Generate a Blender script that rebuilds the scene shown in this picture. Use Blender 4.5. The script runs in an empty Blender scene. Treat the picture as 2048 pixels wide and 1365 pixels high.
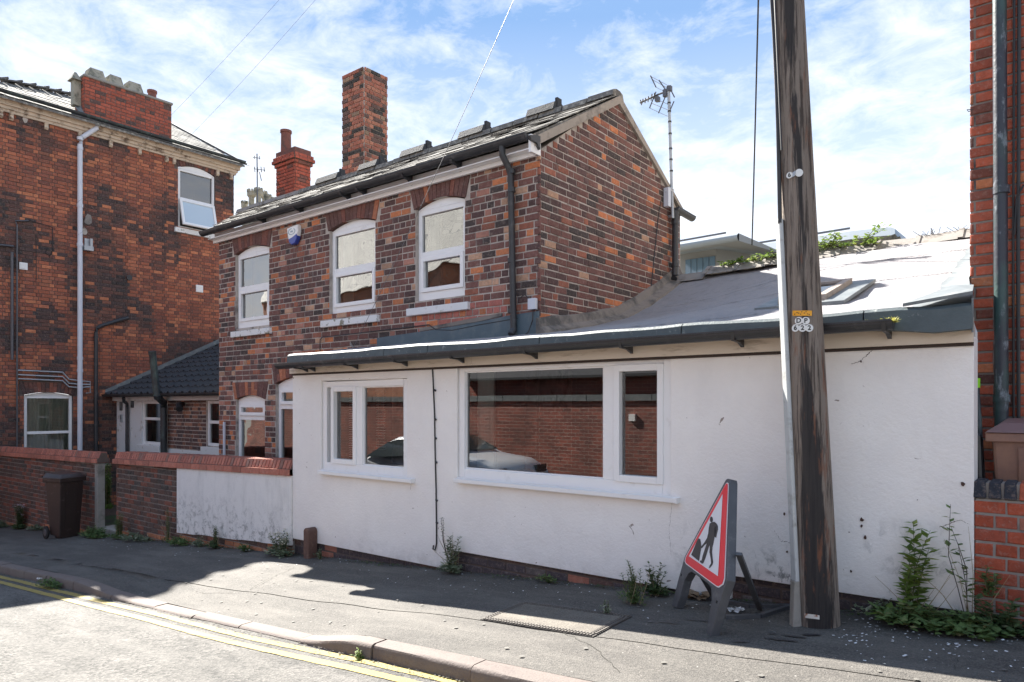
import bpy, bmesh, math, random
from mathutils import Vector, Matrix, noise
S = bpy.context.scene
rnd = random.Random(7)

# ---------------------------------------------------------------- camera, world, sun, exposure
CA = math.radians(38.4); SN, CS = math.sin(CA), math.cos(CA)
FPX = 1407.0
cam_d = bpy.data.cameras.new('camera'); cam = bpy.data.objects.new('camera', cam_d)
S.collection.objects.link(cam); S.camera = cam
cam_d.sensor_width = 36.0; cam_d.lens = 36.0 * FPX / 2048.0
cam_d.shift_y = (810.0 - 682.5) / 2048.0
cam_d.clip_start = 0.05; cam_d.clip_end = 2000
cam.location = (0, 0, 0); cam.rotation_euler = (math.radians(90), 0, CA)

SUN_TO = Vector((-1.10, 0.365, 1.0)).normalized()
sun_el = math.asin(SUN_TO.z); sun_az = math.atan2(SUN_TO.x, SUN_TO.y)
world = bpy.data.worlds.new('World'); S.world = world; world.use_nodes = True
wn = world.node_tree; wn.nodes.clear()
def WN(t, **k):
    n = wn.nodes.new(t)
    for a, b in k.items(): setattr(n, a, b)
    return n
w_out = WN('ShaderNodeOutputWorld'); w_bg = WN('ShaderNodeBackground'); w_bg.inputs['Strength'].default_value = 0.15
sky = WN('ShaderNodeTexSky'); sky.sky_type = 'NISHITA'; sky.sun_disc = False
sky.sun_elevation = sun_el; sky.sun_rotation = sun_az % (2 * math.pi)
sky.dust_density = 0.1; sky.air_density = 1.0; sky.ozone_density = 2.0; sky.altitude = 50
tc = WN('ShaderNodeTexCoord'); sep = WN('ShaderNodeSeparateXYZ'); wn.links.new(tc.outputs['Generated'], sep.inputs[0])
zc = WN('ShaderNodeMath', operation='MAXIMUM'); zc.inputs[1].default_value = 0.03; wn.links.new(sep.outputs['Z'], zc.inputs[0])
za = WN('ShaderNodeMath', operation='ADD'); za.inputs[1].default_value = 0.12; wn.links.new(zc.outputs[0], za.inputs[0])
dx = WN('ShaderNodeMath', operation='DIVIDE'); wn.links.new(sep.outputs['X'], dx.inputs[0]); wn.links.new(za.outputs[0], dx.inputs[1])
dy = WN('ShaderNodeMath', operation='DIVIDE'); wn.links.new(sep.outputs['Y'], dy.inputs[0]); wn.links.new(za.outputs[0], dy.inputs[1])
cmb = WN('ShaderNodeCombineXYZ'); wn.links.new(dx.outputs[0], cmb.inputs[0]); wn.links.new(dy.outputs[0], cmb.inputs[1])
n1 = WN('ShaderNodeTexNoise'); n1.inputs['Scale'].default_value = 1.15; n1.inputs['Detail'].default_value = 9; n1.inputs['Roughness'].default_value = 0.62; n1.inputs['Distortion'].default_value = 0.5
wn.links.new(cmb.outputs[0], n1.inputs['Vector'])
n2 = WN('ShaderNodeTexNoise'); n2.inputs['Scale'].default_value = 6.0; n2.inputs['Detail'].default_value = 7; n2.inputs['Roughness'].default_value = 0.66; n2.inputs['Distortion'].default_value = 0.4
wn.links.new(cmb.outputs[0], n2.inputs['Vector'])
m0 = WN('ShaderNodeMath', operation='MULTIPLY'); m0.inputs[1].default_value = 0.5; wn.links.new(n1.outputs['Fac'], m0.inputs[0])
mm = WN('ShaderNodeMath', operation='MULTIPLY_ADD'); mm.inputs[1].default_value = 0.5; wn.links.new(n2.outputs['Fac'], mm.inputs[0]); wn.links.new(m0.outputs[0], mm.inputs[2])
cr = WN('ShaderNodeValToRGB'); wn.links.new(mm.outputs[0], cr.inputs[0])
cr.color_ramp.elements[0].position = 0.47; cr.color_ramp.elements[0].color = (0.0, 0.0, 0.0, 1)
cr.color_ramp.elements[1].position = 0.70; cr.color_ramp.elements[1].color = (0.85, 0.85, 0.85, 1)
hsv = WN('ShaderNodeHueSaturation'); hsv.inputs['Saturation'].default_value = 0.9; wn.links.new(sky.outputs[0], hsv.inputs['Color'])
cloudc = WN('ShaderNodeMixRGB', blend_type='MIX'); cloudc.inputs[2].default_value = (0.93, 0.93, 0.94, 1)
lim = WN('ShaderNodeMixRGB', blend_type='DARKEN'); lim.inputs[0].default_value = 1.0; hzc = WN('ShaderNodeMapRange'); wn.links.new(sep.outputs['Z'], hzc.inputs[0]); hzc.inputs[1].default_value = 0.0; hzc.inputs[2].default_value = 0.48; lc = WN('ShaderNodeMixRGB'); lc.inputs[1].default_value = (1.04, 1.08, 1.14, 1); lc.inputs[2].default_value = (0.22, 0.37, 0.64, 1); wn.links.new(hzc.outputs[0], lc.inputs[0]); wn.links.new(lc.outputs[0], lim.inputs[2]); wn.links.new(hsv.outputs[0], lim.inputs[1])
hz = WN('ShaderNodeMapRange'); wn.links.new(sep.outputs['Z'], hz.inputs[0]); hz.inputs[1].default_value = 0.0; hz.inputs[2].default_value = 0.5; hz.inputs[3].default_value = 0.12; hz.inputs[4].default_value = 0.0
mh_ = WN('ShaderNodeMath', operation='ADD'); wn.links.new(mm.outputs[0], mh_.inputs[0]); wn.links.new(hz.outputs[0], mh_.inputs[1]); wn.links.new(mh_.outputs[0], cr.inputs[0])
wn.links.new(cr.outputs[0], cloudc.inputs[0]); wn.links.new(lim.outputs[0], cloudc.inputs[1])
wn.links.new(cloudc.outputs[0], w_bg.inputs['Color']); wn.links.new(w_bg.outputs[0], w_out.inputs[0])

sun_d = bpy.data.lights.new('sun', 'SUN'); sun_d.energy = 2.0; sun_d.angle = math.radians(0.5); sun_d.color = (1.0, 0.95, 0.87)
sun = bpy.data.objects.new('sun', sun_d); S.collection.objects.link(sun)
sun.rotation_euler = SUN_TO.to_track_quat('Z', 'Y').to_euler()
S.view_settings.view_transform = 'Standard'; S.view_settings.look = 'None'
S.view_settings.gamma = 1.0; S.view_settings.use_curve_mapping = False
S.view_settings.exposure = 3.32

# ---------------------------------------------------------------- geometry helpers
def ray(x, y):
    u = (x - 1024) / FPX; v = (810 - y) / FPX
    return Vector((-SN + u * CS, CS + u * SN, v))
def at_y(x, y, Y): d = ray(x, y); return d * (Y / d.y)
def at_x(x, y, X): d = ray(x, y); return d * (X / d.x)
def proj(p):
    D = -SN * p[0] + CS * p[1]
    return (1024 + FPX * (CS * p[0] + SN * p[1]) / D, 810 - FPX * p[2] / D, D)

class MB:
    """collects geometry of ONE mesh object, authored in world coordinates"""
    def __init__(s): s.v = []; s.f = []; s.c = []; s.col = (1, 1, 1)
    def face(s, pts):
        i = len(s.v); s.v += [tuple(p) for p in pts]; s.f.append(tuple(range(i, i + len(pts)))); s.c.append(s.col)
    def hexa(s, p):   # 8 points: bottom 4 (ccw), top 4
        i = len(s.v); s.v += [tuple(q) for q in p]
        for f in ((3, 2, 1, 0), (4, 5, 6, 7), (0, 1, 5, 4), (1, 2, 6, 5), (2, 3, 7, 6), (3, 0, 4, 7)):
            s.f.append(tuple(i + k for k in f)); s.c.append(s.col)
    def box(s, x0, x1, y0, y1, z0, z1):
        s.hexa([(x0, y0, z0), (x1, y0, z0), (x1, y1, z0), (x0, y1, z0), (x0, y0, z1), (x1, y0, z1), (x1, y1, z1), (x0, y1, z1)])
    def obox(s, c, ax, ay, az):  # centre and three half axis vectors
        c, ax, ay, az = map(Vector, (c, ax, ay, az))
        s.hexa([c - ax - ay - az, c + ax - ay - az, c + ax + ay - az, c - ax + ay - az, c - ax - ay + az, c + ax - ay + az, c + ax + ay + az, c - ax + ay + az])
    def bar(s, a, b, w, h, up=(0, 0, 1)):
        a, b = Vector(a), Vector(b); d = (b - a).normalized(); sd = d.cross(Vector(up))
        if sd.length < 1e-4: sd = d.cross(Vector((1, 0, 0)))
        sd.normalize(); u = sd.cross(d).normalized()
        s.obox((a + b) / 2, (b - a) / 2, sd * (w / 2), u * (h / 2))
    def tube(s, pts, r, n=8, cap=True):
        pts = [Vector(p) for p in pts]; rr = r if isinstance(r, (list, tuple)) else [r] * len(pts)
        base = len(s.v); ref = Vector((0.13, 0.21, 1)).normalized(); prev = None
        for i, p in enumerate(pts):
            d = (pts[min(i + 1, len(pts) - 1)] - pts[max(i - 1, 0)]).normalized()
            a = d.cross(ref if prev is None else prev)
            if a.length < 1e-3: a = d.cross(Vector((1, 0, 0)))
            a.normalize(); b = a.cross(d).normalized(); prev = b.cross(d) * -1 if False else None
            for k in range(n):
                t = 2 * math.pi * k / n
                s.v.append(tuple(p + (a * math.cos(t) + b * math.sin(t)) * rr[i]))
        for i in range(len(pts) - 1):
            for k in range(n):
                q = (base + i * n + k, base + i * n + (k + 1) % n, base + (i + 1) * n + (k + 1) % n, base + (i + 1) * n + k)
                s.f.append(q); s.c.append(s.col)
        if cap:
            s.f.append(tuple(base + k for k in range(n))[::-1]); s.c.append(s.col)
            s.f.append(tuple(base + (len(pts) - 1) * n + k for k in range(n))); s.c.append(s.col)
    def prism(s, poly, off):  # poly: list of points, off: vector
        off = Vector(off); a = [Vector(p) for p in poly]; b = [p + off for p in a]; n = len(a)
        s.face(a); s.face(b[::-1])
        for i in range(n): s.face([a[(i + 1) % n], a[i], b[i], b[(i + 1) % n]])
    def mesh(s, name, smooth=False, color=False):
        me = bpy.data.meshes.new(name); me.from_pydata(s.v, [], s.f)
        if color:
            at = me.color_attributes.new('Col', 'FLOAT_COLOR', 'CORNER'); buf = []
            for f, c in zip(s.f, s.c): buf += [c[0], c[1], c[2], 1.0] * len(f)
            at.data.foreach_set('color', buf)
        if smooth: me.polygons.foreach_set('use_smooth', [True] * len(me.polygons))
        me.update(); return me
    def build(s, name, mat, parent=None, smooth=False, color=False, kind=None, fix=True, bevel=0, **props):
        me = s.mesh(name, smooth, color)
        if fix and not color:
            bm = bmesh.new(); bm.from_mesh(me); bmesh.ops.remove_doubles(bm, verts=bm.verts, dist=1e-5)
            bmesh.ops.recalc_face_normals(bm, faces=bm.faces); bm.to_mesh(me); bm.free()
            if smooth: me.polygons.foreach_set('use_smooth', [True] * len(me.polygons))
        if mat: me.materials.append(mat)
        o = link(name, me, parent)
        if kind: o['kind'] = kind
        for k, v in props.items(): o[k] = v
        if smooth and smooth != 2:
            try:
                me.set_sharp_from_angle(angle=math.radians(40))
            except Exception: pass
        if bevel:
            b = o.modifiers.new('bevel', 'BEVEL'); b.width = bevel; b.segments = 2; b.limit_method = 'ANGLE'
        return o
def link(name, data, parent=None):
    o = bpy.data.objects.new(name, data); S.collection.objects.link(o)
    if parent is not None:
        o.parent = parent
        if parent.type == 'EMPTY': o.location = -parent.location
    return o
def thing(name, label, cat, loc, group=None):
    o = bpy.data.objects.new(name, None); S.collection.objects.link(o); o.location = loc; o.empty_display_size = .1
    o['label'] = label; o['category'] = cat
    if group: o['group'] = group
    return o
def tag(o, label, cat, group=None):
    o['label'] = label; o['category'] = cat
    if group: o['group'] = group
    return o
def fbm(x, y, z=0.0, oct=4):
    return noise.fractal(Vector((x, y, z)), 1.0, 2.0, oct)

class Frame:  # wall frame: u along, v up, n outwards
    def __init__(s, O, U): s.O = Vector(O); s.U = Vector(U).normalized(); s.N = s.U.cross(Vector((0, 0, 1)))
    def p(s, u, v, n=0.0): return s.O + s.U * u + Vector((0, 0, v)) + s.N * n
    def box(s, mb, u0, u1, v0, v1, n0, n1):
        mb.hexa([s.p(u0, v0, n1), s.p(u1, v0, n1), s.p(u1, v0, n0), s.p(u0, v0, n0), s.p(u0, v1, n1), s.p(u1, v1, n1), s.p(u1, v1, n0), s.p(u0, v1, n0)])

# ---------------------------------------------------------------- materials
MATS = {}
def new_mat(name):
    m = bpy.data.materials.new(name); m.use_nodes = True; nt = m.node_tree; MATS[name] = m
    return m, nt, nt.nodes['Principled BSDF']
def N(nt, t, **k):
    n = nt.nodes.new(t)
    for a, b in k.items(): setattr(n, a, b)
    return n
def pos_node(nt, sc=(1, 1, 1)):
    g = N(nt, 'ShaderNodeNewGeometry'); mp = N(nt, 'ShaderNodeMapping'); nt.links.new(g.outputs['Position'], mp.inputs['Vector'])
    mp.inputs['Scale'].default_value = sc; return mp.outputs[0]
def noise_node(nt, scale, detail=5, rough=.55, sc=(1, 1, 1), dist=0):
    n = N(nt, 'ShaderNodeTexNoise'); nt.links.new(pos_node(nt, sc), n.inputs['Vector'])
    n.inputs['Scale'].default_value = scale; n.inputs['Detail'].default_value = detail; n.inputs['Roughness'].default_value = rough; n.inputs['Distortion'].default_value = dist
    return n.outputs['Fac']
def ramp(nt, fac, stops):
    r = N(nt, 'ShaderNodeValToRGB'); nt.links.new(fac, r.inputs[0]); e = r.color_ramp.elements
    e[0].position, e[0].color = stops[0][0], (*stops[0][1], 1) if not isinstance(stops[0][1], (int, float)) else (stops[0][1],) * 3 + (1,)
    e[1].position, e[1].color = stops[-1][0], (*stops[-1][1], 1) if not isinstance(stops[-1][1], (int, float)) else (stops[-1][1],) * 3 + (1,)
    for p, c in stops[1:-1]:
        q = e.new(p); q.color = (*c, 1) if not isinstance(c, (int, float)) else (c, c, c, 1)
    return r.outputs[0]
def mix(nt, fac, a, b, mode='MIX'):
    m = N(nt, 'ShaderNodeMixRGB', blend_type=mode)
    for i, x in ((0, fac), (1, a), (2, b)):
        if isinstance(x, (int, float)): m.inputs[i].default_value = x if i == 0 else (x, x, x, 1)
        elif isinstance(x, tuple): m.inputs[i].default_value = (*x, 1)
        else: nt.links.new(x, m.inputs[i])
    return m.outputs[0]
def bump(nt, b, h, strength=.3, dist=.01):
    n = N(nt, 'ShaderNodeBump'); n.inputs['Strength'].default_value = strength; n.inputs['Distance'].default_value = dist
    nt.links.new(h, n.inputs['Height']); nt.links.new(n.outputs[0], b.inputs['Normal'])
def plain(name, col, rough=.6, var=.12, scale=8, metal=0, bmp=0, bscale=60, dirt=None, dscale=3, dlo=.5, dhi=.7, sc=(1, 1, 1), spec=None):
    m, nt, b = new_mat(name)
    c = mix(nt, noise_node(nt, scale, sc=sc), tuple(x * (1 - var) for x in col), tuple(min(1, x * (1 + var)) for x in col))
    if dirt: c = mix(nt, ramp(nt, noise_node(nt, dscale, 7, .65, sc=sc), [(dlo, 0.0), (dhi, 1.0)]), c, dirt)
    nt.links.new(c, b.inputs['Base Color']); b.inputs['Roughness'].default_value = rough; b.inputs['Metallic'].default_value = metal
    if spec is not None: b.inputs['Specular IOR Level'].default_value = spec
    if bmp: bump(nt, b, noise_node(nt, bscale, 4), bmp, .006)
    return m
def brick_mat(name, attr, soot=.25, pale=.25, seed=0):
    m, nt, b = new_mat(name)
    if attr:
        a = N(nt, 'ShaderNodeAttribute'); a.attribute_name = 'Col'; base = a.outputs['Color']
    else:
        a = N(nt, 'ShaderNodeObjectInfo'); base = a.outputs['Color']
    n1 = noise_node(nt, 28, 6, .7); c = mix(nt, ramp(nt, n1, [(.3, .62), (.7, 1.25)]), (0, 0, 0), base, 'MIX')
    c = mix(nt, 1.0, base, ramp(nt, n1, [(.3, .68), (.7, 1.0)]), 'MULTIPLY')
    c = mix(nt, ramp(nt, noise_node(nt, 34, 3, .8, dist=.6), [(.54, 0.0), (.66, .30)]), c, (.38, .27, .22))
    c = mix(nt, ramp(nt, noise_node(nt, 11, 6, .7, dist=.5), [(.5, 0.0), (.72, soot)]), c, (.035, .028, .026))
    c = mix(nt, ramp(nt, noise_node(nt, 17, 5, .7, sc=(1.1, 1.3, 1.2)), [(.55, 0.0), (.72, pale + .08)]), c, (.45, .36, .30))
    c = mix(nt, ramp(nt, noise_node(nt, 1.7, 6, .65), [(.52, 0.0), (.72, .38)]), c, (.07, .055, .05))
    c = mix(nt, ramp(nt, noise_node(nt, 60, 4, .7), [(.60, 0.0), (.70, .45)]), c, (.10, .06, .05))
    nt.links.new(c, b.inputs['Base Color']); b.inputs['Roughness'].default_value = .88; b.inputs['Specular IOR Level'].default_value = .25
    bump(nt, b, noise_node(nt, 70, 5, .7), .55, .008)
    return m
M = {}
M['brick'] = brick_mat('brick_face', False); M['brick_all'] = brick_mat('brick_face_many', True)
M['mortar'] = plain('mortar', (.48, .42, .37), .95, .25, 14, bmp=.6, bscale=90, dirt=(.12, .10, .09), dscale=4)
M['mortar_dark'] = plain('mortar_dark', (.13, .095, .08), .95, .3, 14, bmp=.6, bscale=90, dirt=(.06, .05, .05), dscale=2)
M['mortar_grey'] = plain('mortar_grey', (.27, .24, .215), .95, .25, 14, bmp=.6, bscale=90, dirt=(.08, .07, .07), dscale=3)
M['upvc'] = plain('white_upvc', (.86, .85, .84), .35, .02, 3, dirt=(.62, .60, .56), dscale=5, dlo=.6, dhi=.85)
M['paint'] = plain('white_paint', (.74, .74, .74), .6, .03, 5, bmp=.15, dirt=(.42, .38, .30), dscale=7, dlo=.58, dhi=.72)
M['cream'] = plain('cream_board', (.72, .63, .52), .7, .06, 6, bmp=.2, dirt=(.28, .21, .15), dscale=5, dlo=.55, dhi=.75, sc=(.5, 1, 3))
M['black_plastic'] = plain('black_plastic', (.035, .036, .040), .42, .2, 12, dirt=(.10, .10, .10), dscale=9, dlo=.55, dhi=.8)
M['black_iron'] = plain('black_iron', (.03, .035, .04), .45, .3, 20, bmp=.3, bscale=40, dirt=(.07, .11, .10), dscale=6, dlo=.5, dhi=.65, sc=(1, 1, .5))
M['white_pipe'] = plain('white_pipe', (.62, .64, .70), .4, .05, 4)
M['lead'] = plain('lead_grey', (.15, .165, .17), .55, .25, 9, bmp=.3, bscale=30, dirt=(.24, .25, .24), dscale=6)
M['felt'] = plain('felt_drip_edge', (.075, .095, .10), .6, .35, 10, bmp=.5, bscale=50, dirt=(.30, .32, .30), dscale=14, dlo=.6, dhi=.72)
M['teal'] = plain('teal_flashing', (.085, .125, .15), .6, .25, 6, bmp=.3, bscale=30, dirt=(.13, .16, .17), dscale=6)
M['cement'] = plain('cement_flashing', (.23, .20, .175), .9, .25, 8, bmp=.6, bscale=40, dirt=(.09, .085, .08), dscale=3, dlo=.48, dhi=.62)
M['concrete'] = plain('concrete', (.30, .28, .25), .9, .2, 10, bmp=.5, bscale=60, dirt=(.13, .12, .10), dscale=5)
M['stone'] = plain('weathered_stone', (.36, .33, .26), .9, .25, 7, bmp=.5, bscale=30, dirt=(.12, .12, .09), dscale=4, dlo=.48, dhi=.62)
M['cornice'] = plain('cornice_paint', (.58, .47, .36), .85, .2, 8, bmp=.6, bscale=22, dirt=(.13, .085, .06), dscale=5, dlo=.52, dhi=.66)
M['slate'] = plain('slate', (.16, .152, .14), .9, .35, 12, bmp=.5, bscale=40, dirt=(.36, .345, .30), dscale=15, dlo=.5, dhi=.66, spec=.15)
M['slate_dark'] = plain('dark_tile', (.035, .036, .040), .75, .3, 12, bmp=.4, bscale=40, dirt=(.11, .11, .105), dscale=10, dlo=.6, dhi=.75)
M['ridge'] = plain('ridge_tile', (.11, .105, .10), .75, .25, 12, bmp=.4, bscale=40, dirt=(.30, .29, .27), dscale=10, dlo=.55, dhi=.72)
M['ridge_pale'] = plain('ridge_tile_pale', (.27, .25, .23), .85, .2, 12, bmp=.4, bscale=40, dirt=(.14, .12, .10), dscale=6, dlo=.5, dhi=.65)
M['metal'] = plain('galvanised_metal', (.42, .44, .46), .45, .12, 20, metal=.4)
M['dark_metal'] = plain('dark_metal', (.12, .12, .13), .5, .2, 20, metal=.5)
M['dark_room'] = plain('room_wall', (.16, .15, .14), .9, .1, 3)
M['curtain'] = plain('net_curtain', (.80, .83, .78), .9, .16, 6, sc=(3, 3, .3))
M['blind'] = plain('blind_slat', (.75, .76, .74), .6, .03, 6)
M['terracotta'] = plain('terracotta', (.20, .075, .055), .8, .2, 14, bmp=.3, dirt=(.08, .06, .05), dscale=8)
M['wire'] = plain('cable', (.03, .03, .032), .5, .1, 5)
M['wire_pale'] = plain('pale_cable', (.16, .16, .17), .5, .1, 5)
M['bin'] = plain('brown_bin_plastic', (.045, .030, .026), .42, .12, 10, dirt=(.18, .14, .12), dscale=9, dlo=.58, dhi=.8)
M['bin_pale'] = plain('faded_brown_plastic', (.27, .145, .10), .5, .1, 7, dirt=(.16, .09, .08), dscale=3, dlo=.5, dhi=.75)
M['bin_lid'] = plain('faded_lid_plastic', (.20, .125, .125), .5, .15, 10, dirt=(.34, .30, .30), dscale=12, dlo=.6, dhi=.75)
M['rubber'] = plain('rubber', (.02, .02, .02), .7, .2, 10)
M['leaf'] = None
def leaf_mat(name, a, b_, dry=None):
    m, nt, b = new_mat(name)
    at = N(nt, 'ShaderNodeNewGeometry')
    c = ramp(nt, at.outputs['Random Per Island'], [(0.0, a), (1.0, b_)])
    if dry: c = ramp(nt, at.outputs['Random Per Island'], [(0.0, a), (.7, b_), (.86, b_), (1.0, dry)])
    nt.links.new(c, b.inputs['Base Color']); b.inputs['Roughness'].default_value = .6; b.inputs['Specular IOR Level'].default_value = .3
    tr = N(nt, 'ShaderNodeBsdfTranslucent'); nt.links.new(c, tr.inputs[0]); mx = N(nt, 'ShaderNodeMixShader'); mx.inputs[0].default_value = .35
    nt.links.new(b.outputs[0], mx.inputs[1]); nt.links.new(tr.outputs[0], mx.inputs[2]); nt.links.new(mx.outputs[0], nt.nodes['Material Output'].inputs[0])
    return m
M['leaf'] = leaf_mat('leaf_green', (.075, .125, .04), (.14, .21, .07), (.26, .24, .11))
M['leaf_dark'] = leaf_mat('leaf_dark_green', (.045, .08, .03), (.10, .15, .06), (.12, .12, .07))
M['leaf_bright'] = leaf_mat('leaf_bright_green', (.10, .17, .03), (.20, .28, .06), (.33, .32, .10))
M['leaf_grey'] = leaf_mat('leaf_grey_green', (.11, .145, .085), (.22, .26, .16), (.55, .52, .40))
M['stem'] = plain('stem', (.09, .10, .04), .8, .3, 20)
M['stem_dark'] = plain('stem_dark', (.05, .035, .03), .8, .3, 20)

def glass_mat(name, ior, tint, wob=0.0, wscale=1.5, rough=0.0):
    m = bpy.data.materials.new(name); m.use_nodes = True; nt = m.node_tree; nt.nodes.clear()
    o = N(nt, 'ShaderNodeOutputMaterial'); mx = N(nt, 'ShaderNodeMixShader'); g = N(nt, 'ShaderNodeBsdfGlossy'); t = N(nt, 'ShaderNodeBsdfTransparent')
    g.inputs['Roughness'].default_value = rough; t.inputs[0].default_value = (*tint, 1); f = N(nt, 'ShaderNodeFresnel'); f.inputs['IOR'].default_value = ior
    nt.links.new(f.outputs[0], mx.inputs[0]); nt.links.new(t.outputs[0], mx.inputs[1]); nt.links.new(g.outputs[0], mx.inputs[2]); nt.links.new(mx.outputs[0], o.inputs[0])
    if wob:
        n = N(nt, 'ShaderNodeBump'); n.inputs['Strength'].default_value = wob; n.inputs['Distance'].default_value = .02
        nt.links.new(noise_node(nt, wscale, 1.5, .4), n.inputs['Height']); nt.links.new(n.outputs[0], g.inputs['Normal'])
    return m
M['glass'] = glass_mat('window_glass', 2.8, (.75, .80, .78), .03, 1.2)
M['glass_wavy'] = glass_mat('wavy_window_glass', 3.8, (.6, .66, .66), .35, 2.2)

def render_mat():
    m, nt, b = new_mat('white_render')
    base = mix(nt, ramp(nt, noise_node(nt, 1.1, 7, .65), [(.35, 0.0), (.65, 1.0)]), (.84, .80, .77), (.92, .885, .845))
    g = N(nt, 'ShaderNodeNewGeometry'); sp = N(nt, 'ShaderNodeSeparateXYZ'); nt.links.new(g.outputs['Position'], sp.inputs[0])
    # rain streaks and mould blooms low on the wall
    st = ramp(nt, noise_node(nt, 2.6, 6, .6, sc=(1.0, 1, .22)), [(.5, 0.0), (.85, .14)])
    base = mix(nt, st, base, (.47, .46, .44))
    # height above the sloping pavement
    slope = N(nt, 'ShaderNodeMath', operation='MULTIPLY_ADD'); nt.links.new(sp.outputs['X'], slope.inputs[0]); slope.inputs[1].default_value = -.071; nt.links.new(sp.outputs['Z'], slope.inputs[2])
    low = N(nt, 'ShaderNodeMapRange'); nt.links.new(slope.outputs[0], low.inputs[0]); low.inputs[1].default_value = -.62; low.inputs[2].default_value = -1.2; low.inputs[3].default_value = 0; low.inputs[4].default_value = 1
    mo = ramp(nt, noise_node(nt, 9, 9, .75, sc=(1, 1, .8), dist=.6), [(.52, 0.0), (.62, 1.0)])
    pt = ramp(nt, noise_node(nt, 1.6, 3, .5), [(.44, 0.0), (.60, 1.0)])
    xm = N(nt, 'ShaderNodeMapRange'); nt.links.new(sp.outputs['X'], xm.inputs[0]); xm.inputs[1].default_value = -2.6; xm.inputs[2].default_value = -1.6; xm.inputs[3].default_value = .12; xm.inputs[4].default_value = 1
    pt = mix(nt, 1.0, pt, xm.outputs[0], 'MULTIPLY')
    mk = mix(nt, 1.0, mo, pt, 'MULTIPLY'); mk = mix(nt, 1.0, mk, low.outputs[0], 'MULTIPLY')
    gr = N(nt, 'ShaderNodeMapRange'); nt.links.new(slope.outputs[0], gr.inputs[0]); gr.inputs[1].default_value = -1.02; gr.inputs[2].default_value = -1.30; gr.inputs[3].default_value = 0; gr.inputs[4].default_value = .55
    gm = mix(nt, 1.0, ramp(nt, noise_node(nt, 6, 7, .7), [(.40, 0.0), (.65, 1.0)]), gr.outputs[0], 'MULTIPLY')
    c = mix(nt, gm, base, (.40, .37, .33)); c = mix(nt, mk, c, (.14, .14, .13))
    # few chips where brown backing shows
    ch = ramp(nt, noise_node(nt, 13, 3, .5, dist=1.2), [(.735, 0.0), (.75, .8)])
    c = mix(nt, ch, c, (.20, .14, .11))
    nt.links.new(c, b.inputs['Base Color']); b.inputs['Roughness'].default_value = .8
    h = mix(nt, .3, noise_node(nt, 3.2, 5, .55, dist=.4), noise_node(nt, 40, 5, .65)); bump(nt, b, h, .6, .03)
    return m
M['render'] = render_mat()
def stained_render():
    m, nt, b = new_mat('stained_render')
    base = mix(nt, noise_node(nt, 2.3, 5, .6), (.76, .74, .72), (.88, .86, .83))
    base = mix(nt, ramp(nt, noise_node(nt, 3.4, 7, .7, sc=(1.2, 1, .35)), [(.48, 0.0), (.78, .40)]), base, (.33, .33, .32))
    g = N(nt, 'ShaderNodeNewGeometry'); sp = N(nt, 'ShaderNodeSeparateXYZ'); nt.links.new(g.outputs['Position'], sp.inputs[0])
    bl = N(nt, 'ShaderNodeMapRange'); nt.links.new(sp.outputs['Z'], bl.inputs[0]); bl.inputs[1].default_value = -1.2; bl.inputs[2].default_value = -1.75; bl.inputs[3].default_value = .06; bl.inputs[4].default_value = .9
    sp2_ = mix(nt, 1.0, ramp(nt, noise_node(nt, 9, 9, .8, dist=.4), [(.50, 0.0), (.62, 1.0)]), bl.outputs[0], 'MULTIPLY')
    base = mix(nt, sp2_, base, (.10, .10, .09))
    nt.links.new(base, b.inputs['Base Color']); b.inputs['Roughness'].default_value = .85
    bump(nt, b, noise_node(nt, 40, 6, .6), .4, .01); return m
M['render_stained'] = stained_render()
def tarmac(name, ca, cb, fine, coarse, bs, gravel=True):
    m, nt, b = new_mat(name)
    v = N(nt, 'ShaderNodeTexVoronoi'); nt.links.new(pos_node(nt), v.inputs['Vector']); v.inputs['Scale'].default_value = fine
    c = mix(nt, ramp(nt, v.outputs['Color'], [(.15, .0), (.9, 1.0)]), tuple(x * .75 for x in ca), tuple(x * 1.15 for x in cb))
    c = mix(nt, ramp(nt, noise_node(nt, coarse, 6, .6), [(.35, 0.0), (.7, .5)]), c, tuple(x * .62 for x in ca))
    c = mix(nt, ramp(nt, noise_node(nt, 2.7, 5, .6, sc=(.35, 1.5, 1)), [(.45, 0.0), (.72, .45)]), c, tuple(min(1, x * 1.5) for x in cb))
    c = mix(nt, ramp(nt, noise_node(nt, 37, 3, .6), [(.70, 0.0), (.74, .8)]), c, (.42, .40, .37))
    nt.links.new(c, b.inputs['Base Color']); b.inputs['Roughness'].default_value = .85
    h = mix(nt, .5, v.outputs['Distance'], noise_node(nt, fine * .7, 4, .6)); bump(nt, b, h, bs, .012); return m
M['pavement'] = tarmac('pavement_tarmac', (.068, .063, .057), (.124, .114, .101), 120, 3, .5)
M['road'] = tarmac('road_chippings', (.041, .040, .037), (.145, .136, .124), 62, 2.2, 1.0)
M['seam'] = plain('seam_dirt', (.05, .048, .04), .95, .3, 20)
M['kerb'] = plain('granite_kerb', (.155, .125, .11), .8, .18, 30, bmp=.6, bscale=70, dirt=(.13, .10, .09), dscale=6, dlo=.5, dhi=.7)
M['yellow'] = plain('yellow_line_paint', (.34, .255, .065), .75, .1, 20, bmp=.4, bscale=80, dirt=(.13, .12, .09), dscale=26, dlo=.54, dhi=.68)
M['soil'] = plain('garden_soil', (.07, .06, .04), .95, .3, 6, bmp=.5, dirt=(.05, .08, .025), dscale=3, dlo=.45, dhi=.55)
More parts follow.
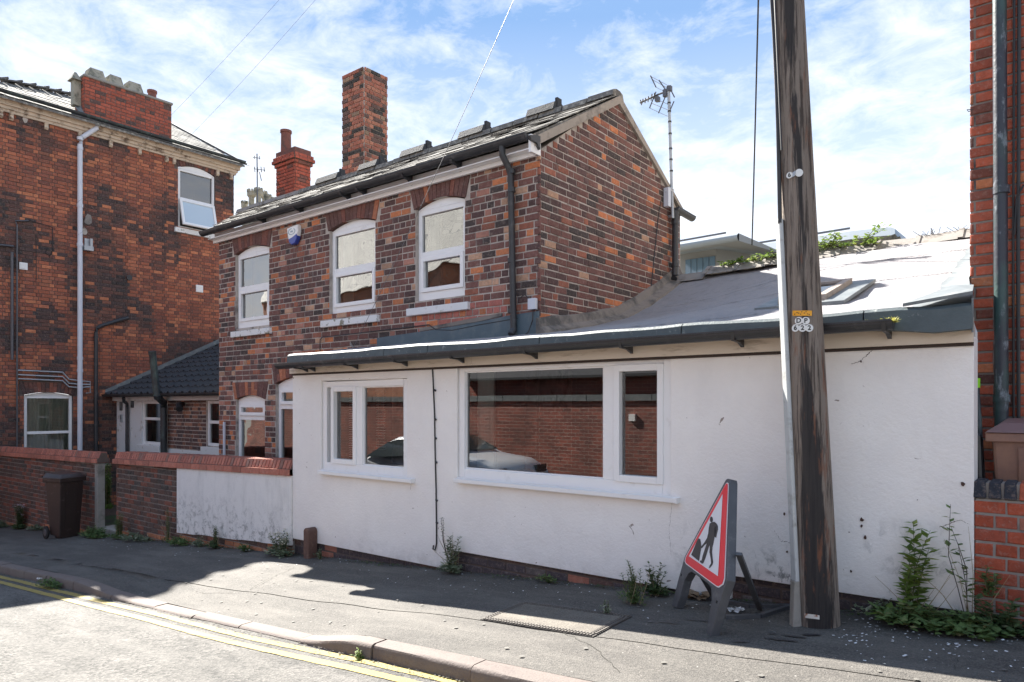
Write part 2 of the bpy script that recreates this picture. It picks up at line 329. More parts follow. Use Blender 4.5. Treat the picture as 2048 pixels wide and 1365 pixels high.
# ---------------------------------------------------------------- the ground, road, pavement
def lerp(a, b, t): return a + (b - a) * t
def smooth(t): t = max(0, min(1, t)); return t * t * (3 - 2 * t)
def base_z(X, Y):
    x = max(-45, min(25, X)); return -1.28 + .071 * x - .02 * (5.0 - max(3.0, min(5.0, Y)))
def drop(X):  # lowered kerb
    return .078 * smooth((X + 8.6) / 1.6) * (1 - smooth((X + 4.45) / .75))
def pav_z(X, Y): return base_z(X, Y) - drop(X) * (1 - smooth((Y - 3.16) / .9))
def road_z(X, Y):
    x = max(-45, min(25, X)); e = -1.28 + .071 * x - .02 * 1.84 - .10
    h = 2.6; t = max(0.0, min(1.0, (3.03 - Y) / (2 * h))); return e + .07 * (1 - (2 * t - 1) ** 2)
def sheet(name, mat, xs, ys, zf, kind='structure', parent=None, wob=.004, warp=None):
    vs = []; fs = []
    for j, y in enumerate(ys):
        for x in xs:
            yy = y(x) if callable(y) else y
            vs.append((x, yy, zf(x, yy) + wob * fbm(x * 1.3, yy * 1.3, 3)))
    n = len(xs)
    for j in range(len(ys) - 1):
        for i in range(n - 1): fs.append((j * n + i, j * n + i + 1, (j + 1) * n + i + 1, (j + 1) * n + i))
    me = bpy.data.meshes.new(name); me.from_pydata(vs, [], fs); me.materials.append(mat)
    me.polygons.foreach_set('use_smooth', [True] * len(fs)); o = link(name, me, parent)
    if kind: o['kind'] = kind
    return o
def rng(a, b, st):
    n = max(1, int(round((b - a) / st))); return [a + (b - a) * i / n for i in range(n + 1)]
def gx(x): return -1.28 + .071 * max(-45, min(25, x)) - .9
xs = [-400, -200, -100, -60, -45] + rng(-40, 25, 5) + [60, 150, 400]
M['rough_ground'] = plain('rough_ground', (.14, .13, .11), .95, .25, 2, bmp=.4)
ground = sheet('ground', M['rough_ground'], xs, [-400, -150, -60, -20, -8, 0, 5, 10, 30, 80, 200, 500], lambda x, y: gx(x))
garden = sheet('garden_ground', M['soil'], rng(-24, -7.2, .4), rng(5.12, 8.6, .25), lambda x, y: base_z(x, 5) - .06 + .05 * fbm(x * 2, y * 2), wob=.03)
XS = rng(-30, 10, .2)
road = sheet('road', M['road'], XS, rng(-2.35, 3.05, .3), road_z, wob=.006)
def seamY(x): return 3.87 + .045 * (x + 1.2) * .9 + .010 * math.sin(x * 5.1) + .012 * fbm(x * 3, 1.7) if x < 1 else 3.97
SEAMX = XS
pav_base = sheet('pavement', M['seam'], XS, [3.1, 3.6, 4.2, 5.12], lambda x, y: pav_z(x, y) - .012, wob=.004)
rnd_s = random.Random(3)
pa = sheet('pavement_front_strip', M['pavement'], XS, [3.17, 3.3, 3.45, 3.6, lambda x: seamY(x) - .006], pav_z, kind=None, parent=pav_base)
pb = sheet('pavement_back_strip', M['pavement'], XS, [lambda x: seamY(x) + .006, 4.1, 4.3, 4.6, 4.85, 5.12], pav_z, kind=None, parent=pav_base)
# kerb stones
kerb = MB(); kerb.box(-30, 10, 3.045, 3.155, -4.2, -4.1); kerb = kerb.build('kerb', M['seam']); kerb['kind'] = 'structure'
rk = random.Random(11); x = -16.0; ks = []
while x < 4.0:
    w = rk.choice([.82, .86, .9, .62]) if x > -4 else rk.choice([.7, .9, .95, .8]); ks.append((x, x + w)); x += w + .012
for a, b in ks:
    mb = MB(); secs = []; n = 5; dyk = rk.uniform(-.008, .008); dz = rk.uniform(-.004, .004)
    for i in range(n + 1):
        X = a + (b - a) * i / n; zt = pav_z(X, 3.16) + .004 + dz; zb = road_z(X, 3.0) - .06; jy = .004 * fbm(X * 4, 8)
        yb = 3.163 + dyk; yf = 3.03 + dyk + jy + .01 * math.sin(X * 1.1)
        secs.append([(X, yb, zb), (X, yb, zt), (X, yf + .03, zt - .002 + .003 * fbm(X * 9, 3)), (X, yf + .010, zt - .010), (X, yf, zt - .030 if zt - zb > .09 else zt - .02), (X, yf - .004, zb)])
    for i in range(n):
        for k in range(5): mb.face([secs[i][k], secs[i + 1][k], secs[i + 1][k + 1], secs[i][k + 1]])
    mb.face(secs[0]); mb.face(secs[-1][::-1])
    mb.build('kerb_stone', M['kerb'], kerb, smooth=True)
# double yellow lines, 60 mm wide, worn edges
def yl(off0, name):
    vs = []; fs = []
    xs = rng(-24, 5, .07)
    for i, X in enumerate(xs):
        sh = .055 * smooth((X + 5.0) / 1.2) + .025 * math.sin(X * 1.7) * smooth((X + 7) / 2) * .5
        y = off0 + sh
        for k, s in ((0, -1), (1, 1)):
            yy = y + s * (.039 + .006 * fbm(X * 9, s * 3.0)); vs.append((X, yy, road_z(X, yy) + .006 * fbm(X * 1.3, yy * 1.3, 3) + .0045))
    for i in range(len(xs) - 1): fs.append((2 * i, 2 * i + 2, 2 * i + 3, 2 * i + 1))
    me = bpy.data.meshes.new(name); me.from_pydata(vs, [], fs); me.materials.append(M['yellow']); return link(name, me, road)
yl(2.925, 'yellow_line'); yl(2.775, 'yellow_line')
# gutter weeds/cracks in pavement and road: thin wandering cracks
def crack(pts, zf, w, parent, step=.05, j=.02):
    mb = MB(); P = []
    for (x0, y0), (x1, y1) in zip(pts, pts[1:]):
        n = max(2, int(math.hypot(x1 - x0, y1 - y0) / step))
        for i in range(n): t = i / n; P.append((lerp(x0, x1, t), lerp(y0, y1, t)))
    P.append(pts[-1]); prev = None
    for i, (x, y) in enumerate(P):
        x += j * fbm(i * .7, x * 3, 1); y += j * fbm(i * .9, y * 3, 7); ww = w * (.5 + .6 * abs(fbm(i * .5, 2)) + .2)
        q = (Vector((x, y - ww, zf(x, y) + .0055 + .004 * fbm(x * 1.3, y * 1.3, 3))), Vector((x + ww * .5, y + ww, zf(x, y) + .0055 + .004 * fbm(x * 1.3, y * 1.3, 3))))
        if prev: mb.face([prev[0], q[0], q[1], prev[1]])
        prev = q
    mb.build('crack', M['seam'], parent)
def gp(px, py, up=0):   # pixel to pavement plane
    d = ray(px, py); t = (-1.28 - .1 + up) / (d.z - .071 * d.x - .02 * d.y); p = d * t; return (p.x, p.y)
def gr(px, py):
    d = ray(px, py); t = (-1.28 - .1 - .04 + .04) / (d.z - .071 * d.x - .02 * d.y); p = d * t; return (p.x, p.y)
crack([gp(500, 1175), gp(590, 1122 + 14)], pav_z, .004, pav_base)
crack([gp(1880, 1365), gp(1906, 1340), gp(1915, 1318)], pav_z, .005, pav_base)
crack([gp(0, 1070), gp(36, 1064), gp(70, 1060)], pav_z, .005, pav_base)
crack([gr(60, 1362), gr(110, 1345), gr(180, 1330), gr(225, 1320)], road_z, .006, road)
crack([gr(380, 1250), gr(470, 1262)], road_z, .003, road)
crack([gp(330, 1190), gp(400, 1176), gp(470, 1178)], pav_z, .003, pav_base)
crack([gp(1060, 1235), gp(1180, 1290), gp(1240, 1345)], pav_z, .0025, pav_base)

# ---------------------------------------------------------------- brick laying
_bm_cache = {}
def brick_mesh(w, h, var, d=.02):
    key = (round(w, 2), round(h, 3), var, d)
    if key in _bm_cache: return _bm_cache[key]
    w, h = key[0], key[1]; r = random.Random(var * 31 + 5); c = .004
    j = lambda s=.0022: r.uniform(-s, s)
    back = [(-w / 2, 0, -h / 2), (w / 2, 0, -h / 2), (w / 2, 0, h / 2), (-w / 2, 0, h / 2)]
    side = [(-w / 2 + j(), -d + c, -h / 2 + j()), (w / 2 + j(), -d + c, -h / 2 + j()), (w / 2 + j(), -d + c, h / 2 + j()), (-w / 2 + j(), -d + c, h / 2 + j())]
    fr = [(-w / 2 + c + abs(j(.005)), -d + j(.0015), -h / 2 + c + abs(j(.004))), (w / 2 - c - abs(j(.005)), -d + j(.0015), -h / 2 + c + abs(j(.004))), (w / 2 - c - abs(j(.005)), -d + j(.0015), h / 2 - c - abs(j(.004))), (-w / 2 + c + abs(j(.005)), -d + j(.0015), h / 2 - c - abs(j(.004)))]
    vs = back + side + fr; fs = [(8, 9, 10, 11)]
    for k in range(4): a, b = k, (k + 1) % 4; fs += [(a, b, 4 + b, 4 + a), (4 + a, 4 + b, 8 + b, 8 + a)]
    me = bpy.data.meshes.new('brick'); me.from_pydata(vs, [], fs); me.materials.append(M['brick']); me.update()
    _bm_cache[key] = me; return me
def subtract(iv, a, b):
    out = []
    for p, q in iv:
        if b <= p or a >= q: out.append((p, q))
        else:
            if a > p: out.append((p, a))
            if b < q: out.append((b, q))
    return out
def lay(fr, v0, v1, course, iv_fn, holes, bond, tone, seed, joint=.0145, su=.225, hu=.112):
    """list of bricks (fr, u0, u1, v0, v1, colour)"""
    r = random.Random(seed); out = []; k = 0; v = v0
    while v < v1:
        vm = v + course / 2; iv = iv_fn(vm)
        for hb in holes:
            if hb[2] < vm < hb[3]: iv = subtract(iv, hb[0], hb[1])
        if iv:
            um = min(a for a, b in iv); uM = max(b for a, b in iv)
            if bond == 'garden': pat = [hu] if k % 4 == 3 else [su]
            elif bond == 'flemish': pat = [su, hu]
            elif bond == 'mixed': pat = r.choice([[su], [su], [su, su, hu], [hu, su], [su, hu, su, su, su]]) if k % 5 else [hu]
            elif bond == 'header': pat = [hu]
            elif bond == 'gable': pat = r.choice([[su], [su], [su], [su, su, su, hu], [su, hu, su, su, su, su]]) if k % 6 else [hu, su]
            else: pat = [su]
            u = math.floor(um / .45) * .45 - .45 + (.056 if k % 2 else .0) + (r.uniform(-.03, .03) if bond == 'mixed' else 0) + ((su / 4) if k % 2 and bond == 'garden' else 0) + ((su / 2) if k % 2 and bond in ('stretcher', 'mixed', 'gable') else 0)
            i = 0
            while u < uM:
                w = pat[i % len(pat)] * (r.uniform(.97, 1.03) if bond == 'mixed' else 1)
                for p, q in iv:
                    a = max(u, p); b = min(u + w - joint, q)
                    if b - a > .014: out.append((fr, a, b, v, v + course - joint, tone(r, (a + b) / 2, vm)))
                u += w; i += 1
        v += course; k += 1
    return out
def put_bricks(bricks, wall, top, n_single=285, seed=5, proud=.02, sink=.0065):
    """largest on screen first as objects, the others joined"""
    r = random.Random(seed); sc = []
    for bk in bricks:
        fr, a, b, v0, v1, col = bk; c = fr.p((a + b) / 2, (v0 + v1) / 2); x, y, D = proj(c)
        vis = D > .3 and -10 < x < 2060 and -10 < y < 1375
        sc.append((((b - a) * (v1 - v0) / (D * D)) if vis else 0, bk))
    sc.sort(key=lambda t: -t[0])
    for s, (fr, a, b, v0, v1, col) in sc[:n_single]:
        if s == 0: continue
        o = bpy.data.objects.new('brick', brick_mesh(b - a, v1 - v0, r.randrange(4), proud)); S.collection.objects.link(o); o.parent = wall
        rot = Matrix((fr.U, -fr.N, Vector((0, 0, 1)))).transposed().to_4x4()
        rot = rot @ Matrix.Rotation(r.uniform(-.008, .008), 4, 'Y')
        rot.translation = fr.p((a + b) / 2, (v0 + v1) / 2, r.uniform(-.003, .003) - proud + sink + (0))
        o.matrix_local = rot; o.color = (*col, 1)
    mb = MB(); cc = .003
    rest = [x[1] for x in sc[n_single:]] + [x[1] for x in sc[:n_single] if x[0] == 0]
    for fr, a, b, v0, v1, col in rest:
        mb.col = col; n1 = sink + r.uniform(-.003, .003); n0 = n1 - cc; nb = n1 - proud
        A = [fr.p(a, v0, nb), fr.p(b, v0, nb), fr.p(b, v1, nb), fr.p(a, v1, nb)]
        B = [fr.p(a, v0, n0), fr.p(b, v0, n0), fr.p(b, v1, n0), fr.p(a, v1, n0)]
        j = lambda: r.uniform(.002, .006)
        C_ = [fr.p(a + j(), v0 + j(), n1), fr.p(b - j(), v0 + j(), n1), fr.p(b - j(), v1 - j(), n1), fr.p(a + j(), v1 - j(), n1)]
        i = len(mb.v); mb.v += [tuple(p) for p in A + B + C_]
        fs = [(8, 9, 10, 11)]
        for k in range(4): p, q = k, (k + 1) % 4; fs += [(p, q, 4 + q, 4 + p), (4 + p, 4 + q, 8 + q, 8 + p)]
        for f in fs: mb.f.append(tuple(i + t for t in f)); mb.c.append(col)
    if rest:
        o = mb.build('brickwork', M['brick_all'], top, color=True, kind='stuff')
def wall_cells(fr, us, vs, solid, depth, name, mat, parent, n=0.0, **k):
    """a wall with openings: front, back and reveals, from rectangular cells"""
    mb = MB(); us = sorted(set(round(u, 4) for u in us)); vs = sorted(set(round(v, 4) for v in vs))
    def sol(i, j): return 0 <= i < len(us) - 1 and 0 <= j < len(vs) - 1 and solid((us[i] + us[i + 1]) / 2, (vs[j] + vs[j + 1]) / 2)
    for i in range(len(us) - 1):
        for j in range(len(vs) - 1):
            if not sol(i, j): continue
            a, b, c, d = us[i], us[i + 1], vs[j], vs[j + 1]
            mb.face([fr.p(a, c, n), fr.p(b, c, n), fr.p(b, d, n), fr.p(a, d, n)])
            mb.face([fr.p(a, d, n - depth), fr.p(b, d, n - depth), fr.p(b, c, n - depth), fr.p(a, c, n - depth)])
            if not sol(i - 1, j): mb.face([fr.p(a, c, n - depth), fr.p(a, c, n), fr.p(a, d, n), fr.p(a, d, n - depth)])
            if not sol(i + 1, j): mb.face([fr.p(b, c, n), fr.p(b, c, n - depth), fr.p(b, d, n - depth), fr.p(b, d, n)])
            if not sol(i, j - 1): mb.face([fr.p(a, c, n - depth), fr.p(b, c, n - depth), fr.p(b, c, n), fr.p(a, c, n)])
            if not sol(i, j + 1): mb.face([fr.p(a, d, n), fr.p(b, d, n), fr.p(b, d, n - depth), fr.p(a, d, n - depth)])
    return mb.build(name, mat, parent, **k)

# ---------------------------------------------------------------- window makers
def ring(fr, mb, u0, u1, v0, v1, w, n0, n1, wb=None):
    wb = wb or w
    fr.box(mb, u0, u0 + w, v0, v1, n0, n1); fr.box(mb, u1 - w, u1, v0, v1, n0, n1)
    fr.box(mb, u0 + w, u1 - w, v0, v0 + wb, n0, n1); fr.box(mb, u0 + w, u1 - w, v1 - w, v1, n0, n1)
def pane(fr, parent, u0, u1, v0, v1, n, mat='glass'):
    mb = MB(); mb.face([fr.p(u0, v0, n), fr.p(u1, v0, n), fr.p(u1, v1, n), fr.p(u0, v1, n)])
    return mb.build('pane', M[mat], parent, fix=False)
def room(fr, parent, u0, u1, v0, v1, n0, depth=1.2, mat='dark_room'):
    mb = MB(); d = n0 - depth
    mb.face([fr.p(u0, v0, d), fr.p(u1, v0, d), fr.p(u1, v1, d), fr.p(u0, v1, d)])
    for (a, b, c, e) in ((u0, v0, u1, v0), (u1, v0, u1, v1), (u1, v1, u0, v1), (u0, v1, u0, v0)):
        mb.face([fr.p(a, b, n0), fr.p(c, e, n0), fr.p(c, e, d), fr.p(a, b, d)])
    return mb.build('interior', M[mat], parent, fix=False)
def arc_v(u, u0, u1, vs, rise): t = (u - u0) / (u1 - u0) * 2 - 1; return vs + rise * (1 - t * t)
def head_panel(fr, parent, u0, u1, v0, vs, rise, n0, n1):
    mb = MB(); n = 10; P = [(u0, v0), (u1, v0)] + [(lerp(u1, u0, i / n), arc_v(lerp(u1, u0, i / n), u0, u1, vs, rise)) for i in range(n + 1)]
    mb.prism([fr.p(a, b, n1) for a, b in P], fr.N * (n0 - n1)); return mb.build('head_panel', M['upvc'], parent)
def arch(fr, wall, u0, u1, vs, rise, h, n, tone, seed, split=True, flare=.10):
    """voussoirs over a segmental arch"""
    r = random.Random(seed)
    for i in range(n):
        a, b = i / n, (i + 1) / n; g = .004
        ua, ub = lerp(u0 - .02, u1 + .02, a) + g, lerp(u0 - .02, u1 + .02, b) - g
        ta, tb = lerp(u0 - flare, u1 + flare, a) + g, lerp(u0 - flare, u1 + flare, b) - g
        va, vb = arc_v(ua, u0 - .02, u1 + .02, vs, rise) + .004, arc_v(ub, u0 - .02, u1 + .02, vs, rise) + .004
        top = vs + rise + h
        cuts = [0, 1] if not split or r.random() < .45 else [0, r.choice([.42, .5, .58]), 1]
        for c0, c1 in zip(cuts, cuts[1:]):
            def P(s, t):
                lo = (ua, va) if s == 0 else (ub, vb); hi = (ta, top) if s == 0 else (tb, top)
                return (lerp(lo[0], hi[0], t), lerp(lo[1], hi[1], t))
            q = [P(0, c0 + .01), P(1, c0 + .01), P(1, c1 - .012), P(0, c1 - .012)]; nn = .012 + r.uniform(-.002, .003)
            mb = MB(); mb.prism([fr.p(x, y, nn) for x, y in q], fr.N * -.10)
            o = mb.build('voussoir', M['brick'], wall); o.color = (*tone(r, ua, vs), 1)
def sill(fr, parent, u0, u1, v0, v1, n0, n1, mat='paint', name='sill', bev=.006):
    mb = MB(); fr.box(mb, u0, u1, v0, v1, n0, n1); return mb.build(name, M[mat], parent, bevel=bev)
def interval(*iv): return lambda v: list(iv)
# ---------------------------------------------------------------- brick colours
def pick(r, tab, G=1.24):
    t = r.random() * sum(w for w, c in tab); 
    for w, c in tab:
        t -= w
        if t <= 0: break
    k = r.uniform(.88, 1.14) * G; return tuple(min(.9, x * k) for x in c)
PLUM = (.18, .085, .072); DPLUM = (.11, .064, .060); RED = (.31, .115, .075); ORANGE = (.54, .19, .085); PALE = (.50, .30, .20); BLACK = (.07, .055, .052); PINK = (.42, .20, .15)
def tone_house(r, u, v):
    n = fbm(u * .9, v * 1.3, 5); w = max(0, .9 * smooth((1.4 - v) / 1.6))
    if -6.3 < u < -4.9 and .9 < v < 1.16: return pick(r, [(5, (.42, .15, .12)), (1, ORANGE)])
    return pick(r, [(3.4, PLUM), (2.2, DPLUM), (1.1, RED), (max(.25, .62 + 2.2 * n + 1.1 * w), ORANGE), (.45, PALE), (.7, BLACK), (.5 + .5 * w, PINK)])
def tone_gable(r, u, v):
    n = fbm(u * .9, v * 1.1, 15)
    return pick(r, [(4.2, PLUM), (3.0, DPLUM), (.6, RED), (max(.1, .35 + 2.2 * n + (.5 if v < 1.3 else 0) + (.7 if u > 8.4 else 0)), ORANGE), (1.1, BLACK), (.12 + max(0, n * .4), PALE)])
def tone_corner(f):
    def g(r, u, v): return f(r, u, v)
    return g
def tone_left(r, u, v):
    n = 1.3 * fbm(u * .55, v * .5, 31) + .5 * fbm(u * 1.4, v * 1.2, 8); d = fbm(u * .8, v * .22, 77)
    dark = smooth((n + .35 * d + .12 + .10 * smooth((v - 3) / 3)) * 2.2 + .1)
    if r.random() < .06: return pick(r, [(1, (.50, .18, .09))])
    a = pick(r, [(3, (.36, .115, .065)), (2, (.44, .15, .08)), (2.2, (.26, .09, .06))]); b = pick(r, [(3, (.075, .05, .048)), (1, (.11, .06, .05)), (1, (.05, .042, .042))])
    t = max(0, min(1, dark + r.uniform(-.38, .38))); return tuple(lerp(x, y, t) for x, y in zip(a, b))
def tone_right(r, u, v):
    return pick(r, [(4, (.42, .10, .055)), (2, (.34, .085, .05)), (1.3, (.20, .07, .05)), (1, (.48, .17, .08)), (.5, (.13, .06, .05))])
def tone_red(r, u, v): return pick(r, [(5, (.34, .075, .04)), (2, (.29, .07, .042)), (.6, (.33, .13, .09))])
def tone_garden(r, u, v):
    t = smooth((v - lerp(-1.9, -1.5, .5)) / .8); return pick(r, [(2, (.13, .075, .06)), (2, (.10, .07, .062)), (1 + 1.2 * (1 - t), (.22, .085, .06)), (1.2 * t, (.075, .065, .06))])
def tone_garden_low(r, u, v):
    if v < -1.28 + .071 * u - .02 + .10: return pick(r, [(1, (.42, .17, .09))])
    return tone_garden(r, u, v)
def tone_dim(r, u, v): return pick(r, [(3, (.15, .08, .065)), (2, (.10, .065, .06)), (1.4, (.27, .12, .08)), (.7, (.36, .18, .12))])
def tone_chim(r, u, v):
    n = fbm(u * 2, v * 1.6, 3); b = smooth((4.9 - v) / .4) * .9 + .6 * smooth((v - 6.0) / .3)
    dk = 1 if 4.72 < v < 4.85 or 5.05 < v < 5.2 else 0
    return pick(r, [(2.6, (.36, .13, .085)), (1.2 + max(0, n * 3), (.46, .19, .12)), (1.0 + 2.2 * b, (.15, .085, .07)), (.5 + 4 * dk + b, (.055, .05, .045)), (.3 + b * .5, (.30, .20, .13))])
def tone_chim_red(r, u, v): return pick(r, [(4, (.44, .10, .06)), (2, (.36, .09, .055)), (.8, (.20, .08, .06))])
CO = .0797

# ---------------------------------------------------------------- brick house
house = thing('brick_house', 'two storey dark red brick house with slate roof and gable behind white extension', 'house', (-7.7, 6.08, -1.75))
FH = Frame((0, 6.08, 0), (1, 0, 0)); FG = Frame((-4.45, 0, 0), (0, 1, 0))
wins = [(-10.47, -9.52, 1.215, 2.39, .085), (-8.05, -7.09, 1.235, 2.40, .085), (-6.34, -5.52, 1.275, 2.40, .085), (-10.46, -9.635, -1.3, .075, .07), (-9.35, -8.40, -1.3, .30, .10)]
H0, H1 = -2.4, 2.70
def hsolid(u, v): return not any(a < u < b and c < v < d + e for a, b, c, d, e in wins)
us = [-10.97, -4.475] + [x for w in wins for x in w[:2]]; vs = [H0, H1] + [x for w in wins for x in (w[2], w[3] + w[4])]
wf = wall_cells(FH, us, vs, hsolid, .22, 'front_wall', M['mortar'], house)
mb = MB()  # gable wall, pentagon with thickness
gp_ = [(6.09, -1.7), (9.56, -1.7), (9.56, 2.80), (9.42, 2.88), (7.745, 3.86), (6.09, 2.73)]
mb.prism([FG.p(a, b, 0) for a, b in gp_], FG.N * -.22); wg = mb.build('gable_wall', M['mortar'], house)
mb = MB(); mb.prism([(-10.97, 6.09, -2.4), (-10.97, 9.5, -2.4), (-10.97, 9.5, 2.8), (-10.97, 7.745, 3.7), (-10.97, 6.09, 2.7)], (.2, 0, 0)); mb.build('end_wall', M['mortar'], house)
mb = MB(); mb.box(-10.97, -4.7, 9.35, 9.52, -2.4, 2.8); mb.build('rear_wall', M['mortar'], house)
holes = [(a - .005, b + .005, c, d + e) for a, b, c, d, e in wins] + [(a - .09, b + .09, d - .02, d + e + .225) for a, b, c, d, e in wins]
def gi(v):
    if v < .7: return []
    a, b = 6.082, 9.54
    if v > 2.72: a = 6.082 + (v - 2.72) / .665 + .03
    if v > 2.75: b = min(b, 9.42 - (v - 2.84) / .585 - .02 if v > 2.84 else 9.50)
    return [(a, b)] if b - a > .05 else []
bh = lay(FH, -1.36, 2.66, CO, lambda v: [(-10.965, -4.436)] if v > .64 else [(-10.965, -7.25)], holes, 'mixed', tone_house, 21, su=.207, hu=.103)
bg = lay(FG, .68, 3.86, CO, gi, [], 'gable', tone_gable, 22, su=.21, hu=.103)
# share the 300 single bricks between the two walls by size on screen
def area(bk): c = bk[0].p((bk[1] + bk[2]) / 2, (bk[3] + bk[4]) / 2); x, y, D = proj(c); return (bk[2] - bk[1]) * (bk[4] - bk[3]) / D / D
allb = sorted(bh + bg, key=area, reverse=True); top = set(id(x) for x in allb[:290])
sh = [b for b in bh if id(b) in top]; sg = [b for b in bg if id(b) in top]; rest = [b for b in bh + bg if id(b) not in top]
put_bricks(sh, wf, house, 999, 5); put_bricks(sg, wg, house, 999, 6); put_bricks(rest, wf, house, 0, 7)
for i, (a, b, c, d, e) in enumerate(wins):
    arch(FH, wf, a, b, d, e, .215, 13 if i != 3 else 11, lambda r, u, v: pick(r, [(3, (.15, .075, .065)), (1.5, (.22, .09, .07)), (.6 if i > 2 else .1, (.42, .16, .09))]), 60 + i, split=i > 2)
def house_window(a, b, c, d, e, tr, wavy, lower):
    n0, n1 = -.10, -.045; w = .058
    mb = MB(); ring(FH, mb, a + .005, b - .005, c, d - .01, w, n0, n1, .11 if not lower else .06)
    FH.box(mb, a + w, b - w, tr - .035, tr + .035, n0, n1 - .004)
    win = mb.build('window', M['upvc'], house, bevel=.004)
    head_panel(FH, win, a + .004, b - .004, d - .01, d, e, n0, n1 + .002)
    # opening sash, lower light (upper light on the ground floor), slightly proud
    mb = MB()
    if not lower: s = (a + w - .004, b - w + .004, c + .11, tr - .035)
    else: s = (a + w - .004, b - w + .004, tr + .035, d - .068)
    ring(FH, mb, *s, .05, n0 + .01, n1 + .016); sa = mb.build('sash', M['upvc'], win, bevel=.004)
    g = 'glass_wavy' if wavy else 'glass'
    pane(FH, win, s[0] + .05, s[1] - .05, s[2] + .05, s[3] - .05, n0 + .03, g)
    if not lower: pane(FH, win, a + w, b - w, tr + .035, d - .068, n0 + .025, g)
    else: pane(FH, win, a + w, b - w, c + .06, tr - .035, n0 + .025, g)
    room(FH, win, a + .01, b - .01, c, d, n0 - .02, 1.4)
    return win
w1 = house_window(*wins[0], 1.845, True, False); w2 = house_window(*wins[1], 1.845, True, False); w3 = house_window(*wins[2], 1.845, True, False)
w4 = house_window(*wins[3], -.205, True, True); w5 = house_window(*wins[4], -.03, False, True)
# pale blind edges seen at the left inside each upper window
for w_, u0, c, d in ((w2, -7.98, 1.25, 2.33), (w3, -6.28, 1.28, 2.33)):
    mb = MB(); FH.box(mb, u0, u0 + .20, c, d, -.20, -.18); mb.build('curtain', M['curtain'], w_)
mb = MB(); FH.box(mb, -10.40, -9.58, 1.25, 2.36, -.30, -.28); mb.build('curtain', M['blind'], w1)
for (a, b, v, m) in ((-10.53, -9.44, 1.165, 'sill_old'), (-8.19, -7.0, 1.165, 'sill_old'), (-6.455, -5.43, 1.19, 'paint')):
    if m not in M: M[m] = plain('flaking_sill_paint', (.76, .76, .75), .7, .04, 6, bmp=.4, dirt=(.22, .21, .15), dscale=9, dlo=.57, dhi=.64)
    sill(FH, house, a, b, v - .09, v, -.12, .055, m, 'window_sill')
# fascia, gutter, brackets, downpipe
mb = MB(); mb.box(-11.05, -4.44, 6.045, 6.07, 2.66, 2.82); mb.box(-11.05, -4.435, 6.02, 6.044, 2.655, 2.70); mb.box(-4.455, -4.42, 5.90, 6.07, 2.655, 2.84); mb.box(-11.05, -4.456, 5.93, 6.044, 2.702, 2.712)
mb.build('fascia', M['upvc'], house)
def gutter(parent, a, b, r, mat='black_plastic', name='gutter', axis=None):
    a, b = Vector(a), Vector(b); d = (b - a).normalized(); s = d.cross(Vector((0, 0, 1))).normalized(); mb = MB(); n = 8
    for (ra, rev) in ((r, False), (r - .006, True)):
        prev = None
        for i in range(n + 1):
            t = math.pi * i / n; o = s * (math.cos(t) * ra) + Vector((0, 0, -math.sin(t) * ra)); q = (a + o, b + o)
            if prev: mb.face([prev[0], prev[1], q[1], q[0]] if not rev else [q[0], q[1], prev[1], prev[0]])
            prev = q
    for p in (a, b):
        P = [p + s * (math.cos(math.pi * i / n) * r) + Vector((0, 0, -math.sin(math.pi * i / n) * r)) for i in range(n + 1)]; mb.face(P)
    for sg in (1, -1): mb.bar(a + s * sg * r, b + s * sg * r, .010, .012)
    return mb.build(name, M[mat], parent, smooth=True, fix=False)
g1 = gutter(house, (-11.17, 5.90, 2.825), (-4.46, 5.90, 2.845), .062)
for px in (516, 590, 684, 716, 807, 905, 1062):
    p = at_y(px, 400, 5.9); X = p.x; mb = MB(); mb.prism([(X, 5.838, 2.80), (X, 5.97, 2.84), (X, 6.02, 2.84), (X, 6.02, 2.70), (X, 5.96, 2.755), (X, 5.86, 2.762)], (.035, 0, 0)); mb.build('gutter_bracket', M['black_plastic'], g1)
mb = MB(); mb.tube([(-4.81, 5.90, 2.80), (-4.81, 5.90, 2.70), (-4.79, 5.99, 2.58), (-4.785, 6.015, 2.50), (-4.745, 6.015, .80)], .036, 12)
for z in (2.52, 2.32, 1.55, 1.0): mb.tube([(-4.775, 6.015, z), (-4.774, 6.015, z + .05)], .043, 12)
mb.tube([(-4.745, 6.015, .82), (-4.745, 5.97, .76)], .038, 12)
mb.build('downpipe', M['black_plastic'], house, smooth=True)
# roof: skewed left verge
def zf(Y): return 2.86 + (Y - 5.93) * .566
def zb(Y): return zf(7.75) - (Y - 7.75) * .583
def xl(Y): return -11.12 - (Y - 5.93) / 1.82 * 2.15
mb = MB(); RY = 7.75
mb.prism([(xl(5.93), 5.93, zf(5.93) - .05), (-4.43, 5.93, zf(5.93) - .05), (-4.43, RY, zf(RY) - .05), (xl(RY), RY, zf(RY) - .05)], (0, 0, .035))
mb.prism([(xl(RY), RY, zf(RY) - .05), (-4.43, RY, zf(RY) - .05), (-4.43, 9.60, zb(9.6) - .05), (-11.1, 9.60, zb(9.6) - .05)], (0, 0, .04))
roof = mb.build('roof', M['slate'], house)
rs = random.Random(4); rows = 9; cache = {}
def slab(parent, mat, a, b, c, d, th, name):  # corners on roof plane low-left, low-right, up-right, up-left
    mb = MB(); nrm = (Vector(b) - Vector(a)).cross(Vector(d) - Vector(a)).normalized() * th
    P = [Vector(a), Vector(b), Vector(c), Vector(d)]; mb.hexa(P + [p + nrm for p in P]); return mb.build(name, mat, parent)
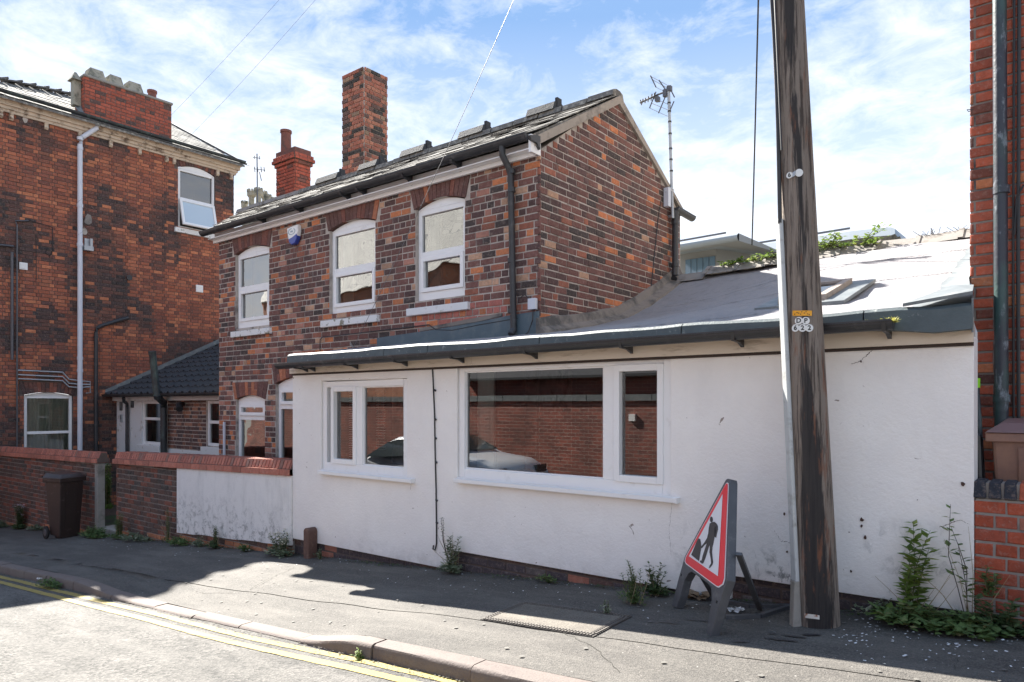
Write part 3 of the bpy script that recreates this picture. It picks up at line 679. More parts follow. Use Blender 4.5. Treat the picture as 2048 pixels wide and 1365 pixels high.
for k in range(rows):
    y0 = 5.90 + k * (1.85 / rows); y1 = y0 + 1.85 / rows * 1.5; X = xl(y0) + (.14 if k % 2 else 0)
    while X < -4.45:
        w = .27 * rs.uniform(.92, 1.08); X1 = min(X + w - .008, -4.42)
        lift = .012 + rs.uniform(-.003, .010) + (.02 if rs.random() < .05 else 0)
        if X1 - X > .06:
            y1c = min(y1, RY + .02); dd = rs.uniform(-.012, .006)
            slab(roof, M['slate'], (X, y0 + dd, zf(y0 + dd) + lift), (X1, y0 + dd, zf(y0 + dd) + lift + rs.uniform(-.003, .003)), (X1, y1c, zf(y1c) + .001), (X, y1c, zf(y1c) + .001), .009, 'slate')
        X += w
# ridge tiles: pale bedded ones to the left, dark raised blocks along the ridge
def ridge_tile(parent, x0, x1, Y, z, w, h, mat):
    mb = MB(); P = [(x0, Y - w, z - h), (x0, Y - w * .82, z - h * .25), (x0, Y - w * .3, z), (x0, Y + w * .3, z), (x0, Y + w * .82, z - h * .25), (x0, Y + w, z - h), (x0, Y, z - h * .9)]
    mb.prism(P, (x1 - x0, 0, 0)); return mb.build('ridge_tile', M[mat], parent)
X = -13.1; zr_ = zf(RY)
while X < -4.5:
    w = rs.uniform(.38, .44); up = 0; 
    ridge_tile(roof, X, min(X + w - .02, -4.44), RY, zr_ + .055 + rs.uniform(-.006, .01), .14, .10, 'ridge_pale' if X < -11.3 else 'slate'); X += w
for px0, px1 in ((643, 685), (728, 764), (812, 858), (928, 976), (1064, 1118)):
    a = at_y(px0, 300, RY).x; b = at_y(px1, 300, RY).x
    mb = MB(); P = [(a, RY - .15, zr_ + .02), (a, RY - .10, zr_ + .13), (a, RY, zr_ + .175), (a, RY + .10, zr_ + .13), (a, RY + .15, zr_ + .02)]
    mb.prism(P, (b - a, 0, 0)); mb.box(b - .03, b + .01, RY - .05, RY + .05, zr_ + .05, zr_ + .20); mb.build('ridge_tile', M['slate_dark'], roof)
# verge mortar along the gable top
mb = MB()
for (ya, za), (yb, zb_) in (((5.96, 2.80), (7.75, 3.86)), ((7.75, 3.86), (9.62, 2.80))):
    A = [(-4.445, ya, za - .075), (-4.445, yb, zb_ - .085), (-4.445, yb, zb_ + .015), (-4.445, ya, za + .03)] if ya < 7 else [(-4.445, ya, za - .10), (-4.445, yb, zb_ - .02), (-4.445, yb, zb_ + .035), (-4.445, ya, za + .015)]
    mb.prism(A, (.035, 0, 0))
mb.build('verge_mortar', plain('verge_mortar', (.36, .31, .26), .9, .2, 9, bmp=.5, dirt=(.17, .15, .13), dscale=6), house)
# rear gutter, rear downpipe, little white bracket
gutter(house, (-4.36, 9.20, 2.78), (-4.36, 9.78, 2.76), .06)
mb = MB(); mb.tube([(-4.37, 9.23, 2.74), (-4.37, 9.23, 1.83), (-4.35, 9.15, 1.77)], .045, 12)
for z in (2.55, 1.95): mb.tube([(-4.37, 9.23, z), (-4.37, 9.23, z + .05)], .054, 12)
mb.build('downpipe', M['black_plastic'], house, smooth=True)
mb = MB(); mb.box(-4.43, -4.36, 8.99, 9.07, 2.76, 3.02); mb.box(-4.42, -4.37, 9.07, 9.20, 3.0, 3.04); mb.build('bracket', M['white_pipe'], house)
# alarm box
mb = MB(); P = [(-8.945, 2.57), (-8.68, 2.59), (-8.675, 2.50), (-8.70, 2.42), (-8.90, 2.40), (-8.93, 2.50)]
mb.prism([FH.p(a, b, .085) for a, b in P], FH.N * -.07); alarm = mb.build('alarm_box', M['upvc'], house, bevel=.012)
M['blue'] = plain('blue_plastic', (.03, .06, .33), .3, .05, 5)
mb = MB(); mb.prism([FH.p(a, b, .087) for a, b in [(-8.905, 2.405), (-8.80, 2.43), (-8.69, 2.47), (-8.705, 2.38), (-8.75, 2.325), (-8.83, 2.315), (-8.88, 2.35)]], FH.N * -.07); mb.build('strobe', M['blue'], alarm, bevel=.012)
M['logo'] = plain('logo_grey', (.35, .42, .46), .5, .02)
mb = MB()
for i in range(20):
    if i in (3, 4): continue
    t0, t1 = 2 * math.pi * i / 20, 2 * math.pi * (i + 1) / 20
    q = lambda t, r_: FH.p(-8.815 + math.cos(t) * r_ * 1.15, 2.505 + math.sin(t) * r_ * .62, .088)
    mb.face([q(t0, .062), q(t1, .062), q(t1, .078), q(t0, .078)])
mb.box(-8.845, -8.785, 5.9915, 5.992, 2.494, 2.516)
mb.build('ring_logo', M['logo'], alarm, fix=False)
# junction box and cables at the corner
mb = MB(); mb.box(-4.56, -4.46, 6.02, 6.07, 1.02, 1.14); mb.build('junction_box', M['white_pipe'], house, bevel=.006)
mb = MB()
mb.tube([(-4.50, 6.04, 1.04), (-4.50, 6.03, .90), (-4.54, 6.01, .78), (-4.62, 6.0, .72), (-4.70, 6.0, .75)], .007, 6)
mb.tube([(-4.52, 6.03, 1.12), (-4.60, 6.02, 1.19), (-4.68, 6.03, 1.15)], .006, 6)
mb.tube([at_y(x, y, 6.055) for x, y in ((640, 703), (640, 680), (645, 675), (740, 664), (858, 650), (872, 660), (905, 661), (960, 650), (1036, 637))], .0065, 6)
mb.tube([at_x(x, y, -4.435) for x, y in ((1322, 402), (1316, 440), (1310, 500), (1304, 560), (1302, 575))], .006, 6)
mb.build('cable', M['wire'], house, smooth=True)
mb = MB(); a = at_y(706, 697, 6.06)
for k in range(6): mb.tube([a + Vector((.0, -.01 * k, .012 * k)), a + Vector((.02, -.01 * k - .005, .012 * k + .008))], .006, 5)
mb.tube([a, a + Vector((0, .03, -.05))], .008, 6); mb.build('wire_anchor', M['metal'], house)
# grey overflow pipe by the left ground floor window
mb = MB(); mb.tube([(-10.72, 6.03, -.28), (-10.72, 6.03, -1.3)], .022, 8); mb.build('waste_pipe', M['white_pipe'], house, smooth=True)
# teal flashing along the extension roof
mb = MB(); P = [(-7.03, .70), (-4.44, .74), (-4.44, 1.0), (-4.9, .98), (-5.3, .945), (-6.1, .90), (-7.03, .865)]
mb.prism([FH.p(a, b, .028) for a, b in P], FH.N * -.03); mb.build('flashing', M['teal'], house)
mb = MB(); P = [(-6.25, .90), (-5.3, .95), (-4.95, .985), (-4.95, 1.02), (-5.3, 1.0), (-5.95, .955), (-6.25, .935)]
mb.prism([FH.p(a, b, .024) for a, b in P], FH.N * -.02); mb.build('mortar_fillet', M['cement'], house)
# tall chimney on the rear slope
def chimney(parent, x0, x1, y0, y1, z0, z1, tone, seed, mort='mortar', ztaper=0, corbel=()):
    mb = MB(); mb.box(x0, x1, y0, y1, z0, z1 - .02); st = mb.build('chimney', M[mort], parent)
    f1 = Frame((0, y0, 0), (1, 0, 0)); f2 = Frame((x1, 0, 0), (0, 1, 0))
    def put(a0, a1, b0, b1, v0, v1, sd):
        g1, g2 = Frame((0, b0, 0), (1, 0, 0)), Frame((a1, 0, 0), (0, 1, 0))
        br = lay(g1, v0, v1, CO, interval((a0, a1 - .0)), [], 'flemish', tone, sd) + lay(g2, v0, v1, CO, interval((b0 + .012, b1)), [], 'flemish', tone, sd + 1)
        return br
    B = put(x0, x1, y0, y1, z0, z1, seed); return st, B
st, B1 = chimney(house, -10.985, -10.35, 8.60, 9.17, 2.6, 6.33, tone_chim, 81)
put_bricks([b for b in B1 if b[3] > 4.1], st, st, 0, 8, sink=.016)
# ---------------------------------------------------------------- white rendered extension
ext = thing('white_extension', 'long low white rendered extension with two plastic windows and pale felt roof', 'extension', (-3.9, 5.0, -1.5))
FE = Frame((0, 5.0, 0), (1, 0, 0))
def X5(px, Y=5.0): return at_y(px, 800, Y).x
W1 = (X5(642), X5(814), -.745, .275); W2 = (X5(914), X5(1341), -.70, .395)
bot = [(-7.335, -4.72, -1.61), (-4.72, -1.93, -1.415), (-1.93, -.447, -1.243)]
def esolid(u, v):
    for a, b, c, d in (W1, W2):
        if a < u < b and c < v < d: return False
    for a, b, z in bot:
        if a < u < b: return v > z
    return False
us = [b[0] for b in bot] + [-.447] + [W1[0], W1[1], W2[0], W2[1]]; vs = [b[2] for b in bot] + [.41, W1[2], W1[3], W2[2], W2[3]]
wall_cells(FE, us, vs, esolid, .22, 'wall', M['render'], ext, bevel=.004)
mb = MB(); mb.box(-7.335, -7.315, 5.24, 6.06, -2.2, .5); mb.build('side_wall', M['render'], ext)
mb = MB(); mb.prism([(-.449, 5.225, -1.6), (-.449, 5.225, .45), (-.580, 6.19, .70), (-.580, 6.19, -1.6)], (-.02, 0, 0)); mb.build('end_wall', M['render'], ext)
def xlim(Y): return -.447 - .115 * max(0, min(1.2, Y - 5.0))
# brick plinth below the render, tarred
def tone_plinth(r, u, v): return pick(r, [(5, (.075, .06, .065)), (1.6, (.12, .07, .06)), (.5, (.32, .13, .09)), (.4, (.12, .10, .095))])
mb = MB(); mb.box(-7.33, -.45, 5.035, 5.2, -2.2, -1.2); pl = mb.build('plinth', M['mortar_dark'], ext)
FP = Frame((0, 5.035, 0), (1, 0, 0))
def pint(v):
    iv = []
    for a, b, z in bot:
        if v < z + .05:
            xr = min(b, (v + .12 + 1.28) / .071) if False else b
            lo = a; hi = b; zg = lambda x: base_z(x, 5) - .05
            # keep only where above ground
            xs_ = [x for x in rng(a, b, .1) if v > zg(x)]
            if xs_: iv.append((min(xs_) if v > zg(a) else a, max(xs_)))
    out = []
    for p in sorted(iv):
        if out and p[0] - out[-1][1] < .02: out[-1] = (out[-1][0], p[1])
        else: out.append(p)
    return out
put_bricks(lay(FP, -2.0, -1.24, CO, pint, [], 'stretcher', tone_plinth, 33), pl, ext, 120, 9)
# windows
def ext_window(wv, cells, name_seed, blind):
    a, b, c, d = wv; n0, n1 = -.09, -.022
    mb = MB(); w = .07; ring(FE, mb, a + .006, b - .006, c, d - .006, w, n0, n1, .085)
    for m0, m1 in cells['mull']: FE.box(mb, m0, m1, c + .085, d - w - .006, n0, n1 - .003)
    win = mb.build('window', M['upvc'], ext, bevel=.005)
    for s0, s1 in cells['sash']:
        mb = MB(); ring(FE, mb, s0, s1, c + .08, d - w - .004, .052, n0 + .01, n1 + .016); mb.build('sash', M['upvc'], win, bevel=.005)
        pane(FE, win, s0 + .05, s1 - .05, c + .13, d - w - .054, n0 + .03)
        mb = MB(); FE.box(mb, (s0 + s1) / 2 - .06, (s0 + s1) / 2 + .0, d - w - .045, d - w - .03, n1 + .016, n1 + .02)
    for s0, s1 in cells['fixed']:
        pane(FE, win, s0, s1, c + .085, d - w - .006, n0 + .03)
        mb = MB(); ring(FE, mb, s0, s1, c + .085, d - w - .006, .012, n0 + .01, n1 - .02); mb.build('glazing_bead', M['upvc'], win)
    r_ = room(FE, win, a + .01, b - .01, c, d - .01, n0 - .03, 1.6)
    for (b0, b1, zt, zb_) in blind:
        mb = MB(); z = zt
        while z > zb_:
            mb.obox(FE.p((b0 + b1) / 2, z, n0 - .12), FE.U * ((b1 - b0) / 2), (0, .010, .004), (0, -.0004, .001)); z -= .026
        mb.box(b0, b1, FE.p(0, 0, n0 - .10).y, FE.p(0, 0, n0 - .14).y, zt + .01, zt + .045)
        for k in (.2, .8): xx = lerp(b0, b1, k); mb.tube([FE.p(xx, zt, n0 - .12), FE.p(xx, zb_, n0 - .12)], .002, 4)
        mb.build('venetian_blind', M['blind'], win, kind='stuff')
    return win
E1 = ext_window(W1, dict(mull=[(X5(708), X5(721))], sash=[(X5(660), X5(710))], fixed=[(X5(721), W1[1] - .075)]), 1, [(W1[0] + .25, W1[0] + .55, .13, -.60), (W1[0] + .72, W1[0] + .86, .13, -.50)])
E2 = ext_window(W2, dict(mull=[(X5(1203), X5(1228))], sash=[(X5(1226), X5(1325))], fixed=[(W2[0] + .075, X5(1203))]), 2, [])
mb = MB(); FE.box(mb, W2[0] + .09, W2[0] + .30, W2[2] + .09, W2[3] - .08, -.22, -.20); mb.build('curtain', M['curtain'], E2)
mb = MB(); FE.box(mb, W2[0] + .09, W2[1] - .1, W2[2] + .05, W2[2] + .07, -.45, -.12); mb.build('inner_sill', M['paint'], E2)
for (a, b, v) in ((X5(634, 4.94), X5(821, 4.94), -.755), (X5(905, 4.93), X5(1351, 4.93), -.708)):
    mb = MB(); FE.box(mb, a, b, v - .026, v, -.08, .060); FE.box(mb, a, b, v - .038, v - .026, .042, .060); FE.box(mb, b - .012, b + .006, v - .043, v + .003, .0, .064); mb.build('window_sill', M['upvc'], ext, bevel=.004)
# roof membrane
def interp(P, y):
    for (a, za), (b, zb_) in zip(P, P[1:]):
        if y <= b: return lerp(za, zb_, (y - a) / (b - a))
    return P[-1][1]
PL = [(4.86, .575), (6.08, .765), (7.0, .91), (7.7, 1.06), (8.3, 1.29), (9.4, 1.80)]; PR = [(4.86, .575), (5.3, .66), (6.2, .87), (9.4, 1.90)]
def zroof(X, Y): t = smooth((X + 4.2) / 2.6); return lerp(interp(PL, Y), interp(PR, Y), t)
m, nt, b = new_mat('felt_roof'); c = mix(nt, noise_node(nt, 1.2, 5, .6), (.27, .26, .275), (.35, .34, .345)); c = mix(nt, ramp(nt, noise_node(nt, 9, 7, .7), [(.50, 0.0), (.72, .6)]), c, (.21, .205, .21))
nt.links.new(c, b.inputs['Base Color']); b.inputs['Roughness'].default_value = .9; b.inputs['Specular IOR Level'].default_value = .12; bump(nt, b, mix(nt, .35, noise_node(nt, 2.5, 3, .5, dist=1.0), noise_node(nt, 60, 3)), .8, .05); M['membrane'] = m
def rz(X, Y): return zroof(X, Y) + .016 * fbm(X * 1.1, Y * .8, 4) + .008 * fbm(X * 4, Y * 2, 9)
vs_ = []; fs_ = []; xs = rng(-7.35, -.44, .12); ys = rng(4.875, 9.4, .11); idx = {}
for i, X in enumerate(xs):
    for j, Y in enumerate(ys):
        if (X < -4.45 and Y > 6.2) or False: continue
        idx[i, j] = len(vs_); X_ = min(max(X, -7.35 + .11 * (1 - smooth((Y - 4.87) / .15))), xlim(Y)); vs_.append((X_, Y, rz(X_, Y)))
for i in range(len(xs) - 1):
    for j in range(len(ys) - 1):
        k = [idx.get(q) for q in ((i, j), (i + 1, j), (i + 1, j + 1), (i, j + 1))]
        if None not in k: fs_.append(tuple(k))
me = bpy.data.meshes.new('roof'); me.from_pydata(vs_, [], fs_); me.materials.append(M['membrane']); me.polygons.foreach_set('use_smooth', [True] * len(fs_)); eroof = link('roof', me, ext)
mb = MB(); mb.face([(-4.6, 9.4, 1.86), (-.3, 9.4, 1.92), (-.3, 12.5, .4), (-4.6, 12.5, .4)]); mb.build('rear_slope', M['slate_dark'], ext, fix=False)
mb = MB(); mb.box(-4.5, -.5, 9.2, 9.38, -1, 1.6); mb.box(-7.3, -.46, 5.0, 5.2, .412, .50); mb.build('rear_wall', M['mortar'], ext)
# drip edge in lengths, gutter, brackets, fascia board
xe = [-7.24, -5.53, -4.9, -3.55, -2.25, -1.02, -.44]
for a, b_ in zip(xe, xe[1:]):
    mb = MB(); n = max(3, int((b_ - a) / .15)); prev = None
    for i in range(n + 1):
        X = lerp(a + .004, b_ - .004, i / n); zt = rz(X, 4.9) + .012; w = .006 * fbm(X * 3, 2); end = smooth((X + 1.1) / .5) * .03
        q = [(X, 4.97, zt + .004), (X, 4.885 + w, zt + .004), (X, 4.858 + w, zt - .018), (X, 4.845 + w, zt - .125 - end), (X, 4.87 + w, zt - .13 - end), (X, 4.97, zt - .06)]
        if prev:
            for k in range(6): mb.face([prev[k], q[k], q[(k + 1) % 6], prev[(k + 1) % 6]])
        else: mb.face(q)
        prev = q
    mb.face(prev[::-1]); mb.build('drip_edge', M['felt'], ext)
g2 = gutter(ext, (-7.30, 4.785, .475), (-.84, 4.785, .513), .058)
for px in (593, 608, 693, 792, 905, 1052, 1243, 1467, 1766):
    X = at_y(px, 700, 4.79).x; mb = MB(); zt = lerp(.475, .513, (X + 7.57) / 6.7)
    mb.prism([(X, 4.725, zt - .01), (X, 4.84, zt + .01), (X, 4.93, zt + .0), (X, 4.93, zt - .10), (X, 4.86, zt - .072), (X, 4.75, zt - .066)], (.024, 0, 0)); mb.build('gutter_bracket', M['black_plastic'], g2)
mb = MB()
for a, b_ in ((-7.335, -4.42), (-4.415, -.447)): mb.box(a, b_, 4.955, 4.998, .372, .52)
mb.build('fascia_board', M['cream'], ext)
mb = MB(); mb.prism([(-7.335, 4.985, .35), (-.447, 4.985, .352), (-.447, 4.985, .3725), (-7.335, 4.985, .3705)], (0, .014, 0)); mb.build('dirty_joint', M['stem_dark'], ext)
# cement flashing up the gable
mb = MB(); prev = None
for i in range(31):
    Y = lerp(6.02, 9.5, i / 30); z = zroof(-4.35, min(Y, 9.4)) + (.0 if Y < 9.4 else .03); hw = .17 + .02 * fbm(Y * 2, 1); wd = .10 + .06 * smooth((Y - 7.2) / 1.0) + .01 * fbm(Y * 5, 3)
    q = [(-4.448, Y, z + hw), (-4.42, Y, z + hw - .01), (-4.40 + .2 * (wd - .1), Y, z + .07), (-4.43 + wd, Y, z + .022), (-4.42 + wd, Y, z - .02), (-4.448, Y, z - .03)]
    if prev:
        for k in range(6): mb.face([prev[k], q[k], q[(k + 1) % 6], prev[(k + 1) % 6]])
    else: mb.face(q)
    prev = q
mb.face(prev[::-1]); mb.build('flashing', M['cement'], ext, smooth=True)
# right verge strip and lapped lead at the neighbour's corner
mb = MB(); prev = None
for i in range(29):
    Y = lerp(4.9, 9.35, i / 28); z = rz(-.6, Y); up = .05 * smooth((Y - 5.6) / .6)
    xe_ = xlim(Y) - .002
    q = [(-.78 + .03 * fbm(Y * 3, 1), Y, z + .012), (-.65, Y, z + .020), (xe_, Y, z + .03 + up), (xe_, Y, z - .1)]
    if prev:
        for k in range(3): mb.face([prev[k], q[k], q[k + 1], prev[k + 1]])
    prev = q
mb.build('verge_strip', M['lead'], ext, smooth=True)
mb = MB(); mb.prism([(-.80, 4.86, .60), (-.44, 4.85, .64), (-.475, 5.3, .74), (-.60, 5.5, .78)], (0, 0, .02)); mb.prism([(-.446, 4.86, .42), (-.446, 4.86, .62), (-.578, 6.18, .90), (-.578, 6.18, .55)], (.010, 0, 0)); mb.build('lead_lap', M['lead'], ext)
for (x0, y0, x1, y1) in ((-3.9, 5.35, -1.9, 5.42), (-3.2, 6.9, -.7, 6.98), (-4.1, 8.1, -.7, 8.2)):
    mb = MB(); n = 60; prev = None
    for i in range(n + 1):
        X = lerp(x0, x1, i / n); Y = lerp(y0, y1, i / n) + .012 * fbm(X * 2, Y if prev else 1); h = .006 + .004 * fbm(X * 5, 2)
        q = (Vector((X, Y, rz(X, Y) + .002 + h)), Vector((X, Y - .012, rz(X, Y - .012) + .001)), Vector((X, Y + .05, rz(X, Y + .05) + .001)))
        if prev: mb.face([prev[0], q[0], q[1], prev[1]]); mb.face([prev[2], q[2], q[0], prev[0]])
        prev = q
    mb.build('felt_lap', M['membrane'], eroof, fix=False)
def rcrack(pts, w=.0016):
    mb = MB(); prev = None; k = 0
    for (a, b), (c, d) in zip(pts, pts[1:]):
        for i in range(14):
            t = i / 14; px, py = lerp(a, c, t), lerp(b, d, t); k += 1; p = at_y(px + 2.2 * fbm(k * .4, a), py + 2.2 * fbm(k * .37, b + 3), 4.9985); ww = w * (.4 + abs(fbm(k * .5, 9)) * 1.6)
            q = (p + Vector((-ww, 0, ww)), p + Vector((ww, 0, -ww)))
            if prev: mb.face([prev[0], q[0], q[1], prev[1]])
            prev = q
    mb.build('render_crack', M['brown'], ext, fix=False)
M['brown'] = plain('rust_brown', (.08, .045, .035), .9, .4, 50)
rcrack([(1846, 680), (1838, 690), (1822, 694), (1808, 690)]); rcrack([(1757, 672), (1745, 700), (1722, 722), (1700, 730)]); rcrack([(1548, 1062), (1562, 1082), (1590, 1088)]); rcrack([(1880, 1055), (1920, 1040), (1940, 1050)]); rcrack([(820, 955), (822, 985)], .001); rcrack([(1345, 1000), (1338, 1060), (1342, 1110)], .0008)
# ridge tiles
X = -4.36; k = 0; rt = random.Random(9)
while X < -.62:
    w = .425; z = 1.865 + .075 * (X + 4.4) / 3.8 - (.05 if k == 0 else 0); x1 = min(X + w, -.60)
    mb = MB(); tl = rt.uniform(-.008, .008)
    P = lambda x, dz: [(x, 9.18, z - .09 + dz), (x, 9.37, z + .045 + dz), (x, 9.44, z + .05 + dz), (x, 9.62, z - .08 + dz), (x, 9.4, z - .05 + dz)]
    A, Bq = P(X, tl), P(x1 - .012, -tl); mb.face(A); mb.face(Bq[::-1])
    for q in range(5): mb.face([A[(q + 1) % 5], A[q], Bq[q], Bq[(q + 1) % 5]])
    C1, C2 = [(a, b2, c + .014) for a, b2, c in P(X - .02, tl)], [(a, b2, c + .014) for a, b2, c in P(X + .035, tl)]
    if k: 
        mb.face(C1); mb.face(C2[::-1])
        for q in range(5): mb.face([C1[(q + 1) % 5], C1[q], C2[q], C2[(q + 1) % 5]])
    mb.build('ridge_tile', M['ridge_pale'], ext); X += w; k += 1
# skylight with lead apron
def rp(X, Y, h=0): return (X, Y, zroof(X, Y) + h)
mb = MB(); xa, xb, ya, yb = -2.02, -1.34, 5.74, 6.86
for (x0, x1, y0, y1) in ((xa, -1.86, ya, yb), (-1.5, xb, ya, yb), (-1.86, -1.5, ya, 5.86), (-1.86, -1.5, 6.70, yb)):
    mb.hexa([rp(x0, y0, .0), rp(x1, y0, .0), rp(x1, y1, .0), rp(x0, y1, .0), rp(x0, y0, .03), rp(x1, y0, .03), rp(x1, y1, .03), rp(x0, y1, .03)])
sk = mb.build('skylight', M['lead'], ext)
mb = MB(); M['weathered_wood'] = plain('weathered_frame', (.33, .27, .23), .7, .2, 10, dirt=(.15, .12, .10), dscale=8)
def rb(x0, x1, y0, y1, h0, h1): mb.hexa([rp(x0, y0, h0), rp(x1, y0, h0), rp(x1, y1, h0), rp(x0, y1, h0), rp(x0, y0, h1), rp(x1, y0, h1), rp(x1, y1, h1), rp(x0, y1, h1)])
rb(-1.87, -1.82, 5.86, 6.72, .02, .075); rb(-1.56, -1.50, 5.86, 6.72, .02, .08); rb(-1.82, -1.56, 6.66, 6.72, .02, .08); rb(-1.82, -1.56, 5.86, 5.92, .02, .06)
mb.build('skylight_frame', M['weathered_wood'], sk)
mb = MB(); mb.face([rp(-1.82, 5.92, .055), rp(-1.56, 5.92, .055), rp(-1.56, 6.66, .06), rp(-1.82, 6.66, .06)]); mb.build('pane', M['glass'], sk, fix=False)
mb = MB(); mb.face([rp(-1.82, 5.92, .035), rp(-1.56, 5.92, .035), rp(-1.56, 6.66, .04), rp(-1.82, 6.66, .04)]); mb.build('blind', M['blind'], sk, fix=False)
# earth cable clipped down the render, with clips
P = [at_y(x, y, 4.992) for x, y in ((864, 722), (866, 760), (869, 830), (870, 900), (872, 980), (873, 1060), (873, 1088))] + [at_y(870, 1101, 4.985), at_y(866, 1098, 4.985), at_y(867, 1091, 4.985)]
mb = MB(); mb.tube(P, .0075, 6)
for y in (780, 838, 876, 924, 1000, 1045): mb.tube([at_y(868.5 + (y - 780) * .015, y, 4.99), at_y(871 + (y - 780) * .015, y + 2, 4.985)], .010, 6)
mb.build('cable', M['wire'], ext, smooth=True)
# broken fixing and chips in the render
M['brown'] = plain('rust_brown', (.08, .045, .035), .9, .4, 50)
mb = MB(); r = random.Random(2)
for (px, py, s) in ((1724, 1040, .020), (1723, 1052, .014), (1731, 1075, .016), (1569, 1028, .014), (1574, 1104, .012), (1722, 724, .008), (1925, 968, .022), (1702, 1143, .014), (1835, 1000, .006)):
    c = at_y(px, py, 4.999); n = 7; P = [c + Vector((math.cos(2 * math.pi * i / n) * s * .6 * r.uniform(.5, 1.2), 0, math.sin(2 * math.pi * i / n) * s * .8 * r.uniform(.5, 1.2))) for i in range(n)][::-1]; mb.prism(P, (0, -.006, 0))
mb.build('chipped_patch', M['brown'], ext, kind='stuff')
# ---------------------------------------------------------------- tall brick building on the left
XL = -17.6; tall = thing('tall_brick_building', 'tall sooty red brick building at the left with painted eaves cornice', 'building', (XL, 7.0, -2.2))
FL = Frame((XL, 0, 0), (0, 1, 0)); LY = lambda px: at_x(px, 800, XL).y; LZ = lambda px, py: at_x(px, py, XL).z
YL1 = 10.17
la, lb = LY(48), LY(146); ua, ub = LY(356), LY(430)
WL = (la, lb, -1.35, .20, .07); WU = (ua, ub, LZ(356, 455), LZ(356, 335), .12)
def lsolid(u, v): return not any(a < u < b and c < v < d + e for a, b, c, d, e in (WL, WU))
us = [2.6, YL1, la, lb, ua, ub]; vs = [-3.2, 6.45] + [x for w in (WL, WU) for x in (w[2], w[3] + w[4])]
lw = wall_cells(FL, us, vs, lsolid, .25, 'side_wall', M['mortar_dark'], tall)
mb = MB(); mb.box(-27, XL - .26, 2.6, 2.85, -3.2, 6.45); mb.box(-27, XL - .26, 9.92, YL1, -3.2, 6.45); mb.build('end_wall', M['mortar_dark'], tall)
hl = [(a - .005, b + .005, c, d + e) for a, b, c, d, e in (WL, WU)] + [(a - .1, b + .1, d - .03, d + e + .24) for a, b, c, d, e in (WL, WU)]
put_bricks(lay(FL, -2.35, 6.1, CO, interval((3.7, YL1)), hl, 'flemish', tone_left, 41, joint=.012, su=.205, hu=.102), lw, tall, 285, 10, sink=.010)
for k, (a, b, c, d, e) in enumerate((WL, WU)):
    arch(FL, lw, a, b, d, e, .22, 14, lambda r, u, v: pick(r, [(3, (.16, .07, .055)), (2, (.09, .055, .05)), (1, (.25, .09, .06))]), 90 + k, split=True)
# lower window with net curtain
a, b, c, d, e = WL; mb = MB(); ring(FL, mb, a + .005, b - .005, c, d - .0, .06, -.11, -.05); FL.box(mb, a + .06, b - .06, -.64, -.58, -.11, -.05); win = mb.build('window', M['upvc'], tall, bevel=.004)
head_panel(FL, win, a + .004, b - .004, d, d, e, -.11, -.048); pane(FL, win, a + .06, b - .06, -.58, d - .06, -.08); pane(FL, win, a + .06, b - .06, c + .06, -.64, -.08)
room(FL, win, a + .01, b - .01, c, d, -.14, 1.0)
mb = MB(); n = 40; prev = None
for i in range(n + 1):
    u = lerp(a + .02, b - .02, i / n); off = -.19 - .018 * math.sin(i * 1.9) - (.05 if i > n * .34 and i < n * .70 else 0); q = (FL.p(u, c, off), FL.p(u, d - .03, off))
    if prev: mb.face([prev[0], q[0], q[1], prev[1]])
    prev = q
mb.build('net_curtain', M['curtain'], win, smooth=True, fix=False)
# upper window with its lower sash propped open
a, b, c, d, e = WU; zm = LZ(357, 396); mb = MB(); ring(FL, mb, a + .005, b - .005, c, d, .06, -.11, -.03); FL.box(mb, a + .06, b - .06, zm - .02, zm + .04, -.11, -.03); win = mb.build('window', M['upvc'], tall, bevel=.004)
head_panel(FL, win, a + .004, b - .004, d, d, e, -.11, -.028); pane(FL, win, a + .06, b - .06, zm + .04, d - .06, -.08)
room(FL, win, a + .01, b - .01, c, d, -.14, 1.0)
T = math.radians(15); h = zm - .02 - c - .03
def SP(u, t, n): return FL.p(u, zm - .02 - t * math.cos(T) + n * math.sin(T), -.02 + t * math.sin(T) + n * math.cos(T))
mb = MB()
def sb(u0, u1, t0, t1, n0, n1): mb.hexa([SP(u0, t1, n1), SP(u1, t1, n1), SP(u1, t1, n0), SP(u0, t1, n0), SP(u0, t0, n1), SP(u1, t0, n1), SP(u1, t0, n0), SP(u0, t0, n0)])
s0, s1 = a + .03, b - .03
sb(s0, s0 + .06, 0, h, 0, .05); sb(s1 - .06, s1, 0, h, 0, .05); sb(s0 + .06, s1 - .06, 0, .06, 0, .05); sb(s0 + .06, s1 - .06, h - .06, h, 0, .05); sa = mb.build('sash', M['upvc'], win, bevel=.004)
M['frosted'] = plain('frosted_glass', (.50, .60, .68), .12, .03, 2, spec=.8)
mb = MB(); sb(s0 + .06, s1 - .06, .06, h - .06, .02, .03); mb.build('pane', M['frosted'], sa)
if 'sill_old' not in M: M['sill_old'] = M['paint']
sill(FL, tall, a - .10, b + .08, c - .13, c - .01, -.12, .07, 'sill_old', 'window_sill')
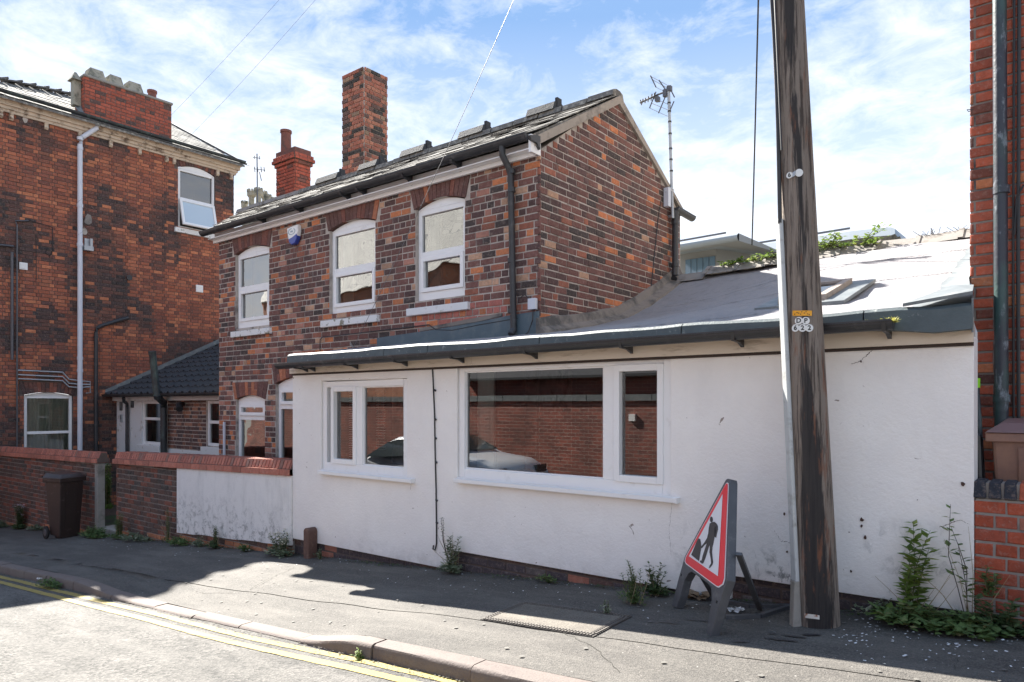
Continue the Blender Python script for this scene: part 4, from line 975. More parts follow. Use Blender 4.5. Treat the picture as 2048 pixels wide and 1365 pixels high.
# cornice, corbels, gutter
mb = MB()
for (v0, v1, n1) in ((6.17, 6.23, .045), (6.23, 6.30, .075), (6.30, 6.40, .12), (6.40, 6.46, .16)): FL.box(mb, 2.5, YL1 + n1, v0, v1, -.05, n1)
mb.build('cornice', M['cornice'], tall)
for px in (2, 23, 93, 160, 222, 280, 334, 349, 436, 463):
    y = at_x(px, 300, XL + .06).y; mb = MB(); P = [(y, 6.17), (y, 6.05)]
    mb.prism([FL.p(y - .035, 6.168, .016), FL.p(y - .035, 6.03, .016), FL.p(y - .035, 6.02, .05), FL.p(y - .035, 6.06, .085), FL.p(y - .035, 6.11, .07), FL.p(y - .035, 6.168, .10)], (0, .07, 0)); mb.build('corbel', M['cornice'], tall)
gutter(tall, (XL + .215, 2.5, 6.555), (XL + .215, YL1 + .2, 6.535), .058, 'black_iron')
# roof, hipped at the street end
def lz(d): return 6.56 + .55 * d
mb = MB(); R = [(-.24, 2.2), (1.27, 5.15), (2.29, 7.0), (3.1, 8.4), (3.0, 9.85), (-.24, 10.35)]
P = [(XL - d, y, lz(d)) for d, y in R]; mb.prism(P, (0, 0, -.05)); lroof = mb.build('roof', M['slate'], tall)
def inside(poly, x, y):
    c = False; n = len(poly)
    for i in range(n):
        x1, y1 = poly[i]; x2, y2 = poly[(i + 1) % n]
        if (y1 > y) != (y2 > y) and x < (x2 - x1) * (y - y1) / (y2 - y1) + x1: c = not c
    return c
mb = MB(); r = random.Random(6); k = 0; d = -.25
while d < 3.0:
    y = 2.3 + (.13 if k % 2 else 0)
    while y < 10.3:
        if inside(R, d + .12, y + .13) or (k == 0 and inside(R, 0, y)):
            l = .010 + r.uniform(0, .014); a_, b_ = y, y + .255
            mb.hexa([(XL - d, a_, lz(d) + l), (XL - d, b_, lz(d) + l), (XL - d - .3, b_, lz(d + .3) + .004), (XL - d - .3, a_, lz(d + .3) + .004), (XL - d, a_, lz(d) + l + .010), (XL - d, b_, lz(d) + l + .010), (XL - d - .3, b_, lz(d + .3) + .012), (XL - d - .3, a_, lz(d + .3) + .012)])
        y += .265
    d += .205; k += 1
mb.build('slates', M['slate'], tall, kind='stuff')
# hip tiles towards the street end
for i in range(17):
    t0, t1 = i / 17, (i + .86) / 17
    def HP(t): d = lerp(-.1, 3.1, t); y = lerp(2.6, 5.15, (d + .1) / 1.37) if d < 1.27 else lerp(5.15, 8.4, (d - 1.27) / 1.83); return Vector((XL - d, y, lz(d) + .05))
    p, q = HP(t0), HP(t1); mb = MB(); mb.bar(p, q + Vector((0, 0, .02)), .26, .035); mb.bar(q - (q - p) * .12 + Vector((0, 0, .035)), q + Vector((0, 0, .045)), .29, .05); mb.build('hip_tile', M['ridge'], lroof)
mb = MB(); mb.bar((XL - 3.0, 9.87, lz(3.0) + .03), (XL + .25, 10.38, lz(-.25) + .05), .07, .05); mb.build('verge_strip', M['ridge'], lroof)
mb = MB(); mb.face([(XL - 3.1, 8.4, lz(3.1)), (XL - 3.0, 9.87, lz(3.0)), (XL - 6.5, 10.2, 6.4), (XL - 6.5, 6, 6.4)]); mb.build('rear_slope', M['slate'], tall, fix=False)
# big chimney stack standing on the wall head
cy0, cy1 = 6.52, 8.50; cx0, cx1 = XL - .55, XL + .01
mb = MB(); mb.box(cx0, cx1 - .02, cy0, cy1, 6.5, 7.50); cs = mb.build('chimney', M['mortar_dark'], tall)
def tone_ch(r, u, v): return pick(r, [(4, (.40, .10, .06)), (2, (.30, .085, .055)), (2.2 * smooth((v - 7.15) / .3) + .4, (.12, .07, .06))])
fa, fb = Frame((cx1 - .02, 0, 0), (0, 1, 0)), Frame((0, cy0, 0), (1, 0, 0))
put_bricks(lay(fa, 6.55, 7.48, CO, interval((cy0, cy1)), [], 'garden', tone_ch, 51) + lay(fb, 6.55, 7.48, CO, interval((cx0, cx1 - .03)), [], 'garden', tone_ch, 52), cs, cs, 0, 11)
mb = MB(); mb.box(cx0 - .03, cx1 + .02, cy0 - .03, cy1 + .03, 7.49, 7.55); mb.build('chimney_cap', M['concrete'], cs, bevel=.02)
for (p0, p1) in ((173, 208), (213, 244), (251, 283)):
    a_, b_ = at_x(p0, 200, XL - .2).y, at_x(p1, 200, XL - .2).y
    mb = MB(); mb.hexa([(XL - .50, a_, 7.5), (XL - .02, a_, 7.5), (XL - .02, b_, 7.5), (XL - .50, b_, 7.5), (XL - .40, a_ + .05, 7.80), (XL - .12, a_ + .05, 7.80), (XL - .12, b_ - .05, 7.80), (XL - .40, b_ - .05, 7.80)]); mb.build('concrete_cowl', M['stone'], cs, bevel=.01)
y_ = at_x(305, 190, XL - .2).y; mb = MB(); mb.tube([(XL - .22, y_, 7.5), (XL - .22, y_, 7.72), (XL - .22, y_, 7.725), (XL - .22, y_, 7.78)], [.10, .095, .115, .115], 14); mb.build('chimney_pot', M['terracotta'], cs, smooth=True)
y_ = cy0 - .06; mb = MB(); mb.box(XL - .36, XL - .18, y_ - .10, y_ + .05, 6.85, 7.42); mb.hexa([(XL - .42, y_ - .16, 7.42), (XL - .12, y_ - .16, 7.42), (XL - .12, y_ + .05, 7.42), (XL - .42, y_ + .05, 7.42), (XL - .29, y_ - .06, 7.62), (XL - .25, y_ - .06, 7.62), (XL - .25, y_ - .02, 7.62), (XL - .29, y_ - .02, 7.62)]); mb.build('finial', M['stone'], cs)
mb = MB(); mb.prism([(XL + .02, cy0 - .12, 6.62), (XL + .02, cy0 + .12, 6.60), (XL - .3, cy0 + .06, 7.0), (XL - .5, cy0 - .10, 7.0)], (.0, 0, .03)); mb.build('lead_flashing', M['lead'], cs)
# pipes on the wall
def lp(px, py, n=.07): q = at_x(px, py, XL + n); return (q.x, q.y, q.z)
mb = MB(); x, y, z = lp(160, 300, .09); mb.tube([lp(196, 243, .13), lp(194, 256, .13), lp(165, 275, .09), (x, y, lp(160, 290)[2]), (x, y, -2.0)], .052, 14)
for py in (252, 281, 300, 415, 493, 720, 745): q = lp(160, py, .09) if py > 260 else lp(194, py, .12); mb.tube([q, (q[0], q[1], q[2] + .07)], .062, 14)
mb.build('downpipe', M['white_pipe'], tall, smooth=True)
mb = MB(); x, y, z = lp(192, 700, .06); mb.tube([lp(256, 636, .03), lp(238, 641, .06), lp(203, 652, .06), lp(195, 656, .06), (x, y, lp(192, 665)[2]), (x, y, -2.0)], .042, 12)
for py in (676, 720, 800, 880): q = lp(192, py, .06); mb.tube([q, (q[0], q[1], q[2] + .04)], .050, 12)
mb.build('waste_pipe', M['black_plastic'], tall, smooth=True)
mb = MB(); x, y, z = lp(34, 700, .05); mb.tube([lp(57, 442, .03), lp(31, 442, .04), (x, y, lp(31, 450)[2]), (x, y, -2.0)], .018, 8); mb.tube([lp(-20, 488, .05), lp(27, 493, .05)], .022, 8); mb.tube([lp(24, 505, .03), lp(24, 720, .03)], .03, 8)
mb.build('thin_pipe', M['dark_metal'], tall, smooth=True)
for k, dyy in enumerate((0, 9, 17)):
    mb = MB(); mb.tube([lp(36, 741 + dyy, .05), lp(125, 745 + dyy, .05), lp(138, 759 + dyy * .9, .05), lp(158, 762 + dyy * .8, .05), lp(180, 764 + dyy * .6, .06), lp(181, 786, .06), lp(172, 787, .06)][:5 if k else 7], .016, 8); mb.build('conduit', M['metal'], tall, smooth=True)
for (px, py, s, m, nm) in ((46, 533, .075, 'upvc', 'vent'), (398, 578, .09, 'upvc', 'vent'), (172, 489, .09, 'metal', 'security_light'), (168, 464, .07, 'mortar', 'mortar_patch'), (176, 440, .11, 'mortar_grey', 'mortar_patch'), (50, 240, .06, 'mortar', 'mortar_patch')):
    q = Vector(lp(px, py, .0)); mb = MB()
    if nm == 'vent':
        mb.box(XL, XL + .035, q.y - s, q.y + s, q.z - s, q.z + s)
        for j in range(5): mb.box(XL + .035, XL + .045, q.y - s * .8, q.y + s * .8, q.z - s * .75 + j * s * .36, q.z - s * .6 + j * s * .36)
    elif nm == 'security_light': mb.box(XL, XL + .06, q.y - .05, q.y + .05, q.z - .1, q.z + .12); mb.box(XL + .02, XL + .16, q.y - .09, q.y + .10, q.z - .16, q.z - .06); mb.box(XL + .1, XL + .14, q.y + .04, q.y + .09, q.z - .12, q.z + .12)
    else:
        n = 9; r = random.Random(px); P = [(XL + .014, q.y - math.cos(2 * math.pi * i / n) * s * r.uniform(.6, 1.1), q.z + math.sin(2 * math.pi * i / n) * s * 1.3 * r.uniform(.6, 1.1)) for i in range(n)]; mb.prism(P, (.006, 0, 0))
    mb.build(nm, M[m], tall)
q = lp(258, 556, .015); mb = MB(); mb.tube([(XL + .012, q[1], q[2]), (XL + .05, q[1], q[2])], .065, 16); mb.build('vent_hole', M['black_plastic'], tall)
mb = MB(); mb.tube([lp(57, 440, .02), lp(105, 455, .02), lp(106, 500, .02), lp(100, 512, .02), lp(90, 506, .02), lp(95, 497, .02)], .007, 6); mb.tube([lp(72, 470, .02), lp(73, 560, .02)], .006, 6); mb.build('cable', M['wire'], tall, smooth=True)

# ---------------------------------------------------------------- low link building with black tiled roof
YK = 7.2; lk = thing('low_link_building', 'low outbuilding with black tiled roof and part whitewashed brick wall behind the garden wall', 'outbuilding', (-14.8, YK, -1.9))
FK = Frame((0, YK, 0), (1, 0, 0)); KX = lambda px: at_y(px, 800, YK).x; KZ = lambda px, py: at_y(px, py, YK).z
k1 = (KX(284), KX(321), KZ(300, 889), KZ(300, 803)); k2 = (KX(413), KX(462), KZ(430, 893), KZ(430, 802)); TOPK = .13
def ks(u, v): return not any(a < u < b and c < v < d for a, b, c, d in (k1, k2))
kb0, kb1 = KX(333), KX(411)
mbm = wall_cells(FK, [XL + .02, kb0, k1[0], k1[1]], [-2.4, TOPK, k1[2], k1[3]], ks, .2, 'white_wall', M['paint'], lk)
bw = wall_cells(FK, [kb0, -10.99, k2[0], k2[1]], [-2.4, TOPK, k2[2], k2[3]], ks, .2, 'brick_wall', M['mortar'], lk, n=-.02)
FKb = Frame((0, YK + .02, 0), (1, 0, 0))
put_bricks(lay(FKb, KZ(350, 897) - .0, TOPK - .01, CO, interval((kb0 + .02, kb1 - .01)), [(k2[0] - .02, 0, -9, 9)], 'flemish', tone_dim, 61), bw, lk, 240, 12)
mb = MB(); FKb.box(mb, kb0, -11, -1.8, KZ(350, 897) - .02, 0, .03); mb.build('white_base', M['paint'], lk)
for (a, b, c, d), tr in ((k1, KZ(300, 838)), (k2, KZ(430, 845))):
    mb = MB(); ring(FK, mb, a, b, c, d, .055, -.09, -.03); FK.box(mb, a + .055, b - .055, tr - .03, tr + .03, -.09, -.034); win = mb.build('window', M['upvc'], lk, bevel=.004)
    pane(FK, win, a + .05, b - .05, tr + .03, d - .05, -.06); pane(FK, win, a + .05, b - .05, c + .05, tr - .03, -.06); room(FK, win, a + .01, b - .01, c, d, -.1, .8)
    mb = MB(); FK.box(mb, a + .05, b - .05, c, d, -.2, -.19); mb.build('curtain', MATS.get('teal_blind') or plain('teal_blind', (.10, .17, .17), .8, .2, 4), win)
    sill(FK, lk, a - .13, b + .05, c - .17, c - .02, -.08, .06, 'paint', 'window_sill')
mb = MB(); mb.tube([(k2[1] - .28, YK + .13, c + .16), (k2[1] - .28, YK + .13, c + .3), (k2[1] - .28, YK + .13, c + .42)], [.05, .055, .02], 10); mb.build('bottle', plain('green_plastic', (.1, .5, .25), .4, .1, 9), lk)
mb = MB(); FK.box(mb, XL + .02, -10.99, .09, .22, .0, .10); mb.build('fascia', M['paint'], lk)
# corrugated tile roof rising away
def kz(Y): return .235 + (Y - 6.98) * .482
mb = MB(); mb.prism([(XL + .01, 6.98, kz(6.98) - .06), (-10.99, 6.98, kz(6.98) - .06), (-10.99, 10.2, kz(10.2) - .06), (XL + .01, 10.2, kz(10.2) - .06)], (0, 0, .03)); kr = mb.build('roof', M['slate_dark'], lk)
mb = MB(); rows = 12; tw = .30; r = random.Random(8)
for k in range(rows):
    y0 = 6.93 + k * .27; y1 = y0 + .30; X = XL + .01
    while X < -11.0:
        prof = [(0, .0), (.04, .045), (.10, .055), (.15, .02), (.20, .0), (.24, .03), (.30, .012)]; l = r.uniform(0, .006)
        for (u0, h0), (u1, h1) in zip(prof, prof[1:]):
            a0, a1, b0, b1 = kz(y0) + .02 + h0 + l, kz(y0) + .02 + h1 + l, kz(y1) - .015 + h0, kz(y1) - .015 + h1
            mb.face([(X + u0, y0, a0), (X + u1, y0, a1), (X + u1, y1, b1), (X + u0, y1, b0)]); mb.face([(X + u0, y0, a0 - .025), (X + u1, y0, a1 - .025), (X + u1, y0, a1), (X + u0, y0, a0)])
        X += tw
mb.build('roof_tiles', M['slate_dark'], lk, kind='stuff', fix=False)
mb = MB(); mb.prism([(XL + .005, 6.95, kz(6.95) + .02), (XL + .10, 6.95, kz(6.95) + .05), (XL + .10, 10.15, kz(10.15) + .07), (XL + .005, 10.15, kz(10.15) + .05)], (0, 0, .03)); mb.prism([(XL + .003, 6.95, kz(6.95)), (XL + .003, 10.15, kz(10.15)), (XL + .003, 10.15, kz(10.15) + .17), (XL + .003, 6.95, kz(6.95) + .13)], (.015, 0, 0)); mb.build('lead_flashing', M['lead'], lk)
kg = gutter(lk, (XL + .02, 6.92, .235), (-10.99, 6.92, .225), .055)
def kp(px, py, Y=7.1): q = at_y(px, py, Y); return (q.x, q.y, q.z)
mb = MB(); mb.tube([kp(247, 796, 6.95), kp(248, 803, 6.98), kp(254, 808, 7.12), (kp(254, 830, 7.14)[0], 7.14, kp(254, 815)[2]), (kp(254, 830, 7.14)[0], 7.14, -1.9)], .036, 10); mb.build('downpipe', M['black_plastic'], lk, smooth=True)
mb = MB(); mb.tube([kp(304, 703, 6.75), kp(306, 716, 6.78), kp(313, 783, 6.84), kp(316, 795, 6.86), kp(327, 806, 7.05), (kp(327, 830, 7.1)[0], 7.1, kp(327, 815)[2]), (kp(327, 830, 7.1)[0] + .03, 7.1, -1.9)], [.075, .07, .07, .072, .072, .066, .066], 14)
mb.tube([kp(315.5, 790, 6.855), kp(317, 797, 6.88)], .085, 14); mb.build('soil_pipe', M['black_iron'], lk, smooth=True)
for (px, py, w, h) in ((243.5, 813, .055, .10), (266, 808, .055, .09), (244, 837, .05, .09)):
    q = kp(px, py, YK); mb = MB(); mb.box(q[0] - w, q[0] + w, YK - .03, YK, q[2] - h, q[2] + h); o = mb.build('meter_box' if py < 830 else 'door_entry_panel', M['dark_metal'] if py < 830 else M['metal'], lk, bevel=.004)
    mb = MB(); mb.box(q[0] - w * .7, q[0] + w * .7, YK - .034, YK - .03, q[2] - h * .3, q[2] + h * .75); mb.build('cover', M['lead'], o)
q = kp(371, 813, YK); mb = MB(); mb.tube([(q[0] - .1, YK - .01, q[2] + .06), (q[0] - .02, YK - .12, q[2] + .02), (q[0] + .07, YK - .16, q[2] - .06)], [.04, .07, .07], 12); mb.build('extractor_cowl', M['black_plastic'], lk, smooth=True)

# ---------------------------------------------------------------- garden walls
def coping(parent, fr, u0, u1, zb_fn, seed, depth=.34, low=.075, up=.10, wl=.215, wu=.075, out=.045):
    r = random.Random(seed); u = u0
    mbd = MB(); zl = lambda x: zb_fn(x)
    n = 24
    for i in range(n):
        a, b = lerp(u0 + .01, u1 - .01, i / n), lerp(u0 + .01, u1 - .01, (i + 1) / n); mbd.hexa([fr.p(a, zl(a) + .006, out - .015), fr.p(b, zl(b) + .006, out - .015), fr.p(b, zl(b) + .006, -depth + .015), fr.p(a, zl(a) + .006, -depth + .015), fr.p(a, zl(a) + low, out - .015), fr.p(b, zl(b) + low, out - .015), fr.p(b, zl(b) + low, -depth + .015), fr.p(a, zl(a) + low, -depth + .015)])
        mbd.hexa([fr.p(a, zl(a) + low, .01), fr.p(b, zl(b) + low, .01), fr.p(b, zl(b) + low, -depth + .04), fr.p(a, zl(a) + low, -depth + .04), fr.p(a, zl(a) + low + up - .008, -.025), fr.p(b, zl(b) + low + up - .008, -.025), fr.p(b, zl(b) + low + up - .008, -depth + .06), fr.p(a, zl(a) + low + up - .008, -depth + .06)])
    bed = mbd.build('coping', M['mortar_dark'], parent)
    while u < u1 - .04:
        w = min(wl, u1 - u); mb = MB(); z0, z1 = zl(u), zl(u + w); a, b = u, u + w - .010
        mb.hexa([fr.p(a, z0, out), fr.p(b, z1, out), fr.p(b, z1, -depth), fr.p(a, z0, -depth), fr.p(a, z0 + low, out - .006), fr.p(b, z1 + low, out - .006), fr.p(b, z1 + low, -depth), fr.p(a, z0 + low, -depth)])
        o = mb.build('coping_tile', M['brick'], bed); o.color = (*pick(r, [(4, (.45, .17, .12)), (1, (.36, .14, .10))]), 1); u += w
    u = u0 + .03
    while u < u1 - .03:
        w = min(wu, u1 - u); mb = MB(); z0, z1 = zl(u) + low + .008, zl(u + w) + low + .008; a, b = u, u + w - .017; h = up + r.uniform(-.003, .003)
        mb.hexa([fr.p(a, z0, .018), fr.p(b, z1, .018), fr.p(b, z1, -depth + .04), fr.p(a, z0, -depth + .04), fr.p(a, z0 + h, -.018), fr.p(b, z1 + h, -.018), fr.p(b, z1 + h, -depth + .05), fr.p(a, z0 + h, -depth + .05)])
        o = mb.build('coping_brick', M['brick'], bed); o.color = (*pick(r, [(4, (.43, .16, .115)), (1, (.33, .13, .10)), (.5, (.28, .15, .12))]), 1); u += wu
    return bed
# left wall
def at_line(px, py, p0, p1):  # vertical plane through two ground points
    d = ray(px, py); nx, ny = (p1[1] - p0[1]), -(p1[0] - p0[0]); t = (nx * p0[0] + ny * p0[1]) / (nx * d.x + ny * d.y); return d * t
p0, p1 = (-17.58, 4.86), (-12.97, 4.975)
FA = Frame((p0[0], p0[1], 0), (p1[0] - p0[0], p1[1] - p0[1], 0)); LA = math.hypot(p1[0] - p0[0], p1[1] - p0[1])
ca_, cb_ = at_line(0, 911, p0, p1), at_line(177, 925, p0, p1)
def zA(u): X = p0[0] + u; return lerp(ca_.z, cb_.z, (X - ca_.x) / (cb_.x - ca_.x))
gA = thing('brick_garden_wall', 'dark brick garden wall behind the wheelie bin left of the gate gap', 'wall', (-15.2, 4.95, -2.4), 'brick garden walls along the pavement')
mb = MB(); n = 12
for i in range(n):
    a, b = LA * i / n, LA * (i + 1) / n; mb.hexa([FA.p(a, -3, 0), FA.p(b, -3, 0), FA.p(b, -3, -.115), FA.p(a, -3, -.115), FA.p(a, zA(a) + .01, 0), FA.p(b, zA(b) + .01, 0), FA.p(b, zA(b) + .01, -.115), FA.p(a, zA(a) + .01, -.115)])
wa = mb.build('wall', M['mortar_grey'], gA)
bk = lay(FA, -2.46, -.98, CO * .96, interval((0.0, LA)), [], 'garden', lambda r, u, v: tone_garden_low(r, u - 17.6, v), 71)
def fit(bk, ztop, zbot, fr=None):
    out = []
    for f, a, b, v0, v1, c in bk:
        t = min(ztop(a), ztop(b)) - .004
        if v0 > t - .02 or v1 < min(zbot(a), zbot(b)) - .1: continue
        out.append((f, a, b, v0, min(v1, t), c))
    return out
put_bricks(fit(bk, zA, lambda u: base_z(u - 17.6, 5)), wa, gA, 285, 13, sink=.010)
coping(gA, FA, .02, LA + .16, zA, 72, depth=.17)
mb = MB(); fe = FA.p(LA, 0, 0); mb.box(fe.x + .003, fe.x + .13, fe.y - .02, fe.y + .10, -2.40, zA(LA) - .003)
tag(mb.build('gate_post', M['concrete'], bevel=.01), 'grey concrete gate post at the end of the left brick garden wall', 'post')
mb = MB(); mb.box(fe.x + .04, fe.x + .22, 4.90, 5.5, zA(LA) + .01, zA(LA) + .18); 
# right part: brick then white rendered panel
gB = thing('brick_garden_wall', 'garden wall of half brick half stained white render joining the white extension', 'wall', (-9.8, 5.0, -2.0), 'brick garden walls along the pavement')
FB = Frame((0, 5.0, 0), (1, 0, 0)); bx0, bx1, bx2 = X5(232), X5(356.5), -7.34
c0, c1 = at_y(231, 928, 4.955), at_y(584, 953, 4.955)
def zB(u): return lerp(c0.z, c1.z, (u - c0.x) / (c1.x - c0.x))
mb = MB(); n = 10
for i in range(n):
    a, b = lerp(bx0, bx2, i / n), lerp(bx0, bx2, (i + 1) / n); mb.hexa([FB.p(a, -3, -.012), FB.p(b, -3, -.012), FB.p(b, -3, -.23), FB.p(a, -3, -.23), FB.p(a, zB(a) + .01, -.012), FB.p(b, zB(b) + .01, -.012), FB.p(b, zB(b) + .01, -.23), FB.p(a, zB(a) + .01, -.23)])
wb = mb.build('wall', M['mortar_grey'], gB)
FB2 = Frame((0, 5.012, 0), (1, 0, 0))
bk = lay(FB2, -2.26, -.86, CO * .96, lambda v: [(bx0, bx2 if v < -1.55 else bx1 - .015)], [], 'garden', tone_garden_low, 73)
put_bricks(fit(bk, zB, lambda u: base_z(u, 5)), wb, gB, 290, 14, sink=.010)
mb = MB(); n = 24; zl0, zl1 = at_y(357, 1065, 5).z, at_y(586, 1092, 5).z; prev = None; rr_ = random.Random(4)
for i in range(n + 1):
    u = lerp(bx1, bx2, i / n); zb0 = lerp(zl0, zl1, i / n) + rr_.uniform(-.006, .006); q = [FB.p(u, zb0, .022), FB.p(u, zB(u) - .004, .022), FB.p(u, zB(u) - .004, -.01), FB.p(u, zb0, -.01)]
    if prev:
        for k in range(4): mb.face([prev[k], q[k], q[(k + 1) % 4], prev[(k + 1) % 4]])
    else: mb.face(q[::-1])
    prev = q
mb.face(prev); mb.build('rendered_panel', M['render_stained'], gB)
coping(gB, FB, bx0 - .04, bx2, zB, 74)
# right hand low red wall
gC = thing('low_red_wall', 'low bright red brick wall with dark coping bricks in front of the faded bin', 'wall', (.6, 5.0, -1.3))
FC = Frame((0, 5.0, 0), (1, 0, 0)); zt = at_y(1990, 1001, 4.98).z
mb = MB(); FC.box(mb, -.44, 4.0, -2.2, zt + .0, -.22, -.012); wc = mb.build('wall', M['mortar_grey'], gC)
cw = (zt + .0 - at_y(1990, 1262, 4.98).z) / 9.2
put_bricks(lay(Frame((0, 5.012, 0), (1, 0, 0)), zt - cw * 12, zt - .005, cw, interval((-.445, 3.9)), [], 'flemish', tone_red, 75), wc, gC, 285, 15, sink=.007)
u = -.45; k = 0; r = random.Random(3)
while u < 3.9:
    w = .074; mb = MB(); mb.hexa([FC.p(u, zt + .006, .006), FC.p(u + w - .010, zt + .006, .006), FC.p(u + w - .010, zt + .006, -.225), FC.p(u, zt + .006, -.225), FC.p(u + .004, zt + .105, -.002), FC.p(u + w - .014, zt + .105, -.002), FC.p(u + w - .014, zt + .105, -.22), FC.p(u + .004, zt + .105, -.22)])
    o = mb.build('coping_brick', M['brick'], wc, bevel=.006); o.color = (*((.04, .045, .06) if (k % 7) < 3 else (.45, .12, .07)), 1); u += w; k += 1
mb = MB(); FC.box(mb, -.445, 3.95, zt + .003, zt + .095, -.215, -.014); mb.build('coping_bed', M['mortar_grey'], gC)

# ---------------------------------------------------------------- right brick building
rb_ = thing('red_brick_building', 'red brick building at the right edge with an old iron downpipe', 'building', (2, 6.2, -1.3))
FR = Frame((0, 6.2, 0), (1, 0, 0)); mb = MB(); mb.box(-.575, 6, 6.205, 6.4, -1.5, 8); rw = mb.build('front_wall', M['mortar_grey'], rb_); mb = MB(); mb.box(-.575, -.38, 6.4, 12, -1.5, 8); mb.build('end_wall', M['opp_brick'] if 'opp_brick' in M else M['mortar_grey'], rb_)
put_bricks(lay(FR, -1.2, 4.2, CO, interval((-.58, 1.4)), [], 'garden', tone_right, 76, joint=.0155, su=.232, hu=.116), rw, rb_, 290, 16, sink=.007)
mb = MB(); mb.hexa([(-.8, 5.9, 7.9), (6, 5.9, 7.9), (6, 12, 7.9), (-.8, 12, 7.9), (-.8, 8.8, 9.6), (6, 8.8, 9.6), (6, 9.1, 9.6), (-.8, 9.1, 9.6)]); mb.build('roof', M['slate'], rb_)
x0 = at_y(2003, 300, 6.08).x
m, nt, b = new_mat('old_iron_pipe'); M['iron_pipe'] = m
c = mix(nt, ramp(nt, noise_node(nt, 5, 6, .6, sc=(1, 1, .35)), [(.45, 0.0), (.6, 1.0)]), (.028, .032, .045), (.035, .075, .07)); c = mix(nt, ramp(nt, noise_node(nt, 14, 6, .7, sc=(1, 1, .4)), [(.56, 0.0), (.68, .7)]), c, (.32, .36, .40))
nt.links.new(c, b.inputs['Base Color']); b.inputs['Roughness'].default_value = .45; bump(nt, b, noise_node(nt, 30, 5), .3, .01)
mb = MB(); mb.tube([(x0 - .03, 6.08, 7.5), (x0, 6.08, .1), (x0, 6.08, -1.1)], .043, 16)
for z in (3.3, 1.5, .02): mb.tube([(x0, 6.08, z), (x0, 6.08, z + .05)], .052, 16)
mb.build('downpipe', M['iron_pipe'], rb_, smooth=True)
mb = MB(); 
for px, rr in ((2027, .008), (2037, .012)): q = at_y(px, 200, 6.15); mb.tube([(q.x, 6.17, 7), (q.x + .004, 6.17, 3), (q.x - .003, 6.17, 1), (q.x + .002, 6.17, -.9)], rr, 8)
mb.tube([at_y(2048, 370, 6.16), at_y(2033, 395, 6.16), at_y(2029, 470, 6.16)], .007, 6); mb.build('cable', M['wire'], rb_, smooth=True)
q = at_y(1934, 222, 6.17); mb = MB(); mb.tube([q + Vector((.04, 0, .0)), q + Vector((0, -.01, .004)), q + Vector((.01, -.01, -.012)), q + Vector((.03, 0, -.008))], .003, 5); mb.build('hook', M['wire'], rb_)
yard = MB(); yard.box(-.43, 6, 5.23, 6.19, -2.2, -1.10); yard = yard.build('yard_slab', M['concrete'], None); yard['kind'] = 'structure'
# ---------------------------------------------------------------- chimneys and buildings behind
cx = at_y(590, 300, 9.6).x
rc = thing('brick_chimney', 'red brick chimney stack with a single clay pot standing behind the slate roof', 'chimney', (cx - .4, 9.8, 2.0))
x0_, x1_ = at_y(553, 300, 9.6).x, cx; zt_ = at_y(590, 307, 9.6).z
stk, B2 = chimney(rc, x0_, x1_, 9.6, 10.02, 2.0, zt_ - .05, tone_chim_red, 83, 'mortar_dark')
put_bricks([b for b in B2 if b[3] > 4.6], stk, rc, 200, 18, sink=.014)
for k, (e, z0, z1) in enumerate(((.035, zt_ - .20, zt_ - .125), (.075, zt_ - .12, zt_ - .045), (.05, zt_ - .04, zt_ + .03), (.01, zt_ + .035, zt_ + .16))):
    m_ = MB(); m_.box(x0_ - e, x1_ + e, 9.6 - e, 10.02 + e, z0 - .003, z1); m_.build('corbel_course', M['terracotta' if k == 3 else 'mortar_dark'], stk)
    br = lay(Frame((0, 9.6 - e, 0), (1, 0, 0)), z0, z1, CO, interval((x0_ - e, x1_ + e)), [], 'flemish', tone_chim_red, 85 + k) + lay(Frame((x1_ + e, 0, 0), (0, 1, 0)), z0, z1, CO, interval((9.6 - e + .01, 10.02 + e)), [], 'flemish', tone_chim_red, 95 + k)
    if k < 3: put_bricks(br, stk, stk, 0, 19 + k, sink=.012)
p = at_y(572, 262, 9.8); m_ = MB(); m_.tube([(p.x, 9.8, zt_ + .1), (p.x, 9.8, p.z - .06), (p.x, 9.8, p.z - .055), (p.x, 9.8, p.z)], [.125, .115, .135, .135], 16); m_.build('chimney_pot', M['terracotta'], rc, smooth=True)
# castellated stone pots far behind
YP = 15.0; sp = thing('stone_chimney_stack', 'weathered stone chimney stack with a cluster of castellated pots behind the roof', 'chimney', (at_y(515, 430, YP).x, YP, 0))
a_, b_ = at_y(486, 430, YP), at_y(550, 430, YP); m_ = MB(); m_.box(a_.x, b_.x + 1.2, YP, YP + 1.0, 0, at_y(500, 424, YP).z); m_.build('stack', M['stone'], sp)
for (px, pt, w) in ((489, 404, 13), (503, 381, 17), (517, 378, 16), (535, 391, 15), (549, 397, 13), (528, 384, 12)):
    yy = YP + (.2 if px != 528 else .7); p = at_y(px, pt, yy); sc = yy / YP; r0 = w / 2 / FPX * (-SN * p.x + CS * p.y); zb0 = at_y(500, 436, YP).z; m_ = MB()
    m_.tube([(p.x, yy, zb0 - .3), (p.x, yy, p.z - .30), (p.x, yy, p.z - .26), (p.x, yy, p.z - .22), (p.x, yy, p.z - .07)], [r0 * .68, r0 * .64, r0 * .8, r0, r0], 8)
    for k in range(8):
        t = 2 * math.pi * (k + .5) / 8; c_ = Vector((p.x + math.cos(t) * r0 * .86, yy + math.sin(t) * r0 * .86, p.z - .03)); m_.obox(c_, (math.cos(t) * .03, math.sin(t) * .03, 0), (-math.sin(t) * r0 * .2, math.cos(t) * r0 * .2, 0), (0, 0, .05))
    m_.build('chimney_pot', M['stone'], sp)
